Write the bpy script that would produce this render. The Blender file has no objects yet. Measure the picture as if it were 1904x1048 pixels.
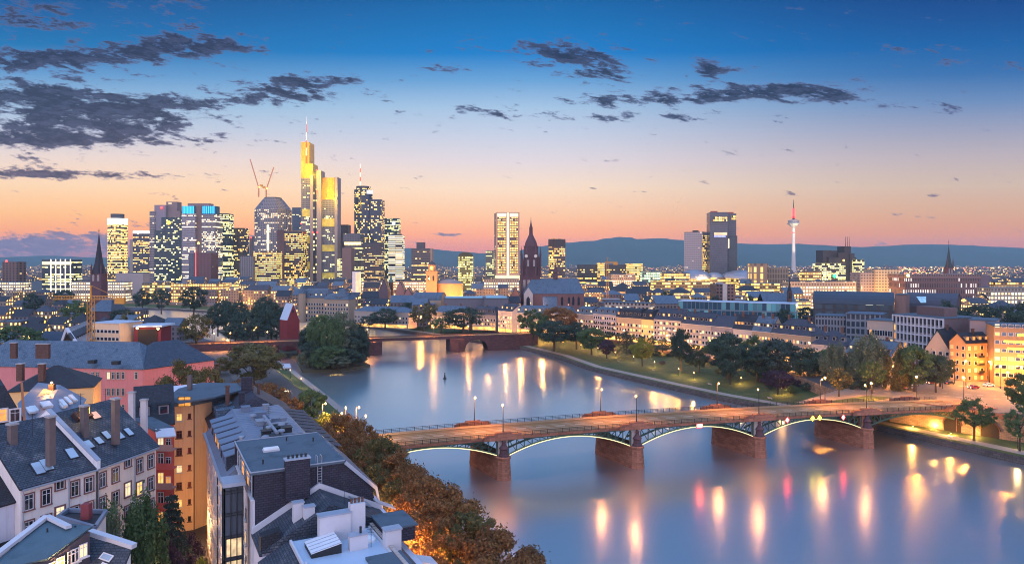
import bpy, math, random
import numpy as np
from mathutils import Vector
random.seed(7); rng = np.random.default_rng(7)
PI = math.pi; R = math.radians
SC = bpy.context.scene; COL = SC.collection
def lin(r, g, b):
    f = lambda c: (c/255/12.92) if c <= 10 else ((c/255+.055)/1.055)**2.4
    return (f(r), f(g), f(b))
# ------------------------------------------------------------------ camera: 60 m above the river, looking level along +Y
F, HZ, CX, H = 1300., 484., 952., 60.
cam = bpy.data.objects.new('camera', bpy.data.cameras.new('camera')); COL.objects.link(cam)
cam.location = (0, 0, H); cam.rotation_euler = (PI/2, 0, 0)
cam.data.sensor_width = 36; cam.data.lens = 36*F/1904; cam.data.shift_y = -40/1904
cam.data.clip_start = 1; cam.data.clip_end = 60000
SC.camera = cam
SC.view_settings.view_transform = 'Standard'; SC.view_settings.look = 'None'
SC.view_settings.exposure = 0; SC.view_settings.gamma = 1
SC.cycles.use_denoising = True
try: SC.cycles.denoiser = 'OPENIMAGEDENOISE'
except Exception: pass
SC.cycles.max_bounces = 4; SC.cycles.diffuse_bounces = 2; SC.cycles.glossy_bounces = 3; SC.cycles.transmission_bounces = 2
SC.cycles.volume_bounces = 0; SC.cycles.caustics_reflective = False; SC.cycles.caustics_refractive = False
SC.cycles.sample_clamp_indirect = 4; SC.cycles.use_light_tree = True; SC.cycles.pixel_filter_type = 'BLACKMAN_HARRIS'; SC.cycles.filter_width = 1.05
# ------------------------------------------------------------------ dusk sky
W = bpy.data.worlds.new('World'); SC.world = W; W.use_nodes = True
class NT:
    def __init__(s, nt): s.nt = nt; s.n = nt.nodes; s.l = nt.links
    def put(s, sock, v):
        if hasattr(v, 'is_linked') or isinstance(v, bpy.types.NodeSocket): s.l.new(v, sock)
        elif v is not None:
            if isinstance(v, (tuple, list)) and len(v) == 3 and sock.type == 'RGBA': v = (*v, 1)
            sock.default_value = v
    def m(s, op, a, b=None, c=None, clamp=False):
        k = s.n.new('ShaderNodeMath'); k.operation = op; k.use_clamp = clamp
        s.put(k.inputs[0], a); s.put(k.inputs[1], b); s.put(k.inputs[2], c); return k.outputs[0]
    def sm(s, x, a, b):
        k = s.n.new('ShaderNodeMapRange'); k.interpolation_type = 'SMOOTHSTEP'
        s.put(k.inputs[0], x); k.inputs[1].default_value = a; k.inputs[2].default_value = b; return k.outputs[0]
    def mix(s, f, a, b, mode='MIX'):
        k = s.n.new('ShaderNodeMix'); k.data_type = 'RGBA'; k.blend_type = mode
        s.put(k.inputs[0], f); s.put(k.inputs[6], a); s.put(k.inputs[7], b); return k.outputs[2]
    def ramp(s, f, stops):
        k = s.n.new('ShaderNodeValToRGB'); s.put(k.inputs[0], f); e = k.color_ramp.elements
        while len(e) < len(stops): e.new(.5)
        for q, (p, c) in zip(e, stops): q.position = p; q.color = (*c, 1)
        return k.outputs[0]
    def xyz(s, x, y, z):
        k = s.n.new('ShaderNodeCombineXYZ'); s.put(k.inputs[0], x); s.put(k.inputs[1], y); s.put(k.inputs[2], z); return k.outputs[0]
    def sep(s, v):
        k = s.n.new('ShaderNodeSeparateXYZ'); s.l.new(v, k.inputs[0]); return k.outputs
    def noise(s, v, scale, det=3, rough=.5, dist=0):
        k = s.n.new('ShaderNodeTexNoise'); s.put(k.inputs['Vector'], v); k.inputs['Scale'].default_value = scale
        k.inputs['Detail'].default_value = det; k.inputs['Roughness'].default_value = rough; k.inputs['Distortion'].default_value = dist
        return k.outputs['Fac']
    def white(s, v):
        k = s.n.new('ShaderNodeTexWhiteNoise'); k.noise_dimensions = '3D'; s.l.new(v, k.inputs['Vector']); return k.outputs
w = NT(W.node_tree); bg = w.n['Background']
dv = w.n.new('ShaderNodeTexCoord').outputs['Generated']
dx, dy, dz = w.sep(dv)
tz = w.m('DIVIDE', dz, w.m('SQRT', w.m('SUBTRACT', 1, w.m('MULTIPLY', w.m('MULTIPLY', dx, dx), .8))))
rf = w.m('DIVIDE', tz, .6, clamp=True)
rows = [484, 462, 440, 400, 350, 300, 250, 200, 150, 100, 50, 0]
Lc = [(150,125,150),(176,132,146),(240,158,118),(252,192,134),(250,214,176),(233,214,206),(192,202,220),(150,188,219),(98,154,205),(20,118,180),(2,102,166),(0,84,146)]
Cc = [(196,140,148),(222,148,140),(245,166,134),(249,198,160),(247,220,196),(224,214,220),(196,206,226),(164,195,226),(104,162,214),(26,128,202),(0,116,186),(0,102,168)]
Rc = [(176,130,138),(200,138,134),(212,150,128),(214,168,140),(208,184,168),(188,176,182),(154,160,186),(106,140,186),(54,112,174),(4,98,166),(0,82,150),(0,66,132)]
HD, HTOP, HFAR, HSC = 5.5e-5, 345., 9500., (.16,.28,.46)   # the air (built at the end): density, top, far end, its own glow
def clear(c, y):
    e = math.atan(max(1,484-y)/1300); T_ = math.exp(-HD*min(HFAR, (HTOP-60)/math.sin(e)))
    return tuple(max(.0, (a-(1-T_)*b)/T_) for a, b in zip(c, HSC))
def stops(cs):
    st = [(math.sin(math.atan((484-y)/1300))/.6, clear(lin(*c), y)) for y, c in zip(rows, cs)]
    return st + [(.72, lin(20,104,166)), (.84, lin(64,118,170)), (1., lin(96,132,176))]
cl = w.mix(w.sm(dx, -.56, .02), w.ramp(rf, stops(Lc)), w.ramp(rf, stops(Cc)))
sky = w.mix(w.sm(dx, .0, .58), cl, w.ramp(rf, stops(Rc)))
# clouds: noise thinned by soft patches, given in directions (tangent of azimuth, tangent of elevation)
yy = w.m('MAXIMUM', dy, .05)
cu = w.m('DIVIDE', dx, yy); cv = w.m('DIVIDE', dz, yy)
patches = [(30,30,150,34,.9),(90,112,190,24,1.25),(60,175,150,24,1.2),(170,222,190,34,1.3),(110,258,150,18,1.1),(330,85,130,22,1.1),(290,195,150,18,.85),(90,325,230,9,1.2),(30,300,110,16,.6),
  (520,170,100,24,1.1),(600,148,90,12,.9),(440,92,70,14,.35),(1060,100,95,28,1.1),(1120,135,70,16,.9),(830,132,70,14,.45),(1130,186,120,14,.85),(1315,130,40,18,.9),(1290,180,80,16,.8),(1400,172,80,18,.85),(1490,165,60,14,.8),(1560,172,60,16,.8),(900,210,140,14,.55),(1200,218,160,10,.7),(1690,95,80,10,.6),(1800,120,90,12,.5),(1390,128,60,10,.6),(1180,30,60,10,.4),(1620,190,140,10,.5),
  (330,28,60,40,.5),(380,262,110,12,.45),(700,180,40,14,.4),(850,90,120,20,.25),(70,455,260,24,1.3),(840,436,60,4,.75),(1700,200,160,14,.25)]
tot = None
for (px, py, sx, sy, a) in patches:
    u0, v0, su, sv = (px-CX)/F, (HZ-py)/F, sx/F, sy/F
    q = w.m('ADD', w.m('POWER', w.m('ABSOLUTE', w.m('DIVIDE', w.m('SUBTRACT', cu, u0), su)), 2), w.m('POWER', w.m('ABSOLUTE', w.m('DIVIDE', w.m('SUBTRACT', cv, v0), sv)), 2))
    g = w.m('MULTIPLY', w.m('EXPONENT', w.m('MULTIPLY', q, -.9)), a)
    tot = g if tot is None else w.m('ADD', tot, g)
pv = w.xyz(w.m('ADD', w.m('MULTIPLY', cu, 19), w.m('MULTIPLY', cv, 24)), w.m('MULTIPLY', cv, 56), 0)
n1 = w.noise(pv, 1.2, 8, .6, .35)
n2 = w.noise(pv, 4.2, 5, .65, .2)
sh_ = w.n.new('ShaderNodeVectorMath'); sh_.operation = 'ADD'; w.l.new(pv, sh_.inputs[0]); sh_.inputs[1].default_value = (.05, -.32, 0)
n1s = w.noise(sh_.outputs[0], 1.2, 6, .6, .35); under = w.sm(w.m('SUBTRACT', n1, n1s), .0, .09)
nn = w.m('ADD', w.m('MULTIPLY', w.m('ADD', w.m('MULTIPLY', n1, .68), w.m('MULTIPLY', n2, .32)), 1.6), -.30)
dens = w.m('ADD', w.m('SUBTRACT', nn, .052), w.m('MULTIPLY', w.m('MINIMUM', tot, 1.25), .315))
front = w.sm(dy, .1, .3)
thin = w.m('MULTIPLY', w.sm(dens, .59, .74), front)
thick = w.m('MULTIPLY', w.sm(dens, .64, .80), front)
bank = w.m('MULTIPLY', w.sm(cv, .075, .02), .25)
ccol = w.mix(w.sm(cv, .02, .15), lin(100,88,116), lin(12,34,64))
sky = w.mix(w.m('MULTIPLY', thin, .62), sky, w.mix(w.sm(cv, .05, .2), lin(176,140,150), lin(104,112,158)))
ccol = w.mix(w.m('ADD', w.m('MULTIPLY', w.sm(n2, .46, .68), .2), w.m('MULTIPLY', under, .22)), ccol, w.mix(w.sm(cv, .05, .22), lin(168,136,146), lin(96,108,150)))
sky = w.mix(w.m('MULTIPLY', thick, .92), sky, ccol)
# the sky behind the camera: lavender eastern twilight, raised out of view as added fill light for the facades
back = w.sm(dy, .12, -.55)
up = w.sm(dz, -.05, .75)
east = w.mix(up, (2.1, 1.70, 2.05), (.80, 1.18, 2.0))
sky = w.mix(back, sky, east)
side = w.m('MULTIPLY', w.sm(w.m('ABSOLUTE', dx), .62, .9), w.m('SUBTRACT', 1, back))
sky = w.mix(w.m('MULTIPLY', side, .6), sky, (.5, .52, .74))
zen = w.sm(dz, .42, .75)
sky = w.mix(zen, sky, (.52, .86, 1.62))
nish = w.n.new('ShaderNodeTexSky'); nish.sky_type = 'NISHITA'; nish.sun_disc = False
nish.sun_elevation = R(1); nish.sun_rotation = R(-25)
sky = w.mix(.003, sky, nish.outputs[0], 'ADD')
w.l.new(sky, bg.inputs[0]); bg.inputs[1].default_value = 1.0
# the last faint, very soft light of the bright evening sky (sun itself is down)
sun = bpy.data.objects.new('sun', bpy.data.lights.new('sun', 'SUN')); COL.objects.link(sun)
sun.data.energy = .5; sun.data.angle = R(60); sun.data.color = (1, .82, .78)
sun.rotation_euler = (R(58), 0, R(-35))
# ================================================================== helpers
ORG = {}
def P(px, py, z):
    Y = F*(H-z)/(py-HZ); return Vector(((px-CX)/F*Y, Y, z))
def Q(px, py, Y): return Vector(((px-CX)/F*Y, Y, H-(py-HZ)/F*Y))
def X_(px, Y): return (px-CX)/F*Y
def Z_(py, Y): return H-(py-HZ)/F*Y
def V2(a): return Vector((a[0], a[1], 0))
def link(o, parent=None, loc=(0,0,0)):
    COL.objects.link(o); o.location = loc
    if parent is not None: o.parent = parent; ORG[o.name] = ORG.get(parent.name, Vector((0,0,0))) + Vector(loc)
    else: ORG[o.name] = Vector(loc)
    return o
def tag(o, label, cat, group=None, kind=None):
    if label: o['label'] = label
    if cat: o['category'] = cat
    if group: o['group'] = group
    if kind: o['kind'] = kind
    return o
def T(name, label, cat, loc, group=None, rz=0):
    o = bpy.data.objects.new(name, None); o.empty_display_size = .5
    link(o, None, loc); o.rotation_euler = (0,0,rz); return tag(o, label, cat, group)
class MB:
    def __init__(s): s.v = []; s.f = []; s.uv = []; s.mi = []; s.cur = 0
    def face(s, pts, uv=None):
        i = len(s.v); s.v += [tuple(p) for p in pts]; s.f.append(list(range(i, i+len(pts))))
        s.uv += (uv if uv else [(0,0)]*len(pts)); s.mi.append(s.cur)
    def prism(s, poly, z0, z1, top=True, bottom=False, u0=0, zt=None):
        n = len(poly); u = u0
        a = sum(poly[i][0]*poly[(i+1)%n][1]-poly[(i+1)%n][0]*poly[i][1] for i in range(n))
        if a < 0: poly = poly[::-1]
        z1s = zt if zt else [z1]*n
        if a < 0 and zt: z1s = z1s[::-1]
        for i in range(n):
            p, q = poly[i], poly[(i+1)%n]; L = math.hypot(q[0]-p[0], q[1]-p[1]); za, zb = z1s[i], z1s[(i+1)%n]
            s.face([(p[0],p[1],z0),(q[0],q[1],z0),(q[0],q[1],zb),(p[0],p[1],za)], [(u,0),(u+L,0),(u+L,zb-z0),(u,za-z0)]); u += L
        if top: s.face([(p[0],p[1],z) for p, z in zip(poly, z1s)], [(p[0],p[1]) for p in poly])
        if bottom: s.face([(p[0],p[1],z0) for p in poly][::-1])
        return s
    def box(s, c, size, rz=0, ax=None):
        hx, hy, hz = size[0]/2, size[1]/2, size[2]/2; ca, sa = math.cos(rz), math.sin(rz)
        pts = [(c[0]+x*ca-y*sa, c[1]+x*sa+y*ca) for x, y in ((-hx,-hy),(hx,-hy),(hx,hy),(-hx,hy))]
        return s.prism(pts, c[2]-hz, c[2]+hz, True, True)
    def bar(s, p, q, wd, ht=None, up=(0,0,1)):
        p, q = Vector(p), Vector(q); ht = ht or wd; d = (q-p).normalized(); u = Vector(up)
        if abs(d.dot(u)) > .95: u = Vector((1,0,0))
        a = d.cross(u).normalized(); b = a.cross(d)
        c = [p+a*x*wd/2+b*y*ht/2 for x, y in ((-1,-1),(1,-1),(1,1),(-1,1))]; e = [k+(q-p) for k in c]
        for i in range(4): j = (i+1)%4; s.face([c[i],c[j],e[j],e[i]])
        s.face(c[::-1]); s.face(e); return s
    def tube(s, p, q, r0, r1=None, n=8, cap=True):
        p, q = Vector(p), Vector(q); r1 = r0 if r1 is None else r1; d = (q-p).normalized()
        u = Vector((0,0,1)) if abs(d.z) < .95 else Vector((1,0,0)); a = d.cross(u).normalized(); b = a.cross(d)
        ring = lambda c, r: [c+(a*math.cos(2*PI*i/n)+b*math.sin(2*PI*i/n))*r for i in range(n)]
        A, B = ring(p, r0), ring(q, r1)
        for i in range(n): j = (i+1)%n; s.face([A[i],A[j],B[j],B[i]])
        if cap: s.face(A[::-1]); s.face(B)
        return s
    def lathe(s, c, prof, n=16, rot=0):
        for (r0,z0),(r1,z1) in zip(prof, prof[1:]):
            for i in range(n):
                a, b = rot+2*PI*i/n, rot+2*PI*(i+1)/n; g = lambda r,t,z: (c[0]+r*math.cos(t), c[1]+r*math.sin(t), c[2]+z)
                pts = [g(r0,a,z0),g(r0,b,z0),g(r1,b,z1),g(r1,a,z1)]; rr = max(r0,r1)
                uv = [(rr*a,z0),(rr*b,z0),(rr*b,z1),(rr*a,z1)]
                if r1 < 1e-4: pts = pts[:3]; uv = uv[:3]
                elif r0 < 1e-4: pts = pts[1:]; uv = uv[1:]
                s.face(pts, uv)
        return s
    def slab(s, pts, th):
        p = [Vector(k) for k in pts]; n = (p[1]-p[0]).cross(p[2]-p[0]).normalized()
        if n.z < 0: p = p[::-1]; n = -n
        b = [k-n*th for k in p]; L = (p[1]-p[0]).length; e1 = (p[1]-p[0]).normalized(); e2 = n.cross(e1)
        s.face(p, [((k-p[0]).dot(e1), (k-p[0]).dot(e2)) for k in p]); s.face(b[::-1]); m = len(p)
        for i in range(m): j = (i+1)%m; s.face([b[i],b[j],p[j],p[i]])
        return s
    def build(s, name, mats, parent=None, loc=None, smooth=False):
        me = bpy.data.meshes.new(name)
        off = ORG[parent.name] if parent is not None else Vector(loc or (0,0,0))
        me.from_pydata([(a-off[0], b-off[1], c-off[2]) for a, b, c in s.v], [], s.f)
        if not isinstance(mats, (list, tuple)): mats = [mats]
        for m in mats: me.materials.append(m)
        if len(mats) > 1: me.polygons.foreach_set('material_index', s.mi)
        uvl = me.uv_layers.new(name='UVMap'); uvl.data.foreach_set('uv', [c for t in s.uv for c in t])
        if smooth: me.polygons.foreach_set('use_smooth', [True]*len(me.polygons))
        me.update()
        return link(bpy.data.objects.new(name, me), parent, (0,0,0) if parent is not None else off)
def structure(o): o['kind'] = 'structure'; return o
def stuff(o): o['kind'] = 'stuff'; return o
LN = [0]; LK = 2.6
def light(pos, col, energy, rad=.25, parent=None, spot=None):
    LN[0] += 1
    L = bpy.data.lights.new('lamp_light', 'SPOT' if spot else 'POINT'); L.color = col; L.energy = energy*LK; L.shadow_soft_size = rad
    o = bpy.data.objects.new('lamp_light', L); off = ORG[parent.name] if parent is not None else Vector((0,0,0))
    COL.objects.link(o); o.location = Vector(pos)-off
    if parent is not None: o.parent = parent
    if spot:
        d = (Vector(spot[0])-Vector(pos)).normalized(); o.rotation_euler = d.to_track_quat('-Z', 'Y').to_euler(); L.spot_size = R(spot[1]); L.spot_blend = .6
    return o
# ================================================================== materials
MC = {}
def mat(name, col, rough=.7, var=.25, scale=.6, bump=0, brick=None, metal=0, spec=.3, streak=False, moss=None):
    if name in MC: return MC[name]
    m = bpy.data.materials.new(name); m.use_nodes = True; t = NT(m.node_tree); b = t.n['Principled BSDF']
    ob = t.n.new('ShaderNodeTexCoord').outputs['Object']
    n = t.noise(ob, scale, 5, .6)
    c = t.mix(n, tuple(k*(1-var) for k in col), tuple(min(1,k*(1+var)) for k in col))
    if streak:
        x, y, z = t.sep(ob); n2 = t.noise(t.xyz(t.m('MULTIPLY', x, 2.5), t.m('MULTIPLY', y, 2.5), t.m('MULTIPLY', z, .18)), 1., 4, .6)
        c = t.mix(t.m('MULTIPLY', t.sm(n2, .5, .75), .4), c, tuple(k*.55 for k in col))
    if moss:
        n3 = t.noise(ob, .35, 6, .7); c = t.mix(t.sm(n3, .5, .68), c, moss)
    h = None
    if brick:
        uv = t.n.new('ShaderNodeTexCoord').outputs['UV']; k = t.n.new('ShaderNodeTexBrick'); t.l.new(uv, k.inputs['Vector'])
        k.inputs['Scale'].default_value = 1; k.inputs['Brick Width'].default_value = brick[0]; k.inputs['Row Height'].default_value = brick[1]
        k.inputs['Mortar Size'].default_value = brick[2]; k.inputs['Color1'].default_value = (1,1,1,1); k.inputs['Color2'].default_value = (.62,.62,.62,1); k.inputs['Mortar'].default_value = (.35,.35,.35,1)
        c = t.mix(1., c, k.outputs['Color'], 'MULTIPLY'); h = k.outputs['Fac']
    t.l.new(c, b.inputs['Base Color']); b.inputs['Roughness'].default_value = rough; b.inputs['Metallic'].default_value = metal
    b.inputs['Specular IOR Level'].default_value = spec
    if bump:
        k = t.n.new('ShaderNodeBump'); k.inputs['Strength'].default_value = bump; k.inputs['Distance'].default_value = .15
        t.l.new(t.noise(ob, scale*7, 3), k.inputs['Height']); t.l.new(k.outputs[0], b.inputs['Normal'])
    MC[name] = m; return m
def glow(name, col, s, var=0, scale=2):
    if name in MC: return MC[name]
    m = bpy.data.materials.new(name); m.use_nodes = True; t = NT(m.node_tree); b = t.n['Principled BSDF']
    b.inputs['Base Color'].default_value = (*[k*.5 for k in col], 1); b.inputs['Emission Strength'].default_value = s
    if var:
        ob = t.n.new('ShaderNodeTexCoord').outputs['Object']; n = t.noise(ob, scale, 3)
        t.l.new(t.mix(t.sm(n, .3, .7), tuple(k*(1-var) for k in col), col), b.inputs['Emission Color'])
    else: b.inputs['Emission Color'].default_value = (*col, 1)
    if name.startswith(('pane', 'bulb', 'far', 'sky', 'stair', 'shop', 'lit_')): m.cycles.emission_sampling = 'NONE'
    MC[name] = m; return m
def glass(name, col, rough=.08):
    if name in MC: return MC[name]
    m = bpy.data.materials.new(name); m.use_nodes = True; b = m.node_tree.nodes['Principled BSDF']
    b.inputs['Base Color'].default_value = (*col, 1); b.inputs['Roughness'].default_value = rough; b.inputs['Specular IOR Level'].default_value = .9; b.inputs['IOR'].default_value = 1.7
    MC[name] = m; return m
def facade(name, wall, gl, cw=3, ch=3.5, fw=.8, fh=.6, lit=.4, lc=((1,.66,.22),(1,.82,.48)), st=1.6, row=.6, rough=.35, run=5):
    """a far tower's window grid: each cell a pane, some rooms lit. Lit rooms come in runs along a floor."""
    if name in MC: return MC[name]
    m = bpy.data.materials.new(name); m.use_nodes = True; t = NT(m.node_tree); b = t.n['Principled BSDF']
    seed = sum(map(ord, name))*.37
    u, v, _ = t.sep(t.n.new('ShaderNodeTexCoord').outputs['UV'])
    U, Vv = t.m('DIVIDE', u, cw), t.m('DIVIDE', v, ch); iu, iv = t.m('FLOOR', U), t.m('FLOOR', Vv); fu, fv = t.m('FRACT', U), t.m('FRACT', Vv)
    inw = t.m('MULTIPLY', t.m('LESS_THAN', t.m('ABSOLUTE', t.m('SUBTRACT', fu, .5)), fw/2), t.m('LESS_THAN', t.m('ABSOLUTE', t.m('SUBTRACT', fv, .5)), fh/2))
    w1 = t.white(t.xyz(iu, iv, seed)); r1 = w1['Value']
    k = t.n.new('ShaderNodeTexNoise'); k.inputs['Scale'].default_value = 1; k.inputs['Detail'].default_value = 1
    t.l.new(t.xyz(t.m('DIVIDE', iu, run), t.m('MULTIPLY', iv, 1.7), seed), k.inputs['Vector'])
    rr = t.white(t.xyz(seed, iv, 3.3))['Value']
    sc = t.m('ADD', t.m('MULTIPLY', t.sm(k.outputs['Fac'], .25, .75), 1-row), t.m('MULTIPLY', rr, row))
    sc = t.m('ADD', t.m('MULTIPLY', sc, .75), t.m('MULTIPLY', r1, .25))
    on = t.m('GREATER_THAN', sc, 1-lit if lit > .5 else 1-lit*1.0)
    on = t.m('MULTIPLY', on, t.m('GREATER_THAN', t.white(t.xyz(iv, iu, seed+9))['Value'], .07))
    e = t.m('MULTIPLY', t.m('MULTIPLY', on, inw), t.m('ADD', .35, t.m('MULTIPLY', t.white(t.xyz(iu, iv, seed+5))['Value'], .9)))
    t.l.new(t.mix(inw, tuple(k*.62 for k in wall), t.mix(r1, tuple(k*.42 for k in gl), tuple(k*.7 for k in gl))), b.inputs['Base Color'])
    t.l.new(t.mix(t.white(t.xyz(iu, iv, seed+7))['Value'], lc[0], lc[1]), b.inputs['Emission Color'])
    t.l.new(t.m('MULTIPLY', e, st*1.75), b.inputs['Emission Strength'])
    t.l.new(t.m('SUBTRACT', .75, t.m('MULTIPLY', inw, .75-rough*.5)), b.inputs['Roughness']); m.cycles.emission_sampling = 'NONE'
    MC[name] = m; return m
plaster = mat('plaster_cream', (.66,.60,.55), .85, .08, .5, streak=True)
plaster_white = mat('plaster_white', (.74,.72,.74), .8, .06, .5, streak=True)
plaster_pink = mat('plaster_pink', (.62,.215,.20), .85, .1, .4, streak=True)
plaster_orange = mat('plaster_orange', (.80,.52,.31), .85, .08, .4, streak=True)
plaster_yellow = mat('plaster_yellow', (.66,.52,.20), .85, .08, .4)
plaster_red = mat('plaster_red', (.50,.09,.07), .8, .1, .6)
sandstone = mat('red_sandstone', (.40,.165,.10), .9, .35, .5, .6, brick=(1.6,.6,.02))
darkstone = mat('dark_sandstone', (.105,.055,.06), .9, .3, .3, .4)
lightstone = mat('light_sandstone', (.42,.36,.33), .9, .2, .4, .3)
slate = mat('roof_slate', (.058,.074,.102), .6, .45, .9, .6, brick=(.55,.32,.05), moss=(.15,.165,.19))
slate_blue = mat('roof_slate_blue', (.115,.17,.235), .6, .35, .35, .3, brick=(.8,.4,.05), moss=(.06,.09,.135))
slate_dark = mat('roof_dark_tiles', (.03,.032,.042), .6, .35, .6, .3, brick=(.45,.3,.03))
metal_roof = mat('roof_sheet_metal', (.16,.20,.27), .45, .2, .3, .1, metal=.2)
felt = mat('roof_felt', (.075,.105,.135), .8, .2, .5, .3, moss=(.05,.075,.095))
blue_metal = mat('roof_pale_metal', (.40,.50,.62), .4, .12, .4, metal=.1)
shingle = mat('wall_slate_shingles', (.040,.038,.060), .65, .2, .5, .3, brick=(.6,.3,.04))
white_trim = mat('white_paint', (.50,.50,.54), .6, .08, 1)
zinc = mat('zinc_flashing', (.32,.36,.43), .45, .15, 1, metal=.3)
dark_metal = mat('dark_iron', (.02,.022,.025), .5, .2, 2)
green_steel = mat('green_painted_steel', (.045,.085,.06), .5, .2, 1)
brick_brown = mat('brick_brown', (.16,.085,.065), .9, .25, .8, .2, brick=(.5,.2,.03))
concrete = mat('concrete', (.33,.31,.31), .85, .2, .3, .2)
asphalt = mat('asphalt', (.10,.09,.085), .85, .25, .3, .2)
paving = mat('paving', (.26,.22,.20), .85, .2, .4)
lawn = mat('grass', (.045,.068,.020), .95, .55, .22, .6, moss=(.085,.085,.035))
bark = mat('bark', (.06,.045,.032), .9, .3, 2, .4)
frame_white = mat('window_frame_white', (.60,.59,.60), .5, .05, 2)
frame_brown = mat('window_surround_brown', (.20,.085,.07), .7, .1, 2)
frame_dark = mat('window_frame_dark', (.03,.03,.035), .5, .1, 2)
pane_dark = glass('pane_dark', (.012,.016,.026))
pane_sky = glass('pane_sky', (.03,.045,.07), .05)
pane_lit = [glow('pane_lit_yellow', (1,.62,.16), 1.5, .45, 1.2), glow('pane_lit_orange', (1,.42,.08), 1.2, .5, 1.2), glow('pane_lit_cream', (1,.78,.42), 1.3, .4, 1.2)]
skylight_pane = glass('skylight_pane', (.30,.40,.50), .15)
bulb_warm = glow('bulb_warm', (1,.56,.18), 11)
bulb_far = glow('bulb_far', (1,.60,.22), 6); red_lamp = glow('red_warning_lamp', (1,.04,.03), 7); amber_lamp = glow('amber_lamp', (1,.5,.05), 12)
SODIUM = (1,.42,.10); WARM = (1,.62,.30); PALE = (1,.80,.55)
# ================================================================== ground, river, banks
def offs(poly, ds, side):
    out = []
    for i, p in enumerate(poly):
        a = Vector(poly[max(0,i-1)]); b = Vector(poly[min(len(poly)-1,i+1)]); d = (b-a).normalized(); n = Vector((d.y,-d.x))*side
        out.append(Vector(p)+n*(ds[i] if isinstance(ds,(list,tuple)) else ds))
    return out
def strip(name, A, za, B, zb, m, kind='structure', mb=None):
    k = mb or MB(); f = lambda z, i: z[i] if isinstance(z,(list,tuple)) else z
    for i in range(len(A)-1):
        k.face([(*A[i],f(za,i)),(*B[i],f(zb,i)),(*B[i+1],f(zb,i+1)),(*A[i+1],f(za,i+1))], [tuple(A[i]),tuple(B[i]),tuple(B[i+1]),tuple(A[i+1])] if (A[i]-B[i]).length > .01 else [(i*30,0),(i*30,3),(i*30+30,3),(i*30+30,0)])
    if mb: return
    o = k.build(name, m); o['kind'] = kind; return o
NB = [(240,40),(150.5,205),(129,247),(116,264),(103,281),(89,299),(74,324),(43,379),(28.7,424),(3.7,475.6),(-20,503),(-60,545),(-135,629),(-260,740),(-400,835),(-700,960),(-1400,1080)]
ND = [22,21,8,14,30,44,52,56,56,50,30,26,24,24,24,24,24]
NZ = [9,9,9,9,9,8.6,7.6,7,7,7,7,7,7,7,7,7,7]
SB = [(78,14),(55,42),(18,100),(-3,141),(-24,172),(-38,190),(-57,255),(-82,305),(-120,378),(-150,430),(-230,520),(-330,620),(-480,720),(-750,830),(-1400,960)]
# water
wm = bpy.data.materials.new('river_water'); wm.use_nodes = True; t = NT(wm.node_tree); t.n.remove(t.n['Principled BSDF'])
ob = t.n.new('ShaderNodeTexCoord').outputs['Object']; x, y, z = t.sep(ob)
fl = t.m('ADD', t.m('MULTIPLY', x, .5), t.m('MULTIPLY', y, -.87)); fc = t.m('ADD', t.m('MULTIPLY', x, .87), t.m('MULTIPLY', y, .5))
n1 = t.noise(t.xyz(t.m('MULTIPLY', x, .55), t.m('MULTIPLY', y, 1.1), 0), 1.1, 4, .6)
n2 = t.noise(t.xyz(t.m('MULTIPLY', fl, .02), t.m('MULTIPLY', fc, .055), 0), 1., 3, .5, .6)
bp = t.n.new('ShaderNodeBump'); bp.inputs['Strength'].default_value = .075; bp.inputs['Distance'].default_value = .30; t.l.new(n1, bp.inputs['Height'])
def gloss(r, c):
    g = t.n.new('ShaderNodeBsdfAnisotropic'); g.distribution = 'MULTI_GGX'; g.inputs['Color'].default_value = (*c, 1); t.put(g.inputs['Roughness'], r); t.l.new(bp.outputs[0], g.inputs['Normal']); return g
g1 = gloss(.19, (1,.985,.97)); g2 = gloss(.29, (1,.985,.97)); g = t.n.new('ShaderNodeMixShader'); g.inputs[0].default_value = .45; t.l.new(g1.outputs[0], g.inputs[1]); t.l.new(g2.outputs[0], g.inputs[2])
d = t.n.new('ShaderNodeBsdfDiffuse'); t.l.new(t.mix(n2, (.085,.10,.12), (.16,.17,.185)), d.inputs['Color'])
fr = t.n.new('ShaderNodeFresnel'); fr.inputs['IOR'].default_value = 1.6; mx = t.n.new('ShaderNodeMixShader')
t.l.new(t.m('MINIMUM', t.m('ADD', .54, t.m('MULTIPLY', fr.outputs[0], .8)), .90), mx.inputs[0]); t.l.new(d.outputs[0], mx.inputs[1]); t.l.new(g.outputs[0], mx.inputs[2])
t.l.new(mx.outputs[0], t.n['Material Output'].inputs[0])
k = MB(); k.face([(-1700,-80,0),(420,-80,0),(420,1250,0),(-1700,1250,0)]); structure(k.build('river_water', wm))
ground_mat = mat('city_ground', (.075,.07,.068), .9, .5, .03, .2)
quay = mat('quay_stone', (.13,.11,.105), .9, .3, .4, .5, brick=(1.4,.5,.03))
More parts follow.
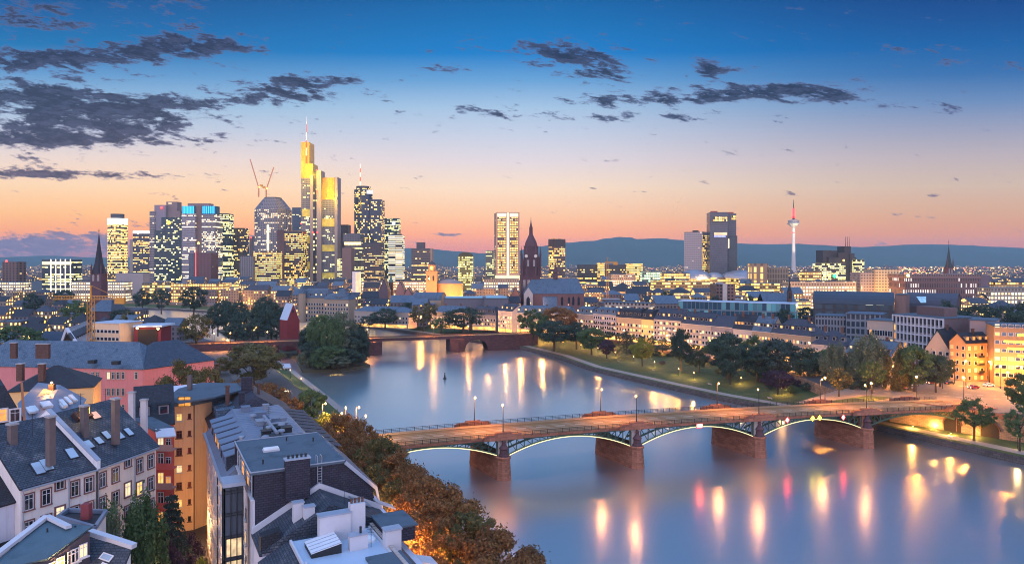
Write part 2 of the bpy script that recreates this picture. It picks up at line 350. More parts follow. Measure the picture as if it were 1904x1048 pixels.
# north bank: quay wall, verge, path, sloping lawn, street level
strip('quay_wall', [Vector(p) for p in NB], -2, [Vector(p) for p in NB], 2.2, quay)
n0, n1_, n2_, n3_ = offs(NB,0,1), offs(NB,[4,3,2.2]+[2.2]*14,1), offs(NB,[9,8,6]+[6.5]*14,1), offs(NB,ND,1)
strip('grass_verge', n0, 2.2, n1_, 2.2, lawn)
strip('river_path', n1_, 2.2, n2_, 2.25, paving)
lawn_hi = [2.3,2.3,2.3,4.2,4.6,5,5,5,5,5]+[4.5]*7
strip('grass_lawn', n2_, 2.25, n3_, lawn_hi, lawn)
strip('street_retaining_wall', n3_, lawn_hi, n3_, NZ, mat('retaining_wall_stone', (.30,.20,.14), .9, .3, .4, .5, brick=(1.2,.5,.03)))
k = MB()
for i in range(len(NB)-1):
    a, b = n3_[i], n3_[i+1]; za, zb = NZ[i], NZ[i+1]
    k.face([(a.x,a.y,za),(600,a.y,za),(600,b.y,zb),(b.x,b.y,zb)]); k.face([(600,a.y,za),(30000,a.y,za),(30000,b.y,zb),(600,b.y,zb)])
e = n3_[-1]; k.face([(e.x,e.y,7),(30000,e.y,7),(30000,45000,7),(-30000,45000,7),(-30000,e.y,7)])
structure(k.build('north_ground', ground_mat))
# the lit embankment street along the north bank, with pavement
r0, r1 = offs(NB,[a+5 for a in ND],1), offs(NB,[a+16 for a in ND],1); rz = [z+.03 for z in NZ]
strip('embankment_road', r0[5:], rz[5:], r1[5:], rz[5:], asphalt)
strip('pavement', n3_[5:], rz[5:], r0[5:], rz[5:], paving); strip('pavement', r1[5:], rz[5:], offs(NB,[a+21 for a in ND],1)[5:], rz[5:], paving)
# south bank
s0, s1, s2, s3 = [Vector(p) for p in SB], offs(SB,3,-1), offs(SB,8,-1), offs(SB,12,-1)
strip('quay_wall', s0, -2, s0, 2.4, quay); strip('river_path', s0, 2.4, s1, 2.4, paving); strip('grass_verge', s1, 2.42, s2, 3, lawn); strip('grass_verge', s2, 3, s3, 6, lawn)
k = MB()
for i in range(len(SB)-1):
    a, b = s3[i], s3[i+1]; k.face([(b.x,b.y,6),(-30000,b.y,6),(-30000,a.y,6),(a.x,a.y,6)])
e = s3[-1]; k.face([(e.x,e.y,6),(-30000,1240,6.5),(-30000,e.y,6)]); structure(k.build('south_ground', ground_mat))
q0, q1 = offs(SB,23,-1), offs(SB,34,-1); strip('riverside_street', q0[:10], 6.03, q1[:10], 6.03, asphalt)
# island
k = MB(); isl = [(-112,374),(-92,378),(-80,394),(-98,430),(-160,520),(-235,604),(-250,592),(-190,500),(-132,425)]
k.prism([Vector((*p,0)) for p in isl], -1, 1.4); structure(k.build('island_ground', mat('island_soil', (.07,.065,.04), .95, .4, .2, .4)))
# ------------------------------------------------------------------ hills: one range far away, real height
k = MB(); ridge = [(-500,470),(-200,476),(0,478),(80,475),(190,479),(300,476),(420,472),(540,474),(640,468),(700,464),(760,461),(800,463),(850,467),(900,471),(960,466),(1000,458),(1050,451),(1100,448),(1130,443),(1150,440.5),(1172,441),(1184,444.5),(1230,443),(1262,446),(1290,448),(1340,450),(1400,453.5),(1440,454),(1480,453),(1520,455),(1560,457.5),(1600,459),(1640,457.5),(1690,454.5),(1720,454),(1760,454.5),(1800,456),(1850,458.5),(1904,461),(2000,463),(2200,461),(2500,470)]
YR = 7500
prev = None
fine = []
for (a, b), (c, d2) in zip(ridge, ridge[1:]):
    for q in range(6): f = q/6; fine.append((a+(c-a)*f, b+(d2-b)*(f*f*(3-2*f))+random.uniform(-.25,.25)))
for px, py in fine:
    top = Q(px, py, YR); col_ = []
    for j in range(9):
        f = j/8; yy_ = 5200+(YR-5200)*f; x_ = top.x*(yy_/YR)**.6; zz = 7+(top.z-7)*(f**1.7)*(1+.18*math.sin(px*.021+j*1.3)*(1-f))
        col_.append((x_, yy_, zz))
    col_.append((top.x*1.05, YR+1500, 7))
    if prev:
        for j in range(9): k.face([prev[j],col_[j],col_[j+1],prev[j+1]])
    prev = col_
structure(k.build('hills', mat('wooded_hills', (.035,.055,.035), .95, .35, .002), smooth=True))
# ================================================================== the near bridge
ax = Vector((.9627,.2707,0)); pp = Vector((-.2707,.9627,0)); fd = Vector((-.5,.866,0)); BO = Vector((-2.5,192.4,0)); BW = 15.5
def bz(s): return 11.75-((s-50)/110)**2*1.75
def bp_(s, t, z=None): p = BO+ax*s+pp*t; return Vector((p.x, p.y, bz(s) if z is None else bz(s)+z))
def bq(s, t, z): p = BO+ax*s+pp*t; return Vector((p.x, p.y, z))
bridge = T('river_bridge', 'road bridge of lit green steel arches on red sandstone piers, nearest across the river', 'bridge', (BO.x, BO.y, 0))
piers = [0, 40.1, 81.1, 121]; ends = [-37, 0, 40.1, 81.1, 121, 158]
S0, S1 = -64, 166
def run(mb, s0, s1, n, sec):
    """sweeps a cross-section [(t, dz)] along the deck"""
    prev = None
    for i in range(n+1):
        s = s0+(s1-s0)*i/n; r = [bp_(s, a, b) for a, b in sec]
        if prev:
            for j in range(len(sec)): q = (j+1)%len(sec); mb.face([prev[j],r[j],r[q],prev[q]], [(s*.9,j),(s,j),(s,j+1),(s*.9,j+1)])
        else: mb.face(r[::-1])
        prev = r
    mb.face(prev)
k = MB(); run(k, S0, S1, 46, [(0,0),(BW,0),(BW,-.7),(0,-.7)]); k.build('deck', sandstone, bridge)
k = MB(); run(k, S0, S1, 46, [(3,.02),(BW-3,.02),(BW-3,-.1),(3,-.1)]); k.build('roadway', mat('bridge_asphalt', (.17,.10,.034), .75, .3, .5, .1), bridge)
for t0, t1 in ((.3,2.9),(BW-2.9,BW-.3)):
    k = MB(); run(k, S0, S1, 46, [(t0,.16),(t1,.16),(t1,-.05),(t0,-.05)]); k.build('footway', mat('bridge_footway', (.24,.15,.075), .85, .2, .5), bridge)
k = MB()
for i in range(38): s = S0+4+i*6; run(k, s, s+3, 2, [(BW/2-.08,.035),(BW/2+.08,.035),(BW/2+.08,0),(BW/2-.08,0)])
for t_ in (BW/2-2.2, BW/2-.75, BW/2+.75, BW/2+2.2): run(k, S0, S1, 40, [(t_-.04,.03),(t_+.04,.03),(t_+.04,0),(t_-.04,0)])
k.build('lane_marking', mat('road_paint', (.62,.58,.5), .6, .1, 2), bridge)
for t0 in (.12, BW-.12):
    k = MB()
    for z in (.35, .75, 1.15): run(k, S0, S1, 40, [(t0-.05,z-.045),(t0+.05,z-.045),(t0+.05,z+.045),(t0-.05,z+.045)])
    for i in range(int((S1-S0)/2.2)): s = S0+i*2.2; k.bar(bp_(s,t0,0), bp_(s,t0,1.25), .14)
    for i in range(int((S1-S0)/.55)): s = S0+i*.55; k.bar(bp_(s,t0,.35), bp_(s,t0,1.15), .03)
    k.build('railing', dark_metal, bridge)
for i, s in enumerate(piers+[-37, 158]):
    for side, t0 in ((-1,-.35),(1,BW+.35)):
        k = MB(); prof = [(-5.6,.3),(-4.6,.95),(-2.4,1.05),(-2.2,1.5),(2.2,1.5),(2.4,1.05),(4.6,.95),(5.6,.3)]
        sh = 0 if side < 0 else -5
        for (a,za),(b,zb) in zip(prof, prof[1:]):
            p0,p1 = (bp_(s+sh+a,t0-.35,-.7), bp_(s+sh+b,t0-.35,-.7)); r0_,r1_ = bp_(s+sh+a,t0+.35,-.7), bp_(s+sh+b,t0+.35,-.7)
            u = lambda p, z: Vector((p.x,p.y,p.z+.7+z))
            k.face([p0,p1,u(p1,zb),u(p0,za)], [(a,0),(b,0),(b,zb),(a,za)]); k.face([r1_,r0_,u(r0_,za),u(r1_,zb)], [(a,0),(b,0),(b,zb),(a,za)]); k.face([u(p0,za),u(p1,zb),u(r1_,zb),u(r0_,za)])
        k.build('stone_balcony', sandstone, bridge)
led = glow('arch_light_strip', (1,.86,.40), 1.5)
for i in range(5):
    a, b = ends[i]+(1.7 if i else .5), ends[i+1]-(1.7 if i < 4 else .5); zs = 6.3 if 0 < i < 4 else 6.6; mid = (a+b)/2
    zc = bz(mid)-1.25
    az = lambda s: zc-(zc-zs)*((s-mid)/((b-a)/2))**2
    for j, t0 in enumerate((.5, BW*.37, BW*.65, BW-.5)):
        k = MB(); N_ = 28
        for q in range(N_):
            u0, u1 = a+(b-a)*q/N_, a+(b-a)*(q+1)/N_
            k.bar(bq(u0,t0,az(u0)), bq(u1,t0,az(u1)), .28, .5)
        k.bar(bq(a,t0,bz(a)-.85), bq(b,t0,bz(b)-.85), .28, .3)
        if j in (0,3):
            N2 = 16
            for q in range(N2+1):
                u0 = a+(b-a)*q/N2
                if bz(u0)-1-az(u0) > .3:
                    k.bar(bq(u0,t0,az(u0)), bq(u0,t0,bz(u0)-.8), .26)
                    u1 = u0+(b-a)/N2*(1 if u0 < mid else -1)
                    if a <= u1 <= b: k.bar(bq(u1,t0,az(u1)), bq(u0,t0,bz(u0)-.85), .2)
        k.build('arch_rib', green_steel, bridge)
    if i < 4:
        k = MB(); N_ = 30
        for q in range(N_):
            u0, u1 = a+(b-a)*q/N_, a+(b-a)*(q+1)/N_; k.bar(bq(u0,.22,az(u0)-.12), bq(u1,.22,az(u1)-.12), .10, .18)
        k.build('light_strip', led, bridge)
    k = MB(); run(k, a, b, 8, [(.8,-.72),(BW-.8,-.72),(BW-.8,-.95),(.8,-.95)]); k.build('deck_underside', green_steel, bridge)
for i, s in enumerate(piers):
    c = BO+ax*s+pp*.6; k = MB()
    def ring(gr, z):
        L = 15.5; hw = 1.9*gr; f2 = fd; sd = Vector((fd.y,-fd.x,0)); o = Vector((c.x,c.y,0))
        loc = [(-2.6*gr,0),(-2.1*gr,-hw*.62),(-.9*gr,-hw),(L,-hw),(L+1.9*gr,-hw*.6),(L+2.6*gr,0),(L+1.9*gr,hw*.6),(L,hw),(-.9*gr,hw),(-2.1*gr,hw*.62)]
        return [(*(o+f2*u+sd*v).to_2d(), z) for u, v in loc]
    lv = [ring(1.22,-1.5), ring(1.0,5.6), ring(1.12,5.7), ring(1.12,6.15), ring(.95,6.3)]
    for A, B in zip(lv, lv[1:]):
        for q in range(len(A)):
            r = (q+1)%len(A); L_ = math.dist(A[q][:2], A[r][:2]); k.face([A[q],A[r],B[r],B[q]], [(q*7,A[q][2]),(q*7+L_,A[r][2]),(q*7+L_,B[r][2]),(q*7,B[q][2])])
    k.face(lv[-1]); pr = k.build('pier', sandstone, bridge)
    k = MB(); k.box((*(c+pp*.4).to_2d(), 8.6), (2.7,1.6,4.7), math.atan2(ax.y,ax.x)); k.box((*(c+pp*.4).to_2d(), 10.6), (3.1,2.0,.5), math.atan2(ax.y,ax.x)); k.build('pylon', lightstone if i < 3 else sandstone, pr)
    k = MB(); c2 = c-fd*.9; k.lathe((c2.x,c2.y,6.2), [(1.5,0),(1.5,.5),(1.15,.7),(1.05,1.9),(1.35,2.2),(1.2,2.5),(.7,3.0),(.45,3.7),(.6,4.1),(.3,4.6),(0,4.8)], 10); k.build('pier_ornament', darkstone, pr)
for s0_, s1_ in ((-70,-37),(158,176)):
    k = MB(); a0 = [bq(s0_,.1,0),bq(s1_,.1,0),bq(s1_,BW-.1,0),bq(s0_,BW-.1,0)]; k.prism(a0, -1, bz(s0_)-.75); k.build('abutment', sandstone, bridge)
# signs hung on the steelwork
def sign_on_bridge(s, z, shape, m, label):
    c = bq(s, -.25, z); o = T('navigation_light', label, 'signal light', c, 'navigation signals under the near bridge')
    k = MB()
    if shape == 'diamond': pts = [(0,-.95),(.8,0),(0,.95),(-.8,0)]
    else: pts = [(-1.1,-.6),(1.1,-.6),(1.1,.6),(-1.1,.6)]
    fr = [c+ax*a+Vector((0,0,b)) for a, b in pts]; bk = [p+pp*.2 for p in fr]; n = 4
    for i in range(4): j = (i+1)%4; k.face([fr[i],fr[j],bk[j],bk[i]])
    k.face(bk); k.build('housing', dark_metal, o)
    k = MB(); k.face([c+ax*a*.88+Vector((0,0,b*.88))-pp*.012 for a, b in pts]); k.build('lit_face', m, o)
    if shape == 'box': k = MB(); k.face([c+ax*a*.8+Vector((0,0,b*.3))-pp*.03 for a, b in pts]); k.build('bright_band', glow('sign_amber', (1,.45,.08), 14), o)
    return o
def s_at(px): # where the near edge shows at this column
    u = (px-CX)/F; return (u*BO.y-BO.x)/(ax.x-u*ax.y)
redg = glow('signal_red', (1,.05,.05), 26); yel = glow('signal_yellow', (1,.72,.03), 14)
sign_on_bridge(s_at(1300), bz(s_at(1300))-1.0, 'box', redg, 'red rectangular signal light with amber band under the arch between two piers')
for px, py, m, lb in ((1463,780,redg,'red diamond signal at the left end of the lit arch'),(1510,777,yel,'left one of the paired yellow diamond signals over the lit arch'),(1523,776,yel,'right one of the paired yellow diamond signals over the lit arch'),(1567,775,redg,'red diamond signal right of the yellow pair')):
    s = s_at(px); Yd = (BO+ax*s).y; sign_on_bridge(s, Z_(py,Yd), 'diamond', m, lb)
# ================================================================== the old bridge behind
oa, obb = Vector((10,474,0)), Vector((-180,416,0)); od = (obb-oa).normalized(); op = Vector((-od.y,od.x,0))*(-1)
if op.y < 0: op = -op
old = T('old_bridge', 'old red stone bridge crossing by the wooded island, second one across the river', 'bridge', oa)
OL = (obb-oa).length
def oq(s, t, z): p = oa+od*s+op*t; return Vector((p.x,p.y,z))
redstone = mat('old_bridge_stone', (.115,.055,.055), .9, .3, .3, .4, brick=(1.5,.6,.03))
k = MB(); k.prism([oq(-8,0,0),oq(OL+22,0,0),oq(OL+22,13,0),oq(-8,13,0)], 8.5, 9.9, True, True); k.build('deck', redstone, old)
k = MB(); k.prism([oq(-8,2,0),oq(OL+22,2,0),oq(OL+22,11,0),oq(-8,11,0)], 9.85, 9.95); k.build('roadway', mat('bridge_asphalt', (.17,.14,.12)), old)
for t0 in (.2, 12.8):
    k = MB(); k.prism([oq(-8,t0-.2,0),oq(OL+22,t0-.2,0),oq(OL+22,t0+.2,0),oq(-8,t0+.2,0)], 9.9, 10.35); k.build('parapet', redstone, old)
def arch_wall(mb, s0, s1, t, zlow, ztop, rise=True, n=12):
    m_ = (s0+s1)/2; hw = (s1-s0)/2
    z = lambda s: zlow+(ztop-.9-zlow)*math.sqrt(max(0,1-((s-m_)/hw)**2))
    for i in range(n):
        a, b = s0+(s1-s0)*i/n, s0+(s1-s0)*(i+1)/n
        mb.face([oq(a,t,z(a)),oq(b,t,z(b)),oq(b,t,ztop),oq(a,t,ztop)], [(a,z(a)),(b,z(b)),(b,ztop),(a,ztop)])
        mb.face([oq(a,0.05,z(a)),oq(b,0.05,z(b)),oq(b,12.95,z(b)),oq(a,12.95,z(a))])
k = MB()
spans = [(13,22),(24,44)]; 
for s0_, s1_ in ((27,43),(148,160),(163,175)):
    k = MB(); arch_wall(k, s0_, s1_, .05, 1.0, 8.5); arch_wall(k, s0_, s1_, 12.95, 1.0, 8.5); k.build('arch', redstone, old)
for s0_, s1_ in ((-8,27),(43,53),(97,108),(122,124.5),(145,148),(160,163),(175,OL+22)):
    k = MB(); nose = [oq(s0_,0,0), oq((s0_+s1_)/2,-3.5 if s1_-s0_ < 12 else 0,0), oq(s1_,0,0), oq(s1_,13,0), oq(s0_,13,0)]
    k.prism(nose if s1_-s0_ < 12 and s0_ > 40 else [nose[0],nose[2],nose[3],nose[4]], -1, 8.5); k.build('pier', redstone, old)
# ================================================================== high-rise skyline
GZ = 7
def foot(p0, pm, p1, Y, a=30, dep=None):
    """footprint whose nearest corner shows at column pm, left face spans p0..pm, right face pm..p1; a = turn of the left face"""
    C = Vector((X_(pm,Y), Y)); a = R(a); dl = Vector((-math.cos(a), math.sin(a))); dr = Vector((math.sin(a), math.cos(a)))
    hit = lambda d, px: ((px-CX)/F*C.y-C.x)/(d.x-(px-CX)/F*d.y)
    l = hit(dl, p0) if p0 < pm else (dep or 25); r = hit(dr, p1) if p1 > pm else (dep or 25)
    if p0 >= pm: a0 = C; return [C, C+dr*r, C+dr*r+Vector((-dr.y,dr.x))*l, C+Vector((-dr.y,dr.x))*l]
    return [C+dl*l, C, C+dr*r, C+dl*l+dr*r]
def front(p0, p1, Y, dep=30):
    return [Vector((X_(p0,Y),Y)), Vector((X_(p1,Y),Y)), Vector((X_(p1,Y),Y+dep)), Vector((X_(p0,Y),Y+dep))]
def ins(poly, d):
    c = sum((Vector(p) for p in poly), Vector((0,0)))/len(poly); return [c+(Vector(p)-c)*(1-d/max(.1,(Vector(p)-c).length)) for p in poly]
roof_dk = mat('tower_roof', (.07,.07,.08), .7, .2, .1)
def tower(name, label, ft, Y, ytop, m, roof=None, cap=None, z0=GZ, cat='tower', group=None, parapet=1.2, extra=None):
    zt = Z_(ytop, Y); c = sum(ft, Vector((0,0)))/len(ft); o = T(name, label, cat, (c.x,c.y,z0), group)
    k = MB(); k.prism(ft, z0, zt, False); k.build('facade', m, o)
    k = MB(); k.prism(ins(ft,.3), zt-.5, zt-.1); k.prism(ft, zt-.02, zt+parapet*.3); r = k.build('roof', roof or roof_dk, o)
    if cap:
        for (q0,q1,qy) in cap:
            d = ins(ft, 3); x0, x1 = X_(q0,Y), X_(q1,Y); y0 = c.y-6; k = MB(); k.prism([(x0,y0),(x1,y0),(x1,y0+12),(x0,y0+12)], zt, Z_(qy,Y)); k.build('rooftop_plant', roof or roof_dk, r)
    return o, zt, c
def block(parent, name, ft, z0, z1, m, top=None):
    k = MB(); k.prism(ft, z0, z1, True); return k.build(name, m, parent)
def lampball(parent, name, p, r, m):
    k = MB(); k.lathe((p[0],p[1],p[2]-r), [(0,0),(r*.8,r*.4),(r,r),(r*.8,r*1.6),(0,r*2)], 8); return k.build(name, m, parent)
YEL = ((1,.50,.06),(1,.70,.24)); WHT = ((1,.70,.32),(1,.84,.58)); GRN = ((1,.78,.24),(.92,.92,.44)); ORG_ = ((1,.52,.10),(1,.70,.26))
DG = (.035,.05,.075)
fA = facade('facade_brown_bays', (.22,.12,.09), (.06,.05,.05), 6, 3.6, .5, .7, .16, ORG_, 1.2)
o, zt, c = tower('office_block', 'brown slab block with a red roof lamp at the far left beneath the hills', foot(4,32,49,1000,15), 1000, 487, fA); lampball(o, 'warning_lamp', (X_(12,1000),1000,zt+1.4), 1.5, red_lamp)
# dark block with neon verticals
m = facade('facade_dark_lines', (.03,.035,.04), DG, 5, 4, .95, .5, .42, GRN, 1.7, .9, run=6)
o, zt, c = tower('neon_block', 'dark office block crossed by upright white neon lines, left of the church spire', front(78,132,1150,30), 1150, 483, m)
for px in (95,104,113,122,131.5):
    k = MB(); x = X_(px,1150); k.prism([(x-.4,1148.8),(x+.4,1148.8),(x+.4,1149.8),(x-.4,1149.8)], GZ, zt+1); k.build('neon_line', glow('neon_white', (1,.85,.78), 3.2), o)
k = MB(); k.prism(front(78,132,1149,1), Z_(492,1149), Z_(486,1149)); k.build('lit_band', glow('lit_yellow_white', (1,.86,.45), 2.0, .5, .1), o)
m = facade('facade_gold', (.20,.13,.05), (.12,.09,.04), 3.2, 3.3, .95, .55, .66, ORG_, 1.9, .75, run=8)
ft = [Vector((X_(211,1450)+math.cos(q)*19.5, 1465+math.sin(q)*16)) for q in np.linspace(0, 2*PI, 13)[:-1]+PI/12]
o, zt, c = tower('golden_tower', 'amber-glowing tower under a bright white crown band, right of the dark church spire', ft, 1450, 417, m)
k = MB(); k.prism(ins(ft,-.6), zt, Z_(405.5,1450)); k.build('lit_crown', glow('crown_white', (1,.90,.80), 1.5, .3, .05), o); k = MB(); k.prism(ins(ft,6), Z_(405.4,1450), Z_(397,1450)); k.build('rooftop_plant', roof_dk, o)
m = facade('facade_dark_office', (.10,.08,.09), DG, 3, 3.5, .9, .5, .45, YEL, 1.7, .5)
o, zt, c = tower('office_tower', 'dark office tower topped by a thin white light line, second right of the spire', front(247,279,1420,30), 1420, 434, m)
k = MB(); k.prism(front(247,279,1419,2), zt, zt+5); k.build('light_line', glow('line_white', (1,.9,.85), 2.2), o); block(o, 'stair_tower', front(241,247,1424,20), GZ, Z_(445,1424), mat('tan_cladding', (.32,.25,.20)))
# tall twin group
m = facade('facade_stone_strips', (.40,.32,.32), (.08,.07,.08), 3, 3.4, .85, .45, .28, WHT, 1.6, .6)
o, zt, c = tower('stepped_tower', 'tall pale tower with stepped concrete crown and a red lamp, left of the blue-crowned tower', front(278,288,1400,40), 1400, 393, m)
block(o, 'concrete_shaft', front(287,308,1402,30), GZ, Z_(381,1402), mat('grey_cladding', (.25,.21,.24), .7)); block(o, 'shaft_crown', front(308,335,1408,28), GZ, Z_(392,1408), mat('brown_cladding', (.24,.17,.16)))
block(o, 'upper_box', front(309,329,1410,20), Z_(392,1410), Z_(375,1410), mat('brown_cladding', None)); lampball(o, 'warning_lamp', (X_(300,1400),1400,Z_(386,1400)), 2.2, red_lamp)
k = MB(); k.prism(front(313,319,1409,1), Z_(379,1409), Z_(377,1409)); k.build('lit_window', pane_lit[2], o)
m = facade('facade_dark_glass', (.03,.05,.07), (.025,.06,.08), 3.2, 3.5, .92, .6, .36, GRN, 1.7, .2, run=1.6)
o, zt, c = tower('glass_tower', 'dark glass tower with a round golden emblem near its top', front(300,338,1370,30), 1370, 404, m)
block(o, 'lower_wing', front(287,301,1372,30), GZ, Z_(428,1372), m)
k = MB(); k.tube((X_(313.5,1369),1369.6,Z_(414,1369)), (X_(313.5,1369),1368.6,Z_(414,1369)), 3.8, n=20); k.build('emblem', glow('emblem_gold', (1,.62,.06), 3.5), o)
m1 = facade('facade_pale_rows', (.50,.45,.50), (.10,.09,.11), 40, 3.6, .98, .45, .0, WHT, 1.0); m2 = facade('facade_rows_lit', (.40,.34,.34), (.10,.09,.10), 2.6, 3.4, .75, .55, .5, WHT, 1.9, .7)
o, zt, c = tower('blue_crowned_tower', 'tower whose crown glows with upright blue light bars, a brown shaft between pale faces', front(338,363,1340,36), 1340, 398, facade('facade_pale_lit', (.50,.44,.48), (.12,.10,.12), 3, 3.6, .95, .45, .34, WHT, 1.8, .8, run=6))
block(o, 'brown_shaft', front(362.5,376,1345,30), GZ, Z_(381,1345), mat('brown_shaft_stone', (.20,.13,.11), .8)); block(o, 'right_facade', front(375,400,1341,36), GZ, Z_(398,1341), m2); block(o, 'rooftop_plant', front(349,389,1352,20), Z_(398,1352), Z_(378,1352), mat('brown_cladding', None))
blue = glow('led_blue', (.04,.48,.95), 1.6)
for a, b in ((339,361),(376,399.5)):
    n = 8 if a < 350 else 7; block(o, 'crown', front(a-1,b+1,1342,20), Z_(398.2,1342), Z_(383,1342), mat('crown_dark_blue', (.02,.08,.14), .5))
    for q in range(n):
        x0 = a+(b-a)*(q+.15)/n; k = MB(); k.prism(front(x0,x0+1.7,1340.5,1), Z_(397,1340), Z_(383,1340)); k.build('blue_light_bar', blue, o)
m = facade('facade_green_glass', (.05,.08,.09), (.04,.08,.10), 3, 3.6, .95, .6, .42, GRN, 1.6, .8, run=5)
tower('green_glass_tower', 'blue-green glass tower with bright floors, right beside the blue-crowned tower', front(400.5,423,1380,30), 1380, 397, m)
tower('brown_tower', 'brown tower with scattered amber windows, between the green glass tower and the white slab', front(423.5,453,1420,30), 1420, 424, facade('facade_brown_amber', (.13,.08,.07), (.05,.04,.04), 3, 3.5, .7, .55, .42, ORG_, 1.9, .3))
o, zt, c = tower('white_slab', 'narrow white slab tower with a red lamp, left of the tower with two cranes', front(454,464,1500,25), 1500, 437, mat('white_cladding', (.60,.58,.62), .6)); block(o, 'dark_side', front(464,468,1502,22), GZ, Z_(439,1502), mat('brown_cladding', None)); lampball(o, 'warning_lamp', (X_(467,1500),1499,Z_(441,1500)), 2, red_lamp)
# scaffolded brown block in front of the blue-crowned tower
o, zt, c = tower('scaffolded_block', 'reddish brown block with a thin red light line, standing before the blue-crowned tower', front(363,392,1180,30), 1180, 470, facade('facade_scaffold', (.22,.09,.09), (.06,.05,.08), 2.4, 3.4, .5, .35, .15, WHT, 1.1)); block(o, 'grey_wing', front(351,364,1184,26), GZ, Z_(471,1184), facade('facade_grey_cells', (.16,.17,.22), (.05,.06,.08), 2.4, 3.4, .6, .5, .1, WHT, 1))
k = MB(); k.tube((X_(364,1178),1178,GZ), (X_(364,1178),1178,Z_(463,1178)), .7); k.build('red_light_line', glow('red_line', (1,.12,.10), 1.5), o); lampball(o, 'floodlight', (X_(369,1180),1180,Z_(452,1180)), 2.0, amber_lamp); k = MB(); k.tube((X_(369,1180),1181,zt), (X_(369,1180),1181,Z_(452,1180)), .4); k.build('mast', dark_metal, o)
# octagonal tower with cranes
m = facade('facade_grid_pale', (.30,.28,.32), (.07,.07,.10), 3.2, 3.4, .68, .6, .38, WHT, 1.25, .55)
Yc = 1320; x0, x1 = X_(468,Yc), X_(530,Yc); oc = [Vector(p) for p in ((x0,Yc+14),(x0+15,Yc),(x1-15,Yc),(x1,Yc+14),(x1,Yc+40),(x1-15,Yc+54),(x0+15,Yc+54),(x0,Yc+40))]
o = T('octagonal_tower', 'grey eight-sided tower with sloping shoulders and two cranes on its roof', 'tower', (X_(499,Yc),Yc+25,GZ))
k = MB(); k.prism(oc, GZ, Z_(388,Yc), False); k.build('facade', m, o)
k = MB(); up_ = [Vector(p) for p in ((X_(483,Yc),Yc+18),(X_(490,Yc),Yc+10),(X_(508,Yc),Yc+10),(X_(514,Yc),Yc+18),(X_(514,Yc),Yc+38),(X_(508,Yc),Yc+46),(X_(490,Yc),Yc+46),(X_(483,Yc),Yc+38))]
for i in range(8):
    j = (i+1)%8; L_ = (oc[j]-oc[i]).length; k.face([(*oc[i],Z_(388,Yc)),(*oc[j],Z_(388,Yc)),(*up_[j],Z_(368,Yc)),(*up_[i],Z_(368,Yc))], [(0,0),(L_,0),(L_*.7,24),(L_*.3,24)])
k.face([(*p,Z_(368,Yc)) for p in up_]); k.prism(ins(up_,2), Z_(368,Yc), Z_(365,Yc)); k.build('sloping_shoulder', facade('facade_shoulder', (.27,.25,.29), (.09,.09,.11), 3.2, 3.4, .6, .6, .06, WHT, 1), o)
k = MB(); k.prism(front(496,500,Yc-1.2,1), Z_(466,Yc), Z_(418,Yc)); k.build('lit_stair_strip', glow('stair_strip', (1,.86,.5), 2, .5, .15), o)
yc_ = mat('crane_red_white', (.5,.22,.12), .6)
def luffer(px, pyb, pyt, jx, jy, label):
    b = Q(px,pyb,Yc+25); t = Q(px,pyt,Yc+25); j = Q(jx,jy,Yc+25); o = T('tower_crane', label, 'crane', b)
    k = MB(); k.bar(b, t, 2); k.build('mast', yc_, o); k = MB(); k.bar(t, j, 1.3, 1.6); k.build('jib', yc_, o)
    k = MB(); k.bar(t+Vector((0,0,-1)), t+Vector(((t.x-j.x)*.25,0,6)), 1.2); k.box(t+Vector(((t.x-j.x)*.3,0,4)), (5,3,4)); k.build('counterweight', mat('crane_yellow', (.55,.28,.06), .6), o); lampball(o, 'lamp', t+Vector((2,-2,1)), 1.3, amber_lamp); return o
luffer(481,366,349,465,296,'slim luffing crane with the longer jib leaning left on the eight-sided tower'); luffer(495,366,352,509,311,'slim luffing crane leaning right on the eight-sided tower')
tower('lit_office_block', 'low office block full of lit windows at the foot of the crane-topped tower', front(471,514,1200,30), 1200, 467, facade('facade_lit_low', (.20,.14,.12), (.06,.05,.05), 3, 3.5, .8, .5, .62, YEL, 1.8, .4))
tower('grey_office_block', 'small grey block between the white slab and the lit office block', front(446,471,1190,25), 1190, 476, facade('facade_grey_small', (.30,.27,.28), (.05,.05,.06), 3, 3.4, .6, .55, .14, WHT, 1))
o, zt, c = tower('dark_brown_block', 'dark brown windowed block standing left of the tallest tower', front(515,529,1250,40), 1250, 428, mat('dark_brown_cladding', (.10,.055,.05), .7)); block(o, 'lit_facade', front(528.5,560,1251,38), GZ, Z_(429,1251), facade('facade_brown_rows', (.10,.06,.055), (.05,.045,.05), 3, 3.5, .8, .5, .55, YEL, 1.7, .4))
tower('blue_glass_tower', 'blue glass tower half hidden behind the tallest tower', front(543,559,1700,30), 1700, 386, facade('facade_blue', (.06,.09,.14), (.06,.09,.15), 3.5, 3.6, .9, .6, .3, GRN, 1.3))
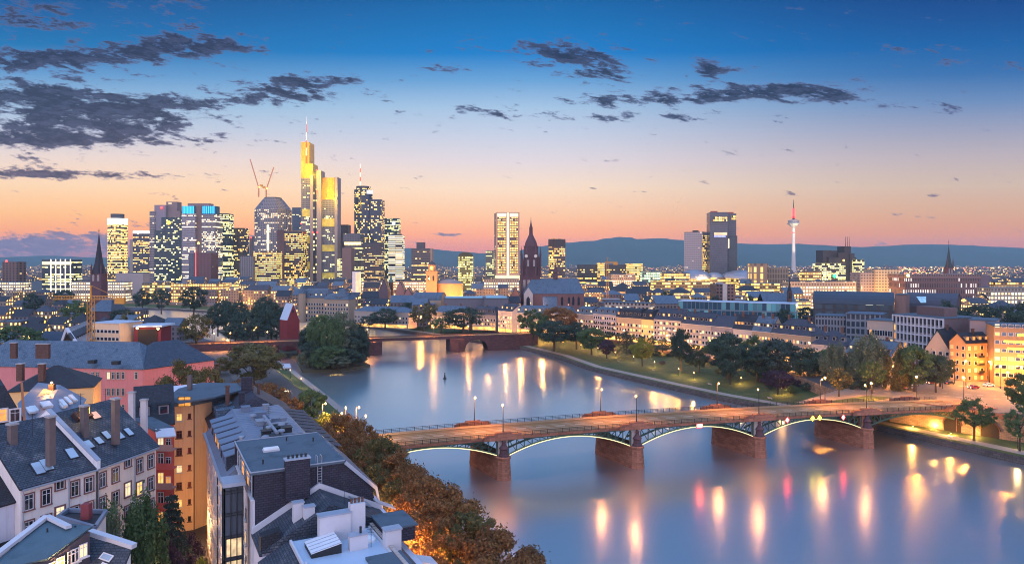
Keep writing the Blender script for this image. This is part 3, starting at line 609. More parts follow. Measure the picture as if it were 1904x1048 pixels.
# the tallest tower
Yt = 1300; o = T('tallest_tower', 'tallest tower, grey shafts with golden floodlit top and red white antenna', 'skyscraper', (X_(593,Yt),Yt+25,GZ))
mt = facade('facade_tall', (.24,.23,.27), (.09,.10,.13), 2.8, 3.6, .72, .6, .34, GRN, 1.6, .4); shaft = mat('shaft_pale_grey', (.25,.21,.22), .6, .05, .02); core = mat('shaft_dark_glass', (.035,.04,.05), .3)
gold = facade('gold_panels', (1.0,.50,.02), (1.0,.5,.02), 2.8, 3.6, .86, .9, 0, YEL, 0);  # the crown's yellow floodlight is also put into this base colour
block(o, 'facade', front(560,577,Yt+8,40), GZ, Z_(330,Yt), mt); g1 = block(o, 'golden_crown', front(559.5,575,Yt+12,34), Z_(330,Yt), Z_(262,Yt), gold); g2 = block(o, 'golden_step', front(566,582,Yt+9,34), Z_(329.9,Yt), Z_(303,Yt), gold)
block(o, 'corner_shaft', front(576.5,582,Yt+2,20), GZ, Z_(325,Yt), shaft); block(o, 'glass_core', front(581,589,Yt+4,22), GZ, Z_(318,Yt), facade('facade_core', (.03,.03,.04), (.03,.035,.045), 5, 7, .55, .5, .5, GRN, 1.5)); block(o, 'corner_shaft', front(588.5,597,Yt,26), GZ, Z_(317,Yt), shaft)
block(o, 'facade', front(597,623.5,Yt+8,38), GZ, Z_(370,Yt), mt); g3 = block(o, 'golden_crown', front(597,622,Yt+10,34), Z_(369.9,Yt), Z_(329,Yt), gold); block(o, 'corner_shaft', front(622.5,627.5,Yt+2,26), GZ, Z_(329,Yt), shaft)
for py0, py1, a, b in ((388,402,562,576),(438,452,562,576),(486,500,562,576),(406,421,599,622),(455,467,599,622),(507,517,599,622)):
    k = MB(); k.prism(front(a,b,Yt+7.2,.7), Z_(py1,Yt), Z_(py0,Yt)); k.build('sky_garden', glow('sky_garden_light', (.85,.66,.10), .4, .75, .12), o)
for px, py in ((589,317),(597,372),(590,355),(582,432),(590,432),(560,415)): lampball(o, 'warning_lamp', (X_(px,Yt),Yt-1,Z_(py,Yt)), 1.3, red_lamp)
k = MB(); a0, a1 = Q(572,305,Yt+14), Q(572,219,Yt+14)
for q in range(6):
    z0_, z1_ = a0.z+(a1.z-a0.z)*q/6, a0.z+(a1.z-a0.z)*(q+1)/6; k.cur = q%2; k.tube((a0.x,a0.y-8,z0_), (a0.x,a0.y-8,z1_), 1.5-q*.2, 1.3-q*.2, 6)
k.build('antenna', [mat('antenna_red', (.55,.08,.05)), mat('antenna_white', (.7,.68,.65))], o)
GOLD = (1,.58,.02)
for px, py, dY in ((567,320,-26),(566,296,-26),(574,322,-22),(605,364,-24),(616,364,-24)): light(Q(px,py,Yt+dY), GOLD, 36000, 2, o)
for px, py in ((571,258),(571,236)): light(Q(px,py,Yt-8), (1,.6,.2), 8000, 1, o)
tower('slim_dark_tower', 'slim dark windowless tower just right of the tallest tower', front(630,647,1400,25), 1400, 418, mat('dark_violet_cladding', (.085,.06,.075), .6)); tower('small_lit_block', 'small bright block wedged at the right foot of the tallest tower', front(627,636,1260,20), 1260, 481, facade('facade_small_lit', (.3,.25,.18), (.1,.1,.1), 3, 3.4, .8, .6, .6, GRN, 1.4))
o, zt, c = tower('banded_tower', 'mid-height tower with a bright light band under its overhanging roof', front(641,672,1290,30), 1290, 452, facade('facade_banded', (.22,.17,.16), (.07,.06,.07), 3, 3.5, .85, .5, .5, GRN, 1.6, .7))
k = MB(); k.prism(front(640,671,1288,3), Z_(455,1290), Z_(450,1290)); k.build('light_band', glow('band_yellow', (1,.82,.35), 2), o); block(o, 'overhanging_roof', front(638,669,1286,36), Z_(450,1290), Z_(434,1290), facade('facade_over', (.16,.16,.2), (.07,.08,.1), 3, 3.5, .8, .6, .15, GRN, 1))
tower('brown_slab', 'plain brown slab in front of the banded tower', front(636,653,1230,24), 1230, 461, mat('brown_slab_stone', (.20,.12,.10), .8))
# round dark glass tower with antenna
m = facade('facade_navy', (.04,.055,.10), (.045,.07,.13), 3, 3.5, .85, .62, .36, YEL, 1.9, .25, run=1.5)
Ym = 1350; cx_, rr = X_(672,Ym), (X_(689,Ym)-X_(654.5,Ym))/2; rd = [Vector((cx_+rr*math.cos(q), Ym+rr+rr*math.sin(q))) for q in np.linspace(0, 2*PI, 17)[:-1]]
o, zt, c = tower('round_glass_tower', 'round navy glass tower with antenna mast, joined to a square wing', rd, Ym, 352, m); block(o, 'square_wing', front(684,709,Ym+8,36), GZ, Z_(370,Ym), m); block(o, 'crown', ins(rd,4), Z_(352,Ym), Z_(345,Ym), facade('facade_crown_navy', (.05,.06,.1), (.05,.06,.1), 3, 3.5, .8, .6, .5, YEL, 1.6)); block(o, 'bright_sign_panel', front(681,693,Ym+3,2), Z_(360,Ym), Z_(353,Ym), glow('panel_pale', (.8,.85,1), .8))
k = MB(); a0, a1 = Q(670,345,Ym+15), Q(670,305,Ym+15)
for q in range(5): z0_, z1_ = a0.z+(a1.z-a0.z)*q/5, a0.z+(a1.z-a0.z)*(q+1)/5; k.cur = (q+1)%2; k.tube((a0.x,a0.y,z0_), (a0.x,a0.y,z1_), 1.4-q*.15, 1.3-q*.15, 6)
k.build('antenna', [glow('antenna_lit_red', (1,.12,.04), 1.2), glow('antenna_lit_white', (1,.75,.55), 1.2)], o)
tower('dark_podium_block', 'dark brown block with lit floors at the foot of the round glass tower', front(676,709,1240,25), 1240, 452, facade('facade_podium', (.10,.06,.06), (.05,.05,.06), 3, 3.5, .85, .4, .42, ORG_, 1.5, .6))
tower('teal_glass_tower', 'glass tower with one white sign square, behind the striped tower', front(712,741,1480,28), 1480, 406, facade('facade_teal', (.05,.09,.11), (.06,.11,.14), 3, 3.6, .95, .6, .5, GRN, 1.5, .5)); 
k = MB(); k.prism(front(729,734.5,1479,1), Z_(418,1479), Z_(412,1479)); sg = k.build('sign_square', glow('sign_white', (.9,.95,1), 4), bpy.data.objects['teal_glass_tower'])
tower('striped_tower', 'tower of even bright floor stripes in front of the teal glass tower', front(722,748,1380,28), 1380, 437, facade('facade_stripes', (.10,.10,.12), (.06,.06,.07), 14, 3.8, .97, .48, .75, WHT, 1.7, .8, run=2), cap=[(726,744,434)])
tower('stepped_office', 'office tower with a narrower top box, alone between the striped tower and the orange church', front(765,799,1100,28), 1100, 462, facade('facade_stepped', (.14,.12,.12), (.05,.05,.06), 3, 3.6, .9, .42, .45, YEL, 1.7, .8, run=6), cap=[(773,788,450)])
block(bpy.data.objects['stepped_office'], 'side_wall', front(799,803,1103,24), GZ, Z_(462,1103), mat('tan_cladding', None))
o, zt, c = tower('gabled_block', 'yellow lit block with a curved gable top between orange church and bright tower', front(852,879,1250,20), 1250, 476, facade('facade_yellow_all', (.5,.38,.06), (.3,.25,.05), 3, 4, .8, .6, .6, GRN, 1.3, .2))
k = MB(); xa, xb = X_(852,1250), X_(879,1250); pr = [(xa+(xb-xa)*(.5-.5*math.cos(q)), zt+7*math.sin(q)) for q in np.linspace(0, PI, 11)]
for (a,za),(b,zb) in zip(pr, pr[1:]): k.face([(a,1250,za),(b,1250,zb),(b,1270,zb),(a,1270,za)]); k.face([(a,1250,zt),(b,1250,zt),(b,1250,zb),(a,1250,za)])
k.build('curved_gable', mat('dark_gable', (.10,.08,.03)), o)
tower('pale_lit_block', 'grey-green lit block tucked against the left side of the bright cream tower', front(903,920,1300,24), 1300, 466, facade('facade_palelit', (.26,.24,.17), (.1,.1,.08), 3, 3.5, .8, .5, .5, GRN, 1.4))
# bright cream tower
Yu = 1120; m = facade('facade_cream_lit', (.26,.15,.11), (.10,.07,.06), 2.6, 3.8, .72, .6, .66, YEL, 1.5, .4); o, zt, c = tower('bright_cream_tower', 'bright cream tower split by a glowing vertical strip, left of the cathedral', front(922,966,Yu,30), Yu, 395, mat('cream_cladding', (.42,.27,.20), .7))
for a, b in ((925,941),(948,963.5)): block(o, 'window_field', front(a,b,Yu-.5,3), Z_(508,Yu), Z_(404,Yu), m); block(o, 'lit_crown_band', front(a,b,Yu-.6,3), Z_(403,Yu), Z_(396.5,Yu), glow('crown_cream', (1,.82,.50), 1.4, .35, .08))
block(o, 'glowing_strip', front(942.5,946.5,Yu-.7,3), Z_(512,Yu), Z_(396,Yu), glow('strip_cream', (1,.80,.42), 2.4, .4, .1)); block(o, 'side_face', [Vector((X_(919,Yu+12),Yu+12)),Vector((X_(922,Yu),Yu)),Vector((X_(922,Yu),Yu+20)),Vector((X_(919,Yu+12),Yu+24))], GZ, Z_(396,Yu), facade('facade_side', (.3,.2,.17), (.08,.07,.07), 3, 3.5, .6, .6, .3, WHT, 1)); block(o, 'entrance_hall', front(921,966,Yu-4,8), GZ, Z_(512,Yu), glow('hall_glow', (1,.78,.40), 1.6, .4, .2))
o, zt, c = tower('amber_tower', 'shorter amber-lit tower just right of the cathedral spire', foot(1020,1034,1051,1150,40), 1150, 444, facade('facade_amber_tower', (.30,.19,.14), (.10,.07,.06), 2.4, 3.5, .7, .6, .55, YEL, 1.8, .3))
block(o, 'top_band', ins(foot(1020,1034,1051,1150,40),-.5), Z_(459,1150), Z_(445,1150), facade('facade_topband', (.12,.08,.08), (.10,.07,.07), 2.4, 14, .5, .9, .05, YEL, 1))
# right pair
o, zt, c = tower('white_perforated_block', 'pale block with tiny punched windows, left of the tall dark glass tower', foot(1272,1306,1320,1150,35), 1150, 431, facade('facade_perforated', (.62,.52,.52), (.07,.06,.08), 3.4, 3.6, .42, .5, .16, WHT, 1.2, .1)); 
a_ = foot(1272,1306,1320,1150,35); block(o, 'lit_side', [a_[1]+Vector((.25,-.17)), a_[2]+Vector((.25,-.17)), a_[2]+Vector((-1,.7)), a_[1]+Vector((-1,.7))], GZ, Z_(437,1150), facade('facade_lit_side', (.3,.25,.18), (.12,.1,.08), 3, 3.4, .85, .6, .55, YEL, 1.2, .3)); block(o, 'rooftop_plant', front(1289,1299,1165,5), zt, zt+3, dark_metal)
mg = facade('facade_steel_glass', (.14,.14,.18), (.10,.11,.15), 1.6, 3.5, .85, .7, .07, WHT, 1.0, .2); o, zt, c = tower('folded_glass_tower', 'tall folded dark glass tower beside the pale punched block', [Vector(p) for p in ((X_(1320,1130),1130),(X_(1353,1125),1125),(X_(1355,1140),1150),(X_(1317,1150),1160))], 1130, 395, mg)
block(o, 'rear_wing', front(1352,1369,1146,26), GZ, Z_(397,1146), mg); block(o, 'low_wing', front(1354,1371,1132,30), GZ, Z_(438,1132), facade('facade_low_wing', (.05,.07,.09), (.05,.08,.11), 2, 3.5, .9, .7, .1, YEL, .8))
k = MB(); k.prism(front(1326,1352,1124,.8), Z_(412,1124), Z_(403,1124)); k.prism(front(1360,1369,1145,.8), Z_(409,1145), Z_(401,1145)); k.build('lit_floors', facade('facade_top_lit', (.1,.1,.1), (.1,.1,.1), 3, 4, .8, .7, .85, YEL, 1.8, .1), o)
k = MB(); k.prism(front(1328,1352,1124.2,.7), Z_(437,1124), Z_(432,1124)); k.build('lit_band', glow('band_orange_pale', (1,.62,.35), 1.2, .4, .2), o); k = MB(); k.prism(front(1328,1349,1123.6,.4), Z_(441,1124), Z_(437.5,1124)); k.build('blue_light_row', glow('blue_row', (.35,.4,1), 1.6, .6, .4), o); k = MB(); k.prism(front(1354,1356,1131,.8), Z_(461,1131), Z_(444,1131)); k.build('lit_strip', glow('strip_cream', None, 0), o); k = MB(); k.prism(front(1322,1334,1140,4), zt, zt+3); k.prism(front(1350,1364,1150,4), zt, zt+2); k.build('roof_rail', mat('roof_rail_red', (.3,.06,.05)), o)
# TV tower
Yv = 2600; b = Q(1475.5,517,Yv); o = T('television_tower', 'tall slender telecom tower with dish-shaped pod and red-lit antenna', 'telecom tower', (b.x,Yv,GZ)); pm = Yv/F
zz = lambda py: Z_(py,Yv)-GZ
k = MB(); k.lathe((b.x,Yv,GZ), [(4.6*pm,0),(3.9*pm,zz(497)),(3.1*pm,zz(470)),(2.5*pm,zz(423))], 20); k.build('shaft', mat('tv_shaft', (.55,.48,.44), .7), o)
k = MB(); k.lathe((b.x,Yv,GZ), [(2.6*pm,zz(423)),(6*pm,zz(420)),(11.5*pm,zz(416)),(11.5*pm,zz(415)),(9.5*pm,zz(414.8)),(9.5*pm,zz(411)),(10.5*pm,zz(410.8)),(10.3*pm,zz(410)),(2.5*pm,zz(408))], 28); k.build('pod', mat('tv_pod', (.40,.36,.33), .5), o)
k = MB(); k.lathe((b.x,Yv,GZ), [(2.2*pm,zz(408)),(1.8*pm,zz(403))], 12); k.lathe((b.x,Yv,GZ), [(1.2*pm,zz(388)),(.8*pm,zz(383)),(.3*pm,zz(371.5)),(0,zz(371))], 8); k.build('antenna', dark_metal, o)
k = MB()
for q in range(9): zq = zz(405-q*2); k.lathe((b.x,Yv,GZ), [(1.2*pm,zq),((4.2-q*.2)*pm,zq+.6),((4.2-q*.2)*pm,zq+1.6),(1.2*pm,zq+2.2)], 14)
k.lathe((b.x,Yv,GZ), [(1.4*pm,zz(407)),(1.2*pm,zz(387))], 10); k.build('red_lit_rings', glow('tv_red', (1,.06,.08), 2.2, .3, .3), o)
k = MB(); k.lathe((b.x,Yv,GZ), [(3.0*pm,zz(433.5)),(3.0*pm,zz(432))], 16); k.build('red_ring_light', red_lamp, o)
for s_ in (-30,0,30): light((b.x+s_, Yv-55, GZ+70), (1,.85,.65), 60000, 4, o, ((b.x,Yv,GZ+130), 70)) if s_ else None
light((b.x, Yv-40, Z_(428,Yv)), (1,.85,.6), 40000, 4, o)
# dark industrial cluster at right
Yi = 1150; o = T('power_station', 'dark industrial cluster with masts and one green light, right of the telecom tower', 'power station', (X_(1560,Yi),Yi,GZ)); dk = mat('dark_industrial', (.05,.042,.045), .8)
for i, (a, b_, py, dY) in enumerate(((1530,1546,465,0),(1546,1558,466,4),(1541,1562,478,-6),(1559,1572,469,0),(1570,1582,458,2),(1580,1589,471,0),(1585,1592,478,4))): block(o, 'furnace_block', front(a,b_,Yi+dY,26), GZ, Z_(py,Yi+dY), dk)
k = MB()
for px in (1572,1575.5,1579): k.tube(Q(px,459,Yi+8), Q(px,440,Yi+8), .5, .25, 5)
k.build('mast', dark_metal, o)
k = MB(); mf = facade('facade_industrial', (.10,.08,.06), (.1,.08,.06), 2.6, 3, .8, .6, .6, GRN, 2.0, .3); k.prism(front(1516,1572,Yi-14,10), GZ, Z_(489,Yi-14)); k.build('lit_pipe_hall', mf, o); k = MB(); k.prism(front(1591,1607,Yi-12,12), GZ, Z_(482,Yi-12)); k.build('lit_side_hall', mf, o)
lampball(o, 'green_lamp', Q(1552,513,Yi-40), 3.2, glow('green_lamp', (.05,.9,.25), 3)); lampball(o, 'lamp', Q(1569,484,Yi-8), 1.6, amber_lamp)
# big offices at right
o, zt, c = tower('red_office_block', 'long reddish office block of tall narrow windows beneath the right-hand hills', front(1683,1823,700,30), 700, 511, facade('facade_red_office', (.26,.13,.11), (.10,.08,.09), 2.4, 6.2, .45, .62, .42, ((.95,.8,.75),(1,.88,.8)), .85, .2), cat='office building'); block(o, 'plain_end', front(1823,1840,702,28), GZ, Z_(512,702), mat('red_end_wall', (.17,.12,.13), .9)); block(o, 'cornice', front(1682,1824,699,32), Z_(517,699), Z_(510,699), facade('facade_cornice', (.34,.19,.16), (.08,.05,.05), 2.4, 8, .5, .5, 0, WHT, 0))
for w_ in range(2): lampball(o, 'lamp', Q(1688.5,512,697), 1.7, glow('lamp_yellow', (1,.75,.2), 6)) if w_ == 0 else None
o, zt, c = tower('cream_office_block', 'cream block with floodlit face and one bright top floor, left of the long reddish office', front(1628,1673,760,26), 760, 501, facade('facade_cream_dots', (.62,.48,.32), (.10,.08,.07), 3.2, 3.2, .45, .5, .12, WHT, 1.0), cat='office building'); block(o, 'left_wing', front(1600,1628,764,24), GZ, Z_(506,764), facade('facade_left_wing', (.34,.28,.30), (.08,.07,.08), 3, 3.2, .5, .5, .14, WHT, 1)); k = MB(); k.prism(front(1653,1671,759,1), Z_(513,759), Z_(509,759)); k.build('lit_floor', glow('lit_yellow_white', None, 0), o); light(Q(1650,538,735), (1,.72,.35), 14000, 2, o)
# brown point block amid the centre
o, zt, c = tower('brown_apartment_block', 'brown and cream apartment block standing above the blue-lit glass hall', front(1331,1345,600,18), 600, 529, facade('facade_brown_flat', (.24,.14,.11), (.08,.06,.06), 3, 3, .6, .6, .3, WHT, 1.2), cat='apartment block'); block(o, 'cream_shaft', front(1344,1352,599,20), GZ, Z_(527,599), mat('cream_shaft', (.5,.42,.36))); block(o, 'right_face', front(1352,1367,601,18), GZ, Z_(529,601), facade('facade_brown_flat2', (.34,.18,.14), (.09,.06,.06), 3, 3, .55, .55, .25, ORG_, 1.2))
# ================================================================== houses and windows
WM = {}
def win_mesh(w_, h_, style, lit):
    key = (round(w_,2), round(h_,2), style, lit)
    if key in WM: return WM[key]
    k = MB(); f = .09 if style != 'far' else .16
    def bx(x0,x1,z0,z1,y0,y1): k.prism([(x0,y0),(x1,y0),(x1,y1),(x0,y1)], z0, z1, True, True)
    k.cur = 0
    if style == 'far':
        bx(-w_/2-f,w_/2+f,0,h_,-.06,.02)
        k.cur = 1; k.face([(-w_/2,-.075,.1),(w_/2,-.075,.1),(w_/2,-.075,h_-.1),(-w_/2,-.075,h_-.1)])
    else:
        bx(-w_/2,-w_/2+f,0,h_,-.05,.02); bx(w_/2-f,w_/2,0,h_,-.05,.02); bx(-w_/2+f,w_/2-f,h_-f,h_,-.05,.02); bx(-w_/2+f,w_/2-f,0,f,-.05,.02)
        if w_ > .8: bx(-.035,.035,f,h_-f,-.045,.02)
        if h_ > 1.4: bx(-w_/2+f,w_/2-f,h_*.68,h_*.68+.07,-.043,.02)
    me = bpy.data.meshes.new('window'); me.from_pydata(k.v, [], k.f); me.polygons.foreach_set('material_index', k.mi)
    WM[key] = me; return me
SM = {}; pl_grey_d = mat('dormer_cheek', (.20,.19,.21), .8, .1, 1)
def quadmesh(key, pts, m):
    if key in SM: return SM[key]
    me = bpy.data.meshes.new(key[0]); me.from_pydata(pts, [], [list(range(len(pts)))]); me.materials.append(m); SM[key] = me; return me
def boxmesh(key, x0,x1,y0,y1,z0,z1, m):
    if key in SM: return SM[key]
    k = MB(); k.prism([(x0,y0),(x1,y0),(x1,y1),(x0,y1)], z0, z1, True, True); me = bpy.data.meshes.new(key[0]); me.from_pydata(k.v, [], k.f); me.materials.append(m); SM[key] = me; return me
def far_window(parent, p, rz, w_, h_, lit, fm):
    pm = pane_lit[lit-1] if lit else pane_dark; key = (w_, h_, 'far', lit, fm.name)
    if key not in WM:
        me = win_mesh(w_, h_, 'far', lit).copy(); me.materials.append(fm); me.materials.append(pm); WM[key] = me
    o = bpy.data.objects.new('window', WM[key]); link(o, parent, Vector(p)-ORG[parent.name]); o.rotation_euler = (0,0,rz); return o
def near_window(parent, p, rz, w_, h_, lit, fm=None, surround=None, sill=True, tilt=0):
    fm = fm or frame_white; key = (w_, h_, 'near', fm.name)
    if key not in WM: me = win_mesh(w_, h_, 'near', 0).copy(); me.materials.append(fm); WM[key] = me
    o = bpy.data.objects.new('window', WM[key]); link(o, parent, Vector(p)-ORG[parent.name]); o.rotation_euler = (tilt,0,rz)
    pm = pane_lit[lit-1] if lit else pane_dark
    me = quadmesh(('pane',w_,h_,pm.name), [(-w_/2,-.012,.02),(w_/2,-.012,.02),(w_/2,-.012,h_-.02),(-w_/2,-.012,h_-.02)], pm); link(bpy.data.objects.new('pane', me), o)
    if surround:
        key = ('surround',w_,h_,surround.name)
        if key not in SM:
            k = MB(); g_ = .16
            for x0,x1,z0,z1 in ((-w_/2-g_,-w_/2,-.1,h_+g_),(w_/2,w_/2+g_,-.1,h_+g_),(-w_/2,w_/2,h_,h_+g_)): k.prism([(x0,-.09),(x1,-.09),(x1,.02),(x0,.02)], z0, z1, True, True)
            me = bpy.data.meshes.new('surround'); me.from_pydata(k.v, [], k.f); me.materials.append(surround); SM[key] = me
        link(bpy.data.objects.new('surround', SM[key]), o)
    if sill: link(bpy.data.objects.new('sill', boxmesh(('sill',w_,(surround or fm).name), -w_/2-.18,w_/2+.18,-.2,.02,-.14,0, surround or fm)), o)
    return o
def grid_windows(parent, p0, p1, zs, n, w_, h_, lit=.15, style='far', fm=None, skip=None, surround=None, u0=0, u1=1, kinds=(1,2,3), sill=True):
    p0, p1 = V2(p0), V2(p1); d = (p1-p0).normalized(); nrm = Vector((d.y,-d.x,0)); rz = math.atan2(d.y, d.x); L = (p1-p0).length
    for zi, z in enumerate(zs):
        for i in range(n):
            if skip and skip(zi, i): continue
            p = p0+d*(L*(u0+(u1-u0)*(i+.5)/n))+nrm*.02; p.z = z
            l = random.choice(kinds) if random.random() < lit else 0
            if style == 'far': far_window(parent, p, rz, w_, h_, l, fm or frame_white)
            else: near_window(parent, p, rz, w_, h_, l, fm, surround, sill)
def house(name, label, p0, p1, dep, z0, ze, zr, wall, roof, kind='gable', cat='house', group=None, wins=None, dorm=0, dorm_z=.25, chim=0, chm=None, over=.35, dlit=.35, side_wins=None, inset=None, wallpart=True):
    """p0->p1: the front wall from left to right as seen from outside; dep: depth behind it"""
    p0, p1 = V2(p0), V2(p1); d = (p1-p0).normalized(); n = Vector((-d.y,d.x,0)); L = (p1-p0).length; c = (p0+p1)/2+n*dep/2
    o = T(name, label, cat, (c.x,c.y,z0), group)
    G = lambda u, v, z: Vector(((p0+d*u+n*v).x, (p0+d*u+n*v).y, z))
    k = MB(); k.prism([G(0,0,0),G(L,0,0),G(L,dep,0),G(0,dep,0)], z0, ze, True)
    if kind == 'gable':
        for u in (0, L):
            f = [G(u,0,ze),G(u,dep,ze),G(u,dep/2,zr-.05)]; k.face(f if u else f[::-1], [(0,ze),(dep,ze),(dep/2,zr)])
    if kind == 'gable_front':
        for v in (0, dep): f = [G(0,v,ze),G(L,v,ze),G(L/2,v,zr-.05)]; k.face(f if not v else f[::-1], [(0,0),(L,0),(L/2,5)])
    W_ = k.build('wall', wall, o); k = MB(); th = .28; q = over
    sl = (zr-ze)/(dep/2) if kind != 'gable_front' else (zr-ze)/(L/2)
    if kind == 'gable':
        k.slab([G(-q*.6,-q,ze-q*sl+th),G(L+q*.6,-q,ze-q*sl+th),G(L+q*.6,dep/2,zr+th),G(-q*.6,dep/2,zr+th)], th); k.slab([G(L+q*.6,dep+q,ze-q*sl+th),G(-q*.6,dep+q,ze-q*sl+th),G(-q*.6,dep/2,zr+th),G(L+q*.6,dep/2,zr+th)], th)
    elif kind == 'gable_front':
        k.slab([G(-q,dep+q*.6,ze-q*sl+th),G(-q,-q*.6,ze-q*sl+th),G(L/2,-q*.6,zr+th),G(L/2,dep+q*.6,zr+th)], th); k.slab([G(L+q,-q*.6,ze-q*sl+th),G(L+q,dep+q*.6,ze-q*sl+th),G(L/2,dep+q*.6,zr+th),G(L/2,-q*.6,zr+th)], th)
    elif kind in ('hip','mansard'):
        i = inset if inset is not None else (dep/2 if kind == 'hip' else 1.8); iv = dep/2-.05 if kind == 'hip' else i; i = min(i, L/2-.1)
        b = [G(-q,-q,ze),G(L+q,-q,ze),G(L+q,dep+q,ze),G(-q,dep+q,ze)]; t_ = [G(i,iv,zr),G(L-i,iv,zr),G(L-i,dep-iv,zr),G(i,dep-iv,zr)]
        k.prism([v for v in b], ze-.25, ze, False, True)
        for a in range(4):
            e = (a+1)%4; A = (b[e]-b[a]); l1 = A.length; e1 = A.normalized(); hgt = math.dist((t_[a]-b[a]-e1*(t_[a]-b[a]).dot(e1)), (0,0,0)); k.face([b[a],b[e],t_[e],t_[a]], [(0,0),(l1,0),((t_[e]-b[a]).dot(e1),hgt),((t_[a]-b[a]).dot(e1),hgt)])
        if kind == 'mansard':
            top = [G(L*.5 if False else i,dep/2,zr+.9),G(L-i,dep/2,zr+.9)]
            k.face([t_[0],t_[1],top[1],top[0]], [(0,0),(L,0),(L,dep/2),(0,dep/2)]); k.face([t_[2],t_[3],top[0],top[1]], [(0,0),(L,0),(L,dep/2),(0,dep/2)]); k.face([t_[1],t_[2],top[1]]); k.face([t_[3],t_[0],top[0]])
        else: k.face(t_)
    else:
        k.prism([G(-q,-q,0),G(L+q,-q,0),G(L+q,dep+q,0),G(-q,dep+q,0)], ze, ze+.35, True, True); k.prism([G(.3,.3,0),G(L-.3,.3,0),G(L-.3,dep-.3,0),G(.3,dep-.3,0)], ze+.35, ze+.42)
    r = k.build('roof', roof, o)
    if wins:
        for (zs, m_, w_, h_, lit) in wins: grid_windows(o, p0, p1, zs, m_, w_, h_, lit)
    if side_wins:
        for (zs, m_, w_, h_, lit) in side_wins: grid_windows(o, G(0,dep,0), p0, zs, m_, w_, h_, lit)
    if dorm and kind in ('gable','hip','mansard'):
        rz = math.atan2(d.y, d.x); iv = dep/2 if kind != 'mansard' else (inset or 1.8)
        for i in range(dorm):
            l = random.random() < dlit; key = ('dormer', l, roof.name)
            if key not in SM:
                m = MB(); m.prism([(-.85,0),(.85,0),(.85,2.6),(-.85,2.6)], -.3, 1.75, True); m.cur = 1; m.prism([(-1.05,-.2),(1.05,-.2),(1.05,2.8),(-1.05,2.8)], 1.75, 1.95, True, True); m.cur = 2; m.face([(-.6,-.03,.25),(.6,-.03,.25),(.6,-.03,1.5),(-.6,-.03,1.5)])
                me = bpy.data.meshes.new('dormer'); me.from_pydata(m.v, [], m.f); me.polygons.foreach_set('material_index', m.mi)
                for a in (pl_grey_d, roof, pane_lit[(len(SM)*7)%3] if l else pane_dark): me.materials.append(a)
                SM[key] = me
            v = iv*dorm_z; p = G(L*(i+.5)/dorm, v-.2, ze+(zr-ze)*dorm_z); oo = bpy.data.objects.new('dormer', SM[key]); link(oo, o, p-ORG[o.name]); oo.rotation_euler = (0,0,rz)
    for i in range(chim):
        u = L*(i+.6)/chim*random.uniform(.85,1); v = dep/2+random.uniform(-1.2,1.2); k = MB(); p = G(min(u,L-.8), v, 0); k.box((p.x,p.y,zr+.3), (1.1,.7,2.6), math.atan2(d.y,d.x)); k.box((p.x,p.y,zr+1.7), (1.3,.9,.2), math.atan2(d.y,d.x)); k.build('chimney', chm or brick_brown, r)
    return o
def barrel(name, label, p0, p1, dep, z0, ze, rise, wall, roof, cat='hall', group=None, n=12):
    p0, p1 = V2(p0), V2(p1); d = (p1-p0).normalized(); nn_ = Vector((-d.y,d.x,0)); L = (p1-p0).length; c = (p0+p1)/2+nn_*dep/2; o = T(name, label, cat, (c.x,c.y,z0), group)
    G = lambda u, v, z: Vector(((p0+d*u+nn_*v).x, (p0+d*u+nn_*v).y, z)); k = MB(); k.prism([G(0,0,0),G(L,0,0),G(L,dep,0),G(0,dep,0)], z0, ze, False)
    pr = [(dep/2*(1-math.cos(q)), ze+rise*math.sin(q)) for q in np.linspace(0,PI,n+1)]
    for u in (0, L): f = [G(u,a,b) for a,b in pr]; k.face(f[::-1] if u == 0 else f)
    k.build('wall', wall, o); k = MB()
    for (a,za),(b,zb) in zip(pr, pr[1:]): k.slab([G(-.3,a,za+.2),G(L+.3,a,za+.2),G(L+.3,b,zb+.2),G(-.3,b,zb+.2)], .25)
    k.build('roof', roof, o); return o
# ------------------------------------------------------------------ cathedral
Yd = 660; o = T('cathedral', 'dark red gothic cathedral with tall pinnacled tower and long slate roof', 'cathedral', (X_(988,Yd),Yd,GZ)); m_ = Yd/F; cxd = X_(987.5,Yd); zc = lambda py: Z_(py,Yd)
k = MB(); k.prism(front(967.5,1005,Yd-4,18), GZ, zc(512)); k.prism(front(969,1004,Yd-3,16), zc(512), zc(496)); k.build('tower_base', darkstone, o)
k = MB(); k.lathe((cxd,Yd+5,0), [(15*m_,zc(497)),(14.2*m_,zc(459)),(15*m_,zc(458.5)),(15*m_,zc(457))], 8, PI/8); k.build('octagon', darkstone, o)
k = MB(); k.lathe((cxd,Yd+5,0), [(13*m_,zc(457)),(10.8*m_,zc(449)),(7*m_,zc(442)),(4.2*m_,zc(436))], 8, PI/8); k.lathe((cxd,Yd+5,0), [(3.8*m_,zc(436)),(3.4*m_,zc(425)),(4.0*m_,zc(424.6)),(2.2*m_,zc(419)),(1.0*m_,zc(413)),(.5*m_,zc(407)),(0,zc(400))], 8, PI/8); k.build('spire', darkstone, o)
for px, py, dY in ((969.5,457,-3),(1005,457,-3),(972,470,-4),(1002,468,-4),(979,450,-8),(996,450,-8)):
    k = MB(); x = X_(px,Yd+dY); k.lathe((x,Yd+dY,0), [(1.7*m_,zc(512)),(1.5*m_,zc(py+18)),(1.9*m_,zc(py+17)),(.7*m_,zc(py+8)),(0,zc(py))], 6); k.build('pinnacle', darkstone, o)
for px in (978.5,996): 
    k = MB(); k.tube((X_(px,Yd-9),Yd-9.4,zc(476)), (X_(px,Yd-9),Yd-9.9,zc(476)), 1.5, n=16); k.build('clock_face', mat('clock_face', (.6,.52,.42)), o)
k = MB()
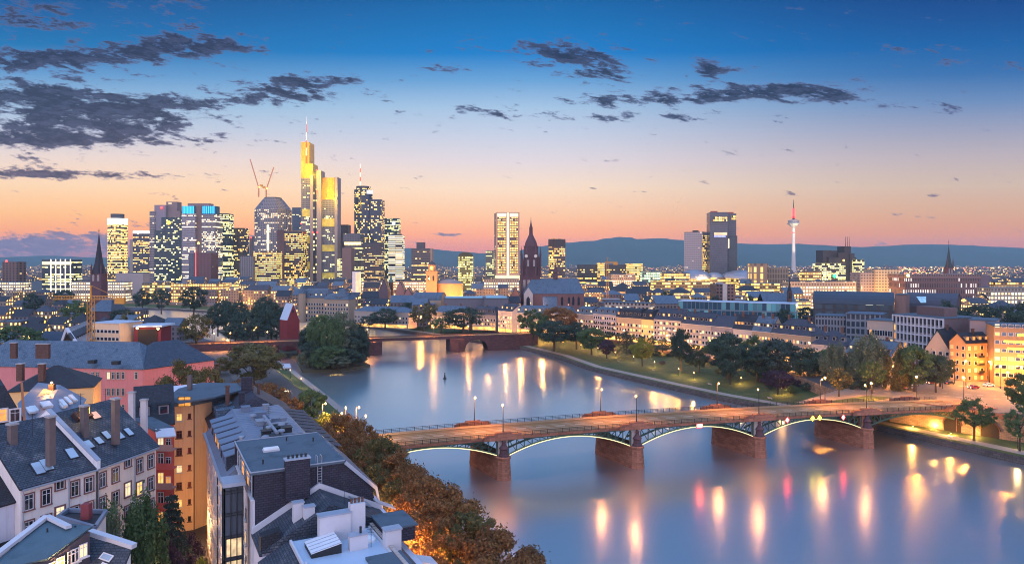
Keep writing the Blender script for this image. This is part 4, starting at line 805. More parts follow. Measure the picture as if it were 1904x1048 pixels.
for px in (975,983,992,1000):
    x = X_(px,Yd-4.3); k.prism([(x-1.1,Yd-4.25),(x+1.1,Yd-4.25),(x+1.1,Yd-4),(x-1.1,Yd-4)], zc(545), zc(520)); 
for px in (982,993): x = X_(px,Yd-9); k.prism([(x-.9,Yd-9.3),(x+.9,Yd-9.3),(x+.9,Yd-8),(x-.9,Yd-8)], zc(495), zc(483))
k.build('lancet_window', pane_dark, o)
Yn = 645; za_ = lambda py: Z_(py,Yn)
k = MB(); k.prism(front(973.5,1086,Yn,24), GZ, za_(546)); k.build('nave_wall', mat('nave_sandstone', (.17,.085,.075), .9, .25, .4, .3), o)
k = MB(); b = front(972.5,1088,Yn-.5,25); rl, rr_ = Vector((X_(989,Yn+12),Yn+12,za_(518))), Vector((X_(1074,Yn+12),Yn+12,za_(518))); bb = [Vector((*p,za_(546))) for p in b]
k.face([bb[0],bb[1],rr_,rl], [(0,0),(57,0),(50,18),(8,18)]); k.face([bb[1],bb[2],rr_], [(0,0),(25,0),(12,18)]); k.face([bb[2],bb[3],rl,rr_], [(0,0),(57,0),(50,18),(8,18)]); k.face([bb[3],bb[0],rl], [(0,0),(25,0),(12,18)]); k.build('nave_roof', slate_blue, o)
k = MB(); k.prism(front(974,991,Yn-2.5,3), GZ, za_(546)); g_ = [(X_(974,Yn-2.4),Yn-2.4,za_(546)),(X_(991,Yn-2.4),Yn-2.4,za_(546)),(X_(982.5,Yn-2.4),Yn-2.4,za_(534))]; k.face(g_); k.face([(a,b_+3,c_) for a,b_,c_ in g_][::-1]); k.build('transept_gable', lightstone, o)
for px in (982,1045,1058,1066,1076):
    k = MB(); dy_ = -2.75 if px == 982 else -.2; wd = 3.2 if px == 982 else 2; x = X_(px,Yn); zt_ = za_(552); zb = za_(567); pts = [(x-wd/2,zb),(x+wd/2,zb),(x+wd/2,zt_-1.5),(x,zt_+.8),(x-wd/2,zt_-1.5)]; k.face([(a,Yn+dy_,b_) for a,b_ in pts]); k.build('lancet_window', pane_dark, o)
k = MB(); k.lathe((X_(1033,Yn+12),Yn+12,0), [(2.2,za_(519)),(2,za_(508)),(2.6,za_(507)),(1,za_(497)),(.4,za_(490)),(0,za_(486))], 8); k.build('ridge_turret', darkstone, o)
light(Q(1000,560,Yd-60), (1,.5,.4), 3000, 2, o); light(Q(1065,575,Yn-30), (1,.45,.25), 900, 1, o)
house('chapel', 'small steep blue-roofed chapel at the foot of the cathedral nave', (X_(1010,600),600), (X_(1036,600),600), 10, GZ, Z_(573,600), Z_(552,600), sandstone, slate_blue, 'gable', cat='chapel')
house('stone_gable_house', 'red stepped stone gable house left of the cathedral tower', (X_(949,640),640), (X_(968,640),640), 14, GZ, Z_(553,640), Z_(533,640), sandstone, slate, 'gable_front')
# orange floodlit church with round hall
Ych = 800; o = T('church', 'orange floodlit church tower with lantern top and a round domed hall', 'church', (X_(802,Ych),Ych,GZ)); cst = mat('church_stone', (.42,.22,.11), .9, .15, .3, .2)
k = MB(); k.prism(front(792,812,Ych,12), GZ, Z_(505,Ych)); k.prism(front(791,813,Ych-.6,13), Z_(506,Ych), Z_(504,Ych)); k.build('tower', cst, o); k = MB(); cx_ = X_(802,Ych); k.lathe((cx_,Ych+6,0), [(4.4,Z_(504,Ych)),(4.2,Z_(493,Ych)),(4.8,Z_(492.5,Ych))], 12); k.build('lantern', cst, o); k = MB(); k.lathe((cx_,Ych+6,0), [(4.8,Z_(492.5,Ych)),(3.6,Z_(489,Ych)),(1,Z_(486.5,Ych)),(.3,Z_(484,Ych)),(0,Z_(482,Ych))], 12); k.build('cap', mat('church_cap', (.06,.06,.07)), o)
k = MB()
for px in (797,806): k.face([(X_(px-1.4,Ych),Ych-.7,Z_(522,Ych)),(X_(px+1.4,Ych),Ych-.7,Z_(522,Ych)),(X_(px+1.4,Ych),Ych-.7,Z_(514,Ych)),(X_(px,Ych),Ych-.7,Z_(512,Ych)),(X_(px-1.4,Ych),Ych-.7,Z_(514,Ych))])
k.build('belfry_opening', pane_dark, o)
k = MB(); cr = X_(836,Ych+18); rr = (X_(862,Ych)-X_(812,Ych))/2; k.lathe((cr,Ych+rr,0), [(rr,GZ),(rr,Z_(528,Ych)),(rr+1,Z_(527.6,Ych))], 28); k.build('round_hall', cst, o); k = MB(); k.lathe((cr,Ych+rr,0), [(rr+1,Z_(527.6,Ych)),(rr*.55,Z_(521,Ych)),(0,Z_(519,Ych))], 28); k.build('dome', mat('dome_roof', (.26,.20,.18), .5), o)
for px, py, dY in ((800,545,-26),(790,520,-24),(836,552,-26),(858,548,-20)): light(Q(px,py,Ych+dY), (1,.5,.14), 9000, 1, o)
light((cx_,Ych+1.2,Z_(498,Ych)), (1,.5,.1), 1500, .5, o)
# gothic church spires
def spire_church(name, label, px, ytip, ybelfry, ybase, Y, hw, m, roofm=None, pin=True, cat='church'):
    o = T(name, label, cat, (X_(px,Y),Y,GZ)); k = MB(); mm = Y/F; x = X_(px,Y); r = hw*mm
    k.prism([(x-r,Y-r),(x+r,Y-r),(x+r,Y+r),(x-r,Y+r)], GZ-1, Z_(ybelfry,Y)); k.build('tower', m, o)
    k = MB(); k.lathe((x,Y,0), [(r*1.25,Z_(ybelfry,Y)),(r*.72,Z_(ybelfry-(ybelfry-ytip)*.25,Y)),(r*.36,Z_(ybelfry-(ybelfry-ytip)*.62,Y)),(r*.06,Z_(ytip,Y)),(0,Z_(ytip-1,Y))], 8, PI/8); k.build('spire', roofm or m, o)
    if pin:
        for sx in (-1,1): k = MB(); k.lathe((x+sx*r*.9,Y-r*.9,0), [(r*.2,Z_(ybelfry,Y)),(r*.18,Z_(ybelfry-10,Y)),(0,Z_(ybelfry-20,Y))], 6); k.build('pinnacle', m, o)
    k = MB()
    for sx in (-.45,.45): k.face([(x+sx*r-r*.2,Y-r-.1,Z_(ybelfry+14,Y)),(x+sx*r+r*.2,Y-r-.1,Z_(ybelfry+14,Y)),(x+sx*r+r*.2,Y-r-.1,Z_(ybelfry+4,Y)),(x+sx*r,Y-r-.1,Z_(ybelfry+1,Y)),(x+sx*r-r*.2,Y-r-.1,Z_(ybelfry+4,Y))])
    k.build('belfry_opening', pane_dark, o)
    k = MB(); k.tube((x,Y,Z_(ytip,Y)), (x,Y,Z_(ytip-11,Y)), .18); k.bar((x-1,Y,Z_(ytip-7,Y)), (x+1,Y,Z_(ytip-7,Y)), .2); k.build('cross', dark_metal, o); return o
ch = spire_church('spired_church', 'dark church with a needle-sharp slate spire, left of the golden tower', 184, 436, 508, 560, 600, 10, darkstone, mat('spire_slate', (.030,.024,.03), .7))
k = MB(); a, b = X_(170,590), X_(212,590); k.prism([(a,585),(b,585),(b,610),(a,610)], GZ-1, Z_(578,590)); k.build('nave_wall', darkstone, ch); k = MB(); t1, t2 = Vector(((a+b)/2-3,598,Z_(553,598))), Vector(((a+b)/2+3,598,Z_(553,598))); q = [Vector((a-1,584,Z_(578,590))),Vector((b+1,584,Z_(578,590))),Vector((b+1,611,Z_(578,590))),Vector((a-1,611,Z_(578,590)))]
k.face([q[0],q[1],t2,t1],[(0,0),(20,0),(13,14),(7,14)]); k.face([q[1],q[2],t2]); k.face([q[2],q[3],t1,t2]); k.face([q[3],q[0],t1]); k.build('nave_roof', slate_blue, ch)
sp = spire_church('small_spired_church', 'small church with thin dark spire and blue slate roof, below the telecom tower', 1468, 517, 541, 560, 560, 3.2, brick_brown, mat('spire_slate', None), False); k = MB(); k.prism(front(1420,1466,562,14), GZ, Z_(560,562)); k.build('nave_wall', brick_brown, sp); k = MB(); a,b = X_(1419,562), X_(1480,562); k.slab([(a,561,Z_(562,562)),(b,561,Z_(562,562)),(b,569,Z_(544,569)),(a,569,Z_(544,569))], .3); k.slab([(a,577,Z_(562,562)),(b,577,Z_(562,562)),(b,569,Z_(544,569)),(a,569,Z_(544,569))], .3); k.build('nave_roof', slate_blue, sp)
spire_church('distant_spired_church', 'far dark green church spire rising above the long reddish office', 1764, 457, 497, 512, 900, 5.5, darkstone, mat('spire_green', (.035,.05,.05), .7), True)
spire_church('green_spired_church', 'old church with a green copper spire, left of the orange church', 727, 508, 524, 545, 690, 4, brick_brown, mat('copper_green', (.07,.15,.13), .6), False)
# white clock tower
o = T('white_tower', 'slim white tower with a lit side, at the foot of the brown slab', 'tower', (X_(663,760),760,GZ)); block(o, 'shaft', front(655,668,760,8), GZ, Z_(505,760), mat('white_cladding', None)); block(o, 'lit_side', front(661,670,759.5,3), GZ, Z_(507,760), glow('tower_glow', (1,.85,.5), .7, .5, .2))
# blob roofs of the shopping arcade
o = T('shopping_arcade', 'shopping arcade with curved silver shell roof at the foot of the tall dark glass tower', 'shopping centre', (X_(1330,1050),1050,GZ)); k = MB()
for (px, py, rx, rz_) in ((1296,514,30,17),(1332,515,18,13),(1386,513,42,15)): k.lathe((0,0,0), [], 8); x, zz_ = X_(px,1050), Z_(py+4,1050); rx *= 1050/F; rz_ *= 1050/F; pr = [(rx*math.cos(q), rz_*math.sin(q)) for q in np.linspace(0,PI/2,7)]; v0 = len(k.v); k.lathe((x,1060,zz_), [(max(a,.01),b) for a,b in pr], 24)
k.build('shell_roof', mat('shell_silver', (.26,.25,.28), .35, .3, .05, metal=.5), o); k = MB(); k.prism(front(1210,1420,1046,16), GZ, Z_(516,1046)); k.build('hall', facade('facade_arcade', (.35,.25,.14), (.2,.14,.08), 4, 3.5, .9, .6, .62, YEL, 1.3, .4), o)
light(Q(1310,520,1030), (1,.65,.3), 40000, 3, o)
# construction crane in the centre
def crane(px, py0, pyt, jib0, jib1, Y, m, label):
    b = Vector((X_(px,Y),Y,GZ)); zt = Z_(pyt,Y); o = T('tower_crane', label, 'crane', b); k = MB(); w_ = 1.0; pts = [Vector((b.x+a*w_,Y+c*w_,0)) for a,c in ((-1,-1),(1,-1),(1,1),(-1,1))]
    for p in pts: k.bar((p.x,p.y,GZ), (p.x,p.y,zt), .22)
    n = int((zt-GZ)/2.4)
    for i in range(n):
        z0_ = GZ+(zt-GZ)*i/n; z1_ = GZ+(zt-GZ)*(i+1)/n
        for j in range(4): q = pts[(j+1)%4]; k.bar((pts[j].x,pts[j].y,z0_), (q.x,q.y,z1_), .13)
    k.build('mast', m, o); k = MB(); zj = zt-1
    for a, b_ in ((X_(jib0,Y),X_(jib1,Y)),):
        k.bar((a,Y-.6,zj),(b_,Y-.6,zj),.25); k.bar((a,Y+.6,zj),(b_,Y+.6,zj),.25); k.bar((a,Y,zj+1.4),(b_,Y,zj+1.4),.25); n = 26
        for i in range(n): u0,u1 = a+(b_-a)*i/n, a+(b_-a)*(i+1)/n; k.bar((u0,Y-.6,zj),(u1,Y,zj+1.4),.12); k.bar((u1,Y-.6,zj),(u1,Y,zj+1.4),.12)
    k.build('jib', m, o); k = MB(); k.bar((b.x,Y,zt),(b.x,Y,zt+5),.5); k.bar((b.x,Y,zt+5),(X_(jib1,Y)*.7+b.x*.3,Y,zj+1.4),.12); k.build('mast_head', m, o); k = MB(); s_ = 1 if jib1 > px else -1; k.box((X_(jib1,Y)-s_*2,Y,zj-.6),(4,1.6,2.6)); k.build('counterweight', m, o); return o
cy = mat('crane_orange', (.55,.25,.04), .6)
crane(1129, 530, 487, 1124, 1148, 700, cy, 'yellow crane with a stubby jib among the bright mid-city roofs')
cr_ = crane(169, 645, 552, 100, 232, 300, cy, 'tall yellow lattice crane with a long level jib in front of the dark spired church')
# ================================================================== houses along the north bank
wl = lambda z0, ze, st=3.2: [z0+1.0+i*st for i in range(int((ze-z0-.9)/st))]
def along(px0, Y0, px1, Y1): return (X_(px0,Y0),Y0), (X_(px1,Y1),Y1)
slate_mid = mat('roof_slate_violet', (.055,.06,.085), .55, .3, .6, .3, brick=(.5,.3,.03), moss=(.06,.066,.09))
pl_grey = mat('plaster_lavender', (.23,.20,.21), .85, .08, .4); pl_warm = mat('plaster_warm', (.34,.25,.17), .85, .08, .4); pl_pale = mat('plaster_pale', (.37,.30,.25), .85, .08, .4)
pl_bright = mat('plaster_bright', (.42,.36,.33), .85, .06, .4)
rows_ = [ # px0,Y0, px1,Y1, dep, eave z, ridge z, wall, roof, kind, windows/floor, dormers, label
 (659,560,759,540,13,20,23.5,pl_pale,slate_blue,'hip',17,0,'long cream terrace with six regular windows rows, furthest left along the lit embankment',.2),
 (801,548,872,536,13,20,24.5,pl_warm,slate_blue,'hip',13,0,'pale house with broad blue hipped roof, behind the round plane tree on the embankment',.22),
 (878,532,922,526,13,19,24,pl_grey,slate_mid,'mansard',8,5,'grey mansard house left of the white gabled corner house',.2),
 (926,520,952,508,15,23,27.5,pl_bright,slate_mid,'gable',6,3,'tall white corner house with columns of big windows beside the old bridge end',.3),
 (958,512,1063,498,13,22,26,pl_pale,slate_blue,'mansard',17,8,'long cream house with row of roof dormers, directly below the cathedral nave',.25),
 (1070,490,1103,478,13,23,27,pl_grey,slate_blue,'mansard',7,4,'slim grey house with a greenish lamp at its corner, right of the park plane tree',.12),
 (1103,477,1145,462,13,24,27.5,mat('plaster_slate_grey',(.27,.25,.31),.8,.08,.4),slate_blue,'mansard',10,4,'dark grey modern terrace with dense balcony grid',.06),
 (1146,461,1192,447,13,23,28,pl_warm,slate_dark,'mansard',9,6,'beige house with dark mansard left of the mustard yellow one',.3),
 (1192.5,446.5,1215,439,13,23,28,plaster_yellow,slate_dark,'mansard',5,2,'mustard yellow house wedged in the embankment terrace',.3),
 (1216,438,1266,422,13,23.5,30,pl_pale,slate_mid,'gable',9,5,'pinkish cream house with rows of stacked balconies and big roof windows',.2),
 (1266.5,421.5,1322,404,13,22.5,29,pl_pale,slate_mid,'gable',10,7,'cream house with seven small lit dormers in the embankment terrace',.25),
 (1322.5,403.5,1362,392,13,22.5,28,pl_grey,slate_mid,'gable',7,0,'pale grey house with plain undormered slate roof',.15),
 (1362.5,391.5,1398,382,13,22,29.5,pl_bright,slate_dark,'gable',6,6,'white house with dark roof and six glowing dormers',.25),
 (1398.5,381.5,1433,372,13,22,29.5,pl_warm,slate_blue,'gable',6,6,'ochre house with blue roof and white party walls',.3),
 (1433.5,371.5,1508,352,14,22,29.5,pl_warm,slate_mid,'hip',11,7,'large corner house with hipped slate roof at the right end of the terrace',.3),
 (1508,338,1572,326,14,20,26.5,pl_bright,slate_mid,'hip',9,4,'white house with low hipped roof behind the park willows',.2)]
for (a,Ya,b,Yb,dep,ze,zr,wall,roof,kind,nw,nd,label,lit) in rows_:
    p0,p1 = along(a,Ya,b,Yb)
    o = house('terrace_house', label, p0, p1, dep, GZ, ze, zr, wall, roof, kind, group='terrace along the far embankment', wins=[(wl(GZ,ze,3.1), nw, 1.15, 1.75, min(.45,lit*1.7))], dorm=nd, chim=2 if kind != 'mansard' else 1, dorm_z=.3)
    d = (V2(p1)-V2(p0)).normalized(); n = Vector((d.y,-d.x,0)); k = MB(); L = (V2(p1)-V2(p0)).length; rz = math.atan2(d.y,d.x)
    for z in (GZ+3.7, ze-.35): c = (V2(p0)+V2(p1))/2+n*.12; k.box((c.x,c.y,z), (L,.3,.28), rz)
    k.build('cornice', white_trim if wall is not plaster_yellow else pl_warm, o); k = MB(); c = (V2(p0)+V2(p1))/2+n*.09; k.box((c.x,c.y,GZ+1.75),(L*.94,.12,2.3),rz); k.build('added_base_glow', glow('shop_front_glow', (1,.50,.13), 2.6, .75, .35), o)  # glowing strip added for the warm lamplight along the terrace foot
    if 'balcon' in label:
        for i in (2,5,7) if nw < 10 else (1,4,7,9):
            for z in wl(GZ,ze,3.1)[1:-1]:
                c = V2(p0)+d*(L*(i+.5)/nw)+n*.7; k = MB(); k.box((c.x,c.y,z-.2),(2.4,1.3,.2),rz); k.box((c.x+n.x*.6,c.y+n.y*.6,z+.35),(2.4,.08,.9),rz); k.build('balcony', dark_metal if 'dark' in label else plaster_white, o)
house('terrace_house', 'row of low houses with long blue roof next to the dark-roofed gabled ones', (X_(1572,324),324), (X_(1655,304),304), 13, GZ, 17.5, 24, pl_warm, slate_blue, 'gable', group='terrace along the far embankment', wins=[(wl(GZ,17.5,3.1),9,1.15,1.6,.2)], dorm=6, chim=2)
# white many-towered corner house left of the terrace, and the red house on the island bridge
o = house('turreted_house', 'turreted palace-like house with red dormers and conical roofs, left of the cream terrace', (X_(563,600),600), (X_(612,598),598), 15, GZ, Z_(553,600), Z_(539,600), pl_warm, slate_blue, 'mansard', wins=[(wl(GZ,Z_(553,600),3.4),10,1.3,2,.15)], dorm=5)
for px in (562,): k = MB(); k.lathe((X_(px,598),598,0), [(3,GZ),(3,Z_(545,598))], 12); k.build('corner_tower', pl_warm, o); k = MB(); k.lathe((X_(px,598),598,0), [(3.5,Z_(545,598)),(0,Z_(526,598))], 12); k.build('conical_roof', slate_blue, o)
o = house('turreted_house', 'square grey-roofed pavilion house with steep central tower, beside the turreted one', (X_(603,590),590), (X_(648,586),586), 15, GZ, Z_(556,590), Z_(548,590), pl_warm, slate_blue, 'mansard', wins=[(wl(GZ,Z_(556,590),3.4),9,1.3,2,.12)])
k = MB(); k.prism(front(628,645,588,8), GZ, Z_(552,588)); k.build('tower', pl_warm, o); k = MB(); k.lathe((X_(636.5,592),592,0), [(6.6,Z_(552,588)),(2.6,Z_(537,588)),(0,Z_(536,588))], 4, PI/4); k.build('tower_roof', slate_blue, o)
mat('deep_red_plaster', (.15,.022,.028), .8, .12, .4)
hr = T('red_gallery', 'narrow red house with steep pale metal gable roof on the island by the old bridge', 'house', (X_(531,450),450,2))
fL, fC, fR, fB = foot(520,534,557,450,42); ze, zr = Z_(595.5,450), Z_(564,456); k = MB(); k.prism([fL,fC,fR,fB], 2, ze, False)
mF, mB = (fC+fR)/2, (fL+fB)/2
k.face([(*fC,ze),(*fR,ze),(*mF,zr)]); k.face([(*fB,ze),(*fL,ze),(*mB,zr)]); k.build('wall', MC['deep_red_plaster'], hr)
k = MB(); k.slab([(*fL,ze+.1),(*fC,ze+.1),(*mF,zr+.2),(*mB,zr+.2)], .3); k.slab([(*fR,ze+.1),(*fB,ze+.1),(*mB,zr+.2),(*mF,zr+.2)], .3); k.build('roof', blue_metal, hr)
q = mF+(fC-mF)*.05; nn2 = Vector((fR-fC).to_2d()).normalized(); nv = Vector((nn2.y,-nn2.x))*.08; k = MB(); k.face([(*(q+nv-nn2*.5),26),(*(q+nv+nn2*.5),26),(*(q+nv+nn2*.5),28),(*(q+nv-nn2*.5),28)]); k.build('window', pane_dark, hr)
# ------------------------------------------------------------------ right-hand quarter
GR = 8
o = house('gabled_house', 'cream house with broad front gable, behind the tall willows', (X_(1718,312),312), (X_(1768,304),304), 22, GR, Z_(652,308), Z_(613,308), pl_pale, slate_dark, 'gable_front', wins=[([GR+1.2,GR+4.3,GR+7.4,GR+10.5],4,1.1,1.6,.15)], chim=1)
p0, p1 = along(1796.5,294,1843,298); o = house('corner_house', 'corner house with rosy gable end, glowing dormers and stacked balconies beside the crossing', p0, p1, 8, 8.5, Z_(637,296), Z_(620,296), mat('plaster_apricot', (.44,.24,.11), .85, .08, .4), slate_dark, 'gable', wins=[([9.6,12.8,16,19.2,22.2],4,1.2,1.7,.35)], side_wins=[([9.6,12.8,16,19.2,22.2],3,1.0,1.6,.25)], dorm=4, dlit=1, chim=1)
d = (V2(p1)-V2(p0)).normalized(); n = Vector((d.y,-d.x,0))
for z in (12.6,15.8,19): c = V2(p0)+d*7.5+n*.5; k = MB(); k.box((c.x,c.y,z),(3,1.1,.2),math.atan2(d.y,d.x)); k.box((c.x+n.x*.5,c.y+n.y*.5,z+.5),(3,.08,.9),math.atan2(d.y,d.x)); k.build('balcony', dark_metal, o)
p0, p1 = along(1848,284,1925,278); o = house('orange_office', 'big orange-lit office house with glowing horizontal light bands, at the right picture edge', p0, p1, 18, 8.5, Z_(607,282), 0, mat('plaster_apricot', None), felt, 'flat', cat='office building', wins=[([13+i*3.3 for i in range(7)],6,1.4,1.5,.25)])
for i, (a, py) in enumerate(((1891,622),(1866,635),(1873,648),(1892,660),(1892,672))): k = MB(); f0 = (a-1848)/77; q0 = V2(p0)+(V2(p1)-V2(p0))*f0; k.bar((q0.x,q0.y-.2,Z_(py,281)), (p1[0],p1[1]-.2,Z_(py,281)), .3, .85); k.build('light_band', glow('band_golden', (1,.60,.05), 3.5), o)
k = MB(); k.bar((p0[0]+1,p0[1]-.15,11.3), (p1[0],p1[1]-.15,11.3), .2, 2.4); k.build('shop_window', glow('shop_glow', (1,.70,.28), 2.2, .6, .7), o)
o = house('pink_block', 'flat-roofed pale pink block behind the orange-lit office house', (X_(1803,308),308), (X_(1850,302),302), 16, 8.5, Z_(596,305), 0, mat('plaster_palepink', (.36,.25,.23), .85, .06, .4), felt, 'flat', cat='apartment block', wins=[([26,],3,1.8,1.2,.3)])
o = house('white_modern_block', 'white modern block with deep loggia grid and flat roof above the dark gables', (X_(1661,345),345), (X_(1755,318),318), 22, GZ, Z_(588,332), 0, mat('loggia_wall', (.16,.11,.11), .85), felt, 'flat', cat='office building', wins=[([GZ+6.5+i*4.1 for i in range(5)],13,2.0,2.9,.12)])
k = MB(); pA, pB = V2((X_(1661,345),345)), V2((X_(1755,318),318)); d = (pB-pA).normalized(); n = Vector((d.y,-d.x,0)); L = (pB-pA).length; rz = math.atan2(d.y,d.x); zt_ = Z_(588,332)
for i in range(14): c = pA+d*(L*i/13)+n*.35; k.box((c.x,c.y,(GZ+zt_)/2),(.5,.6,zt_-GZ),rz)
for z in (zt_-.3, zt_-4.4, zt_-8.5, zt_-12.6): c = (pA+pB)/2+n*.38; k.box((c.x,c.y,z),(L,.5,.6),rz)
k.build('white_grid', white_trim, o); k = MB(); c = pA+d*(L*.55)-n*10; k.box((c.x,c.y,zt_+2.2),(15,8,4.5),rz); k.build('rooftop_house', mat('rooftop_brown', (.12,.08,.08)), o)
house('flat_office_wing', 'low white wing with upright slots left of the loggia-grid block', (X_(1612,352),352), (X_(1660,343),343), 14, GZ, Z_(596,348), 0, pl_pale, felt, 'flat', cat='office building', wins=[([GZ+3+i*4.2 for i in range(4)],10,1.0,2.8,.1)])
# concert-hall like long blue barrel roof and its neighbours
o = barrel('barrel_roofed_hall', 'long hall with dark blue barrel roof over a gridded glass front', (X_(1512,470),470), (X_(1662,448),448), 26, GZ, Z_(566,460), 8, facade('facade_hall', (.06,.05,.055), (.10,.13,.15), 6.5, 5, .7, .72, .16, ((.75,.9,.75),(1,.85,.5)), .8, .2), mat('roof_hall_navy', (.030,.045,.068), .55, .3, .1))
o = barrel('curved_roof_hall', 'dark hall with a sloping roof and glazed cut-out, right of the long barrel roof', (X_(1682,470),470), (X_(1778,452),452), 28, GZ, Z_(572,460), 9, mat('dark_brown_wall', (.085,.055,.055), .85), mat('roof_dark_violet', (.05,.05,.07), .6)); k = MB(); k.slab([Q(1704,551,458),Q(1722,551,456),Q(1722,562,452),Q(1712,562,452)], .3); k.build('glazed_cutout', glow('cutout_glow', (.30,.55,.75), .7, .6, .5), o)
house('brown_tower_house', 'plain brown stair block between the two dark halls', (X_(1663,452),452), (X_(1684,448),448), 14, GZ, Z_(548,450), 0, mat('brown_slab_stone', None), felt, 'flat', cat='block')
house('glass_office', 'low blue-grey office with gridded facade, in front of the barrel-roofed hall', (X_(1573,388),388), (X_(1640,378),378), 18, GZ, Z_(584,384), 0, facade('facade_blue_grid', (.28,.30,.34), (.05,.07,.10), 2.4, 4, .7, .7, .08, GRN, 1), slate_blue, 'flat', cat='office building')
house('glass_office', 'small pale block with window slots left of the gridded office', (X_(1516,400),400), (X_(1572,392),392), 16, GZ, Z_(587,398), 0, facade('facade_slots', (.30,.30,.33), (.06,.06,.08), 1.6, 4, .5, .7, .12, YEL, 1), felt, 'flat', cat='office building')
o = house('glass_hall', 'long low glass hall with glowing blue front behind the terrace', (X_(1262,505),505), (X_(1480,470),470), 16, GZ, Z_(562,490), 0, facade('facade_blue_hall', (.20,.26,.30), (.05,.12,.18), 3, 9, .88, .9, .55, ((.06,.30,.42),(.20,.42,.48)), .28, .2), blue_metal, 'flat', cat='hall')
house('pale_block', 'long flat cream block above the grey embankment terrace', (X_(1124,548),548), (X_(1208,530),530), 14, GZ, Z_(563,540), 0, facade('facade_cream_long', (.62,.46,.36), (.1,.08,.08), 3, 3, .5, .55, .3, WHT, 1.1), felt, 'flat', cat='apartment block')
# museum roofs and market hall in the old town
barrel('market_hall', 'old town hall with glowing curved glass roof edge', (X_(770,640),640), (X_(820,635),635), 16, GZ, Z_(558,640), 7, pl_warm, slate_blue)
for a,b_,Y,py,lb in ((825,900,610,550,'long flat museum roof with pale blue skylight strip, left of the cathedral'),(900,945,600,550,'shorter flat museum roof beside the cathedral tower')):
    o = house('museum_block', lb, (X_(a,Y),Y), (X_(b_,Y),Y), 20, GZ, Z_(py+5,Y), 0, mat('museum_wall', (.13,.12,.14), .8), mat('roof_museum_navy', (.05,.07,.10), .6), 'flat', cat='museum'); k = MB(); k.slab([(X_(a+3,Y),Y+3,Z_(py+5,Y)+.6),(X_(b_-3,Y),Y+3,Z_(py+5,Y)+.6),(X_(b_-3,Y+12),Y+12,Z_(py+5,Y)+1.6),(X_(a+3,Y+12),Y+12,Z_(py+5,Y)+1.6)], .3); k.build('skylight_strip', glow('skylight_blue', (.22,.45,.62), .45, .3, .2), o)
for i,(a,b_,Y,pe,pr_) in enumerate(((705,722,660,541,518),(735,752,655,541,522),(751,766,650,548,534),(765,780,645,550,540))):
    house('gabled_town_house', ['tall dark stepped-gable town house left of the green spire','pink-lit gable house right of the green spire','small rosy gable house second right of the green spire','third gable house right of the green spire'][i], (X_(a,Y),Y), (X_(b_,Y),Y), 14, GZ, Z_(pe,Y), Z_(pr_,Y), [mat('town_gable_dark', (.12,.08,.09), .85),mat('town_gable_rose', (.34,.16,.13), .85),mat('town_gable_rose',None),mat('town_gable_pale', (.30,.24,.22), .85)][i], slate_mid, 'gable_front')
f_gold = facade('facade_low_gold', (.45,.32,.16), (.25,.18,.08), 3.5, 3.8, .85, .6, .75, YEL, 1.7, .5); f_pale = facade('facade_low_pale', (.48,.40,.32), (.2,.16,.12), 3, 3.6, .6, .5, .6, WHT, 1.7, .7); f_teal = facade('facade_low_teal', (.2,.3,.26), (.1,.2,.17), 3, 3.6, .85, .7, .7, ((.55,.9,.6),(1,.85,.5)), 1.1, .3); f_orange = facade('facade_low_orange', (.5,.28,.12), (.3,.15,.06), 3, 4, .7, .55, .7, ORG_, 1.5, .5)
box_pale = mat('theatre_wall', (.30,.26,.26), .85, .08, .05)
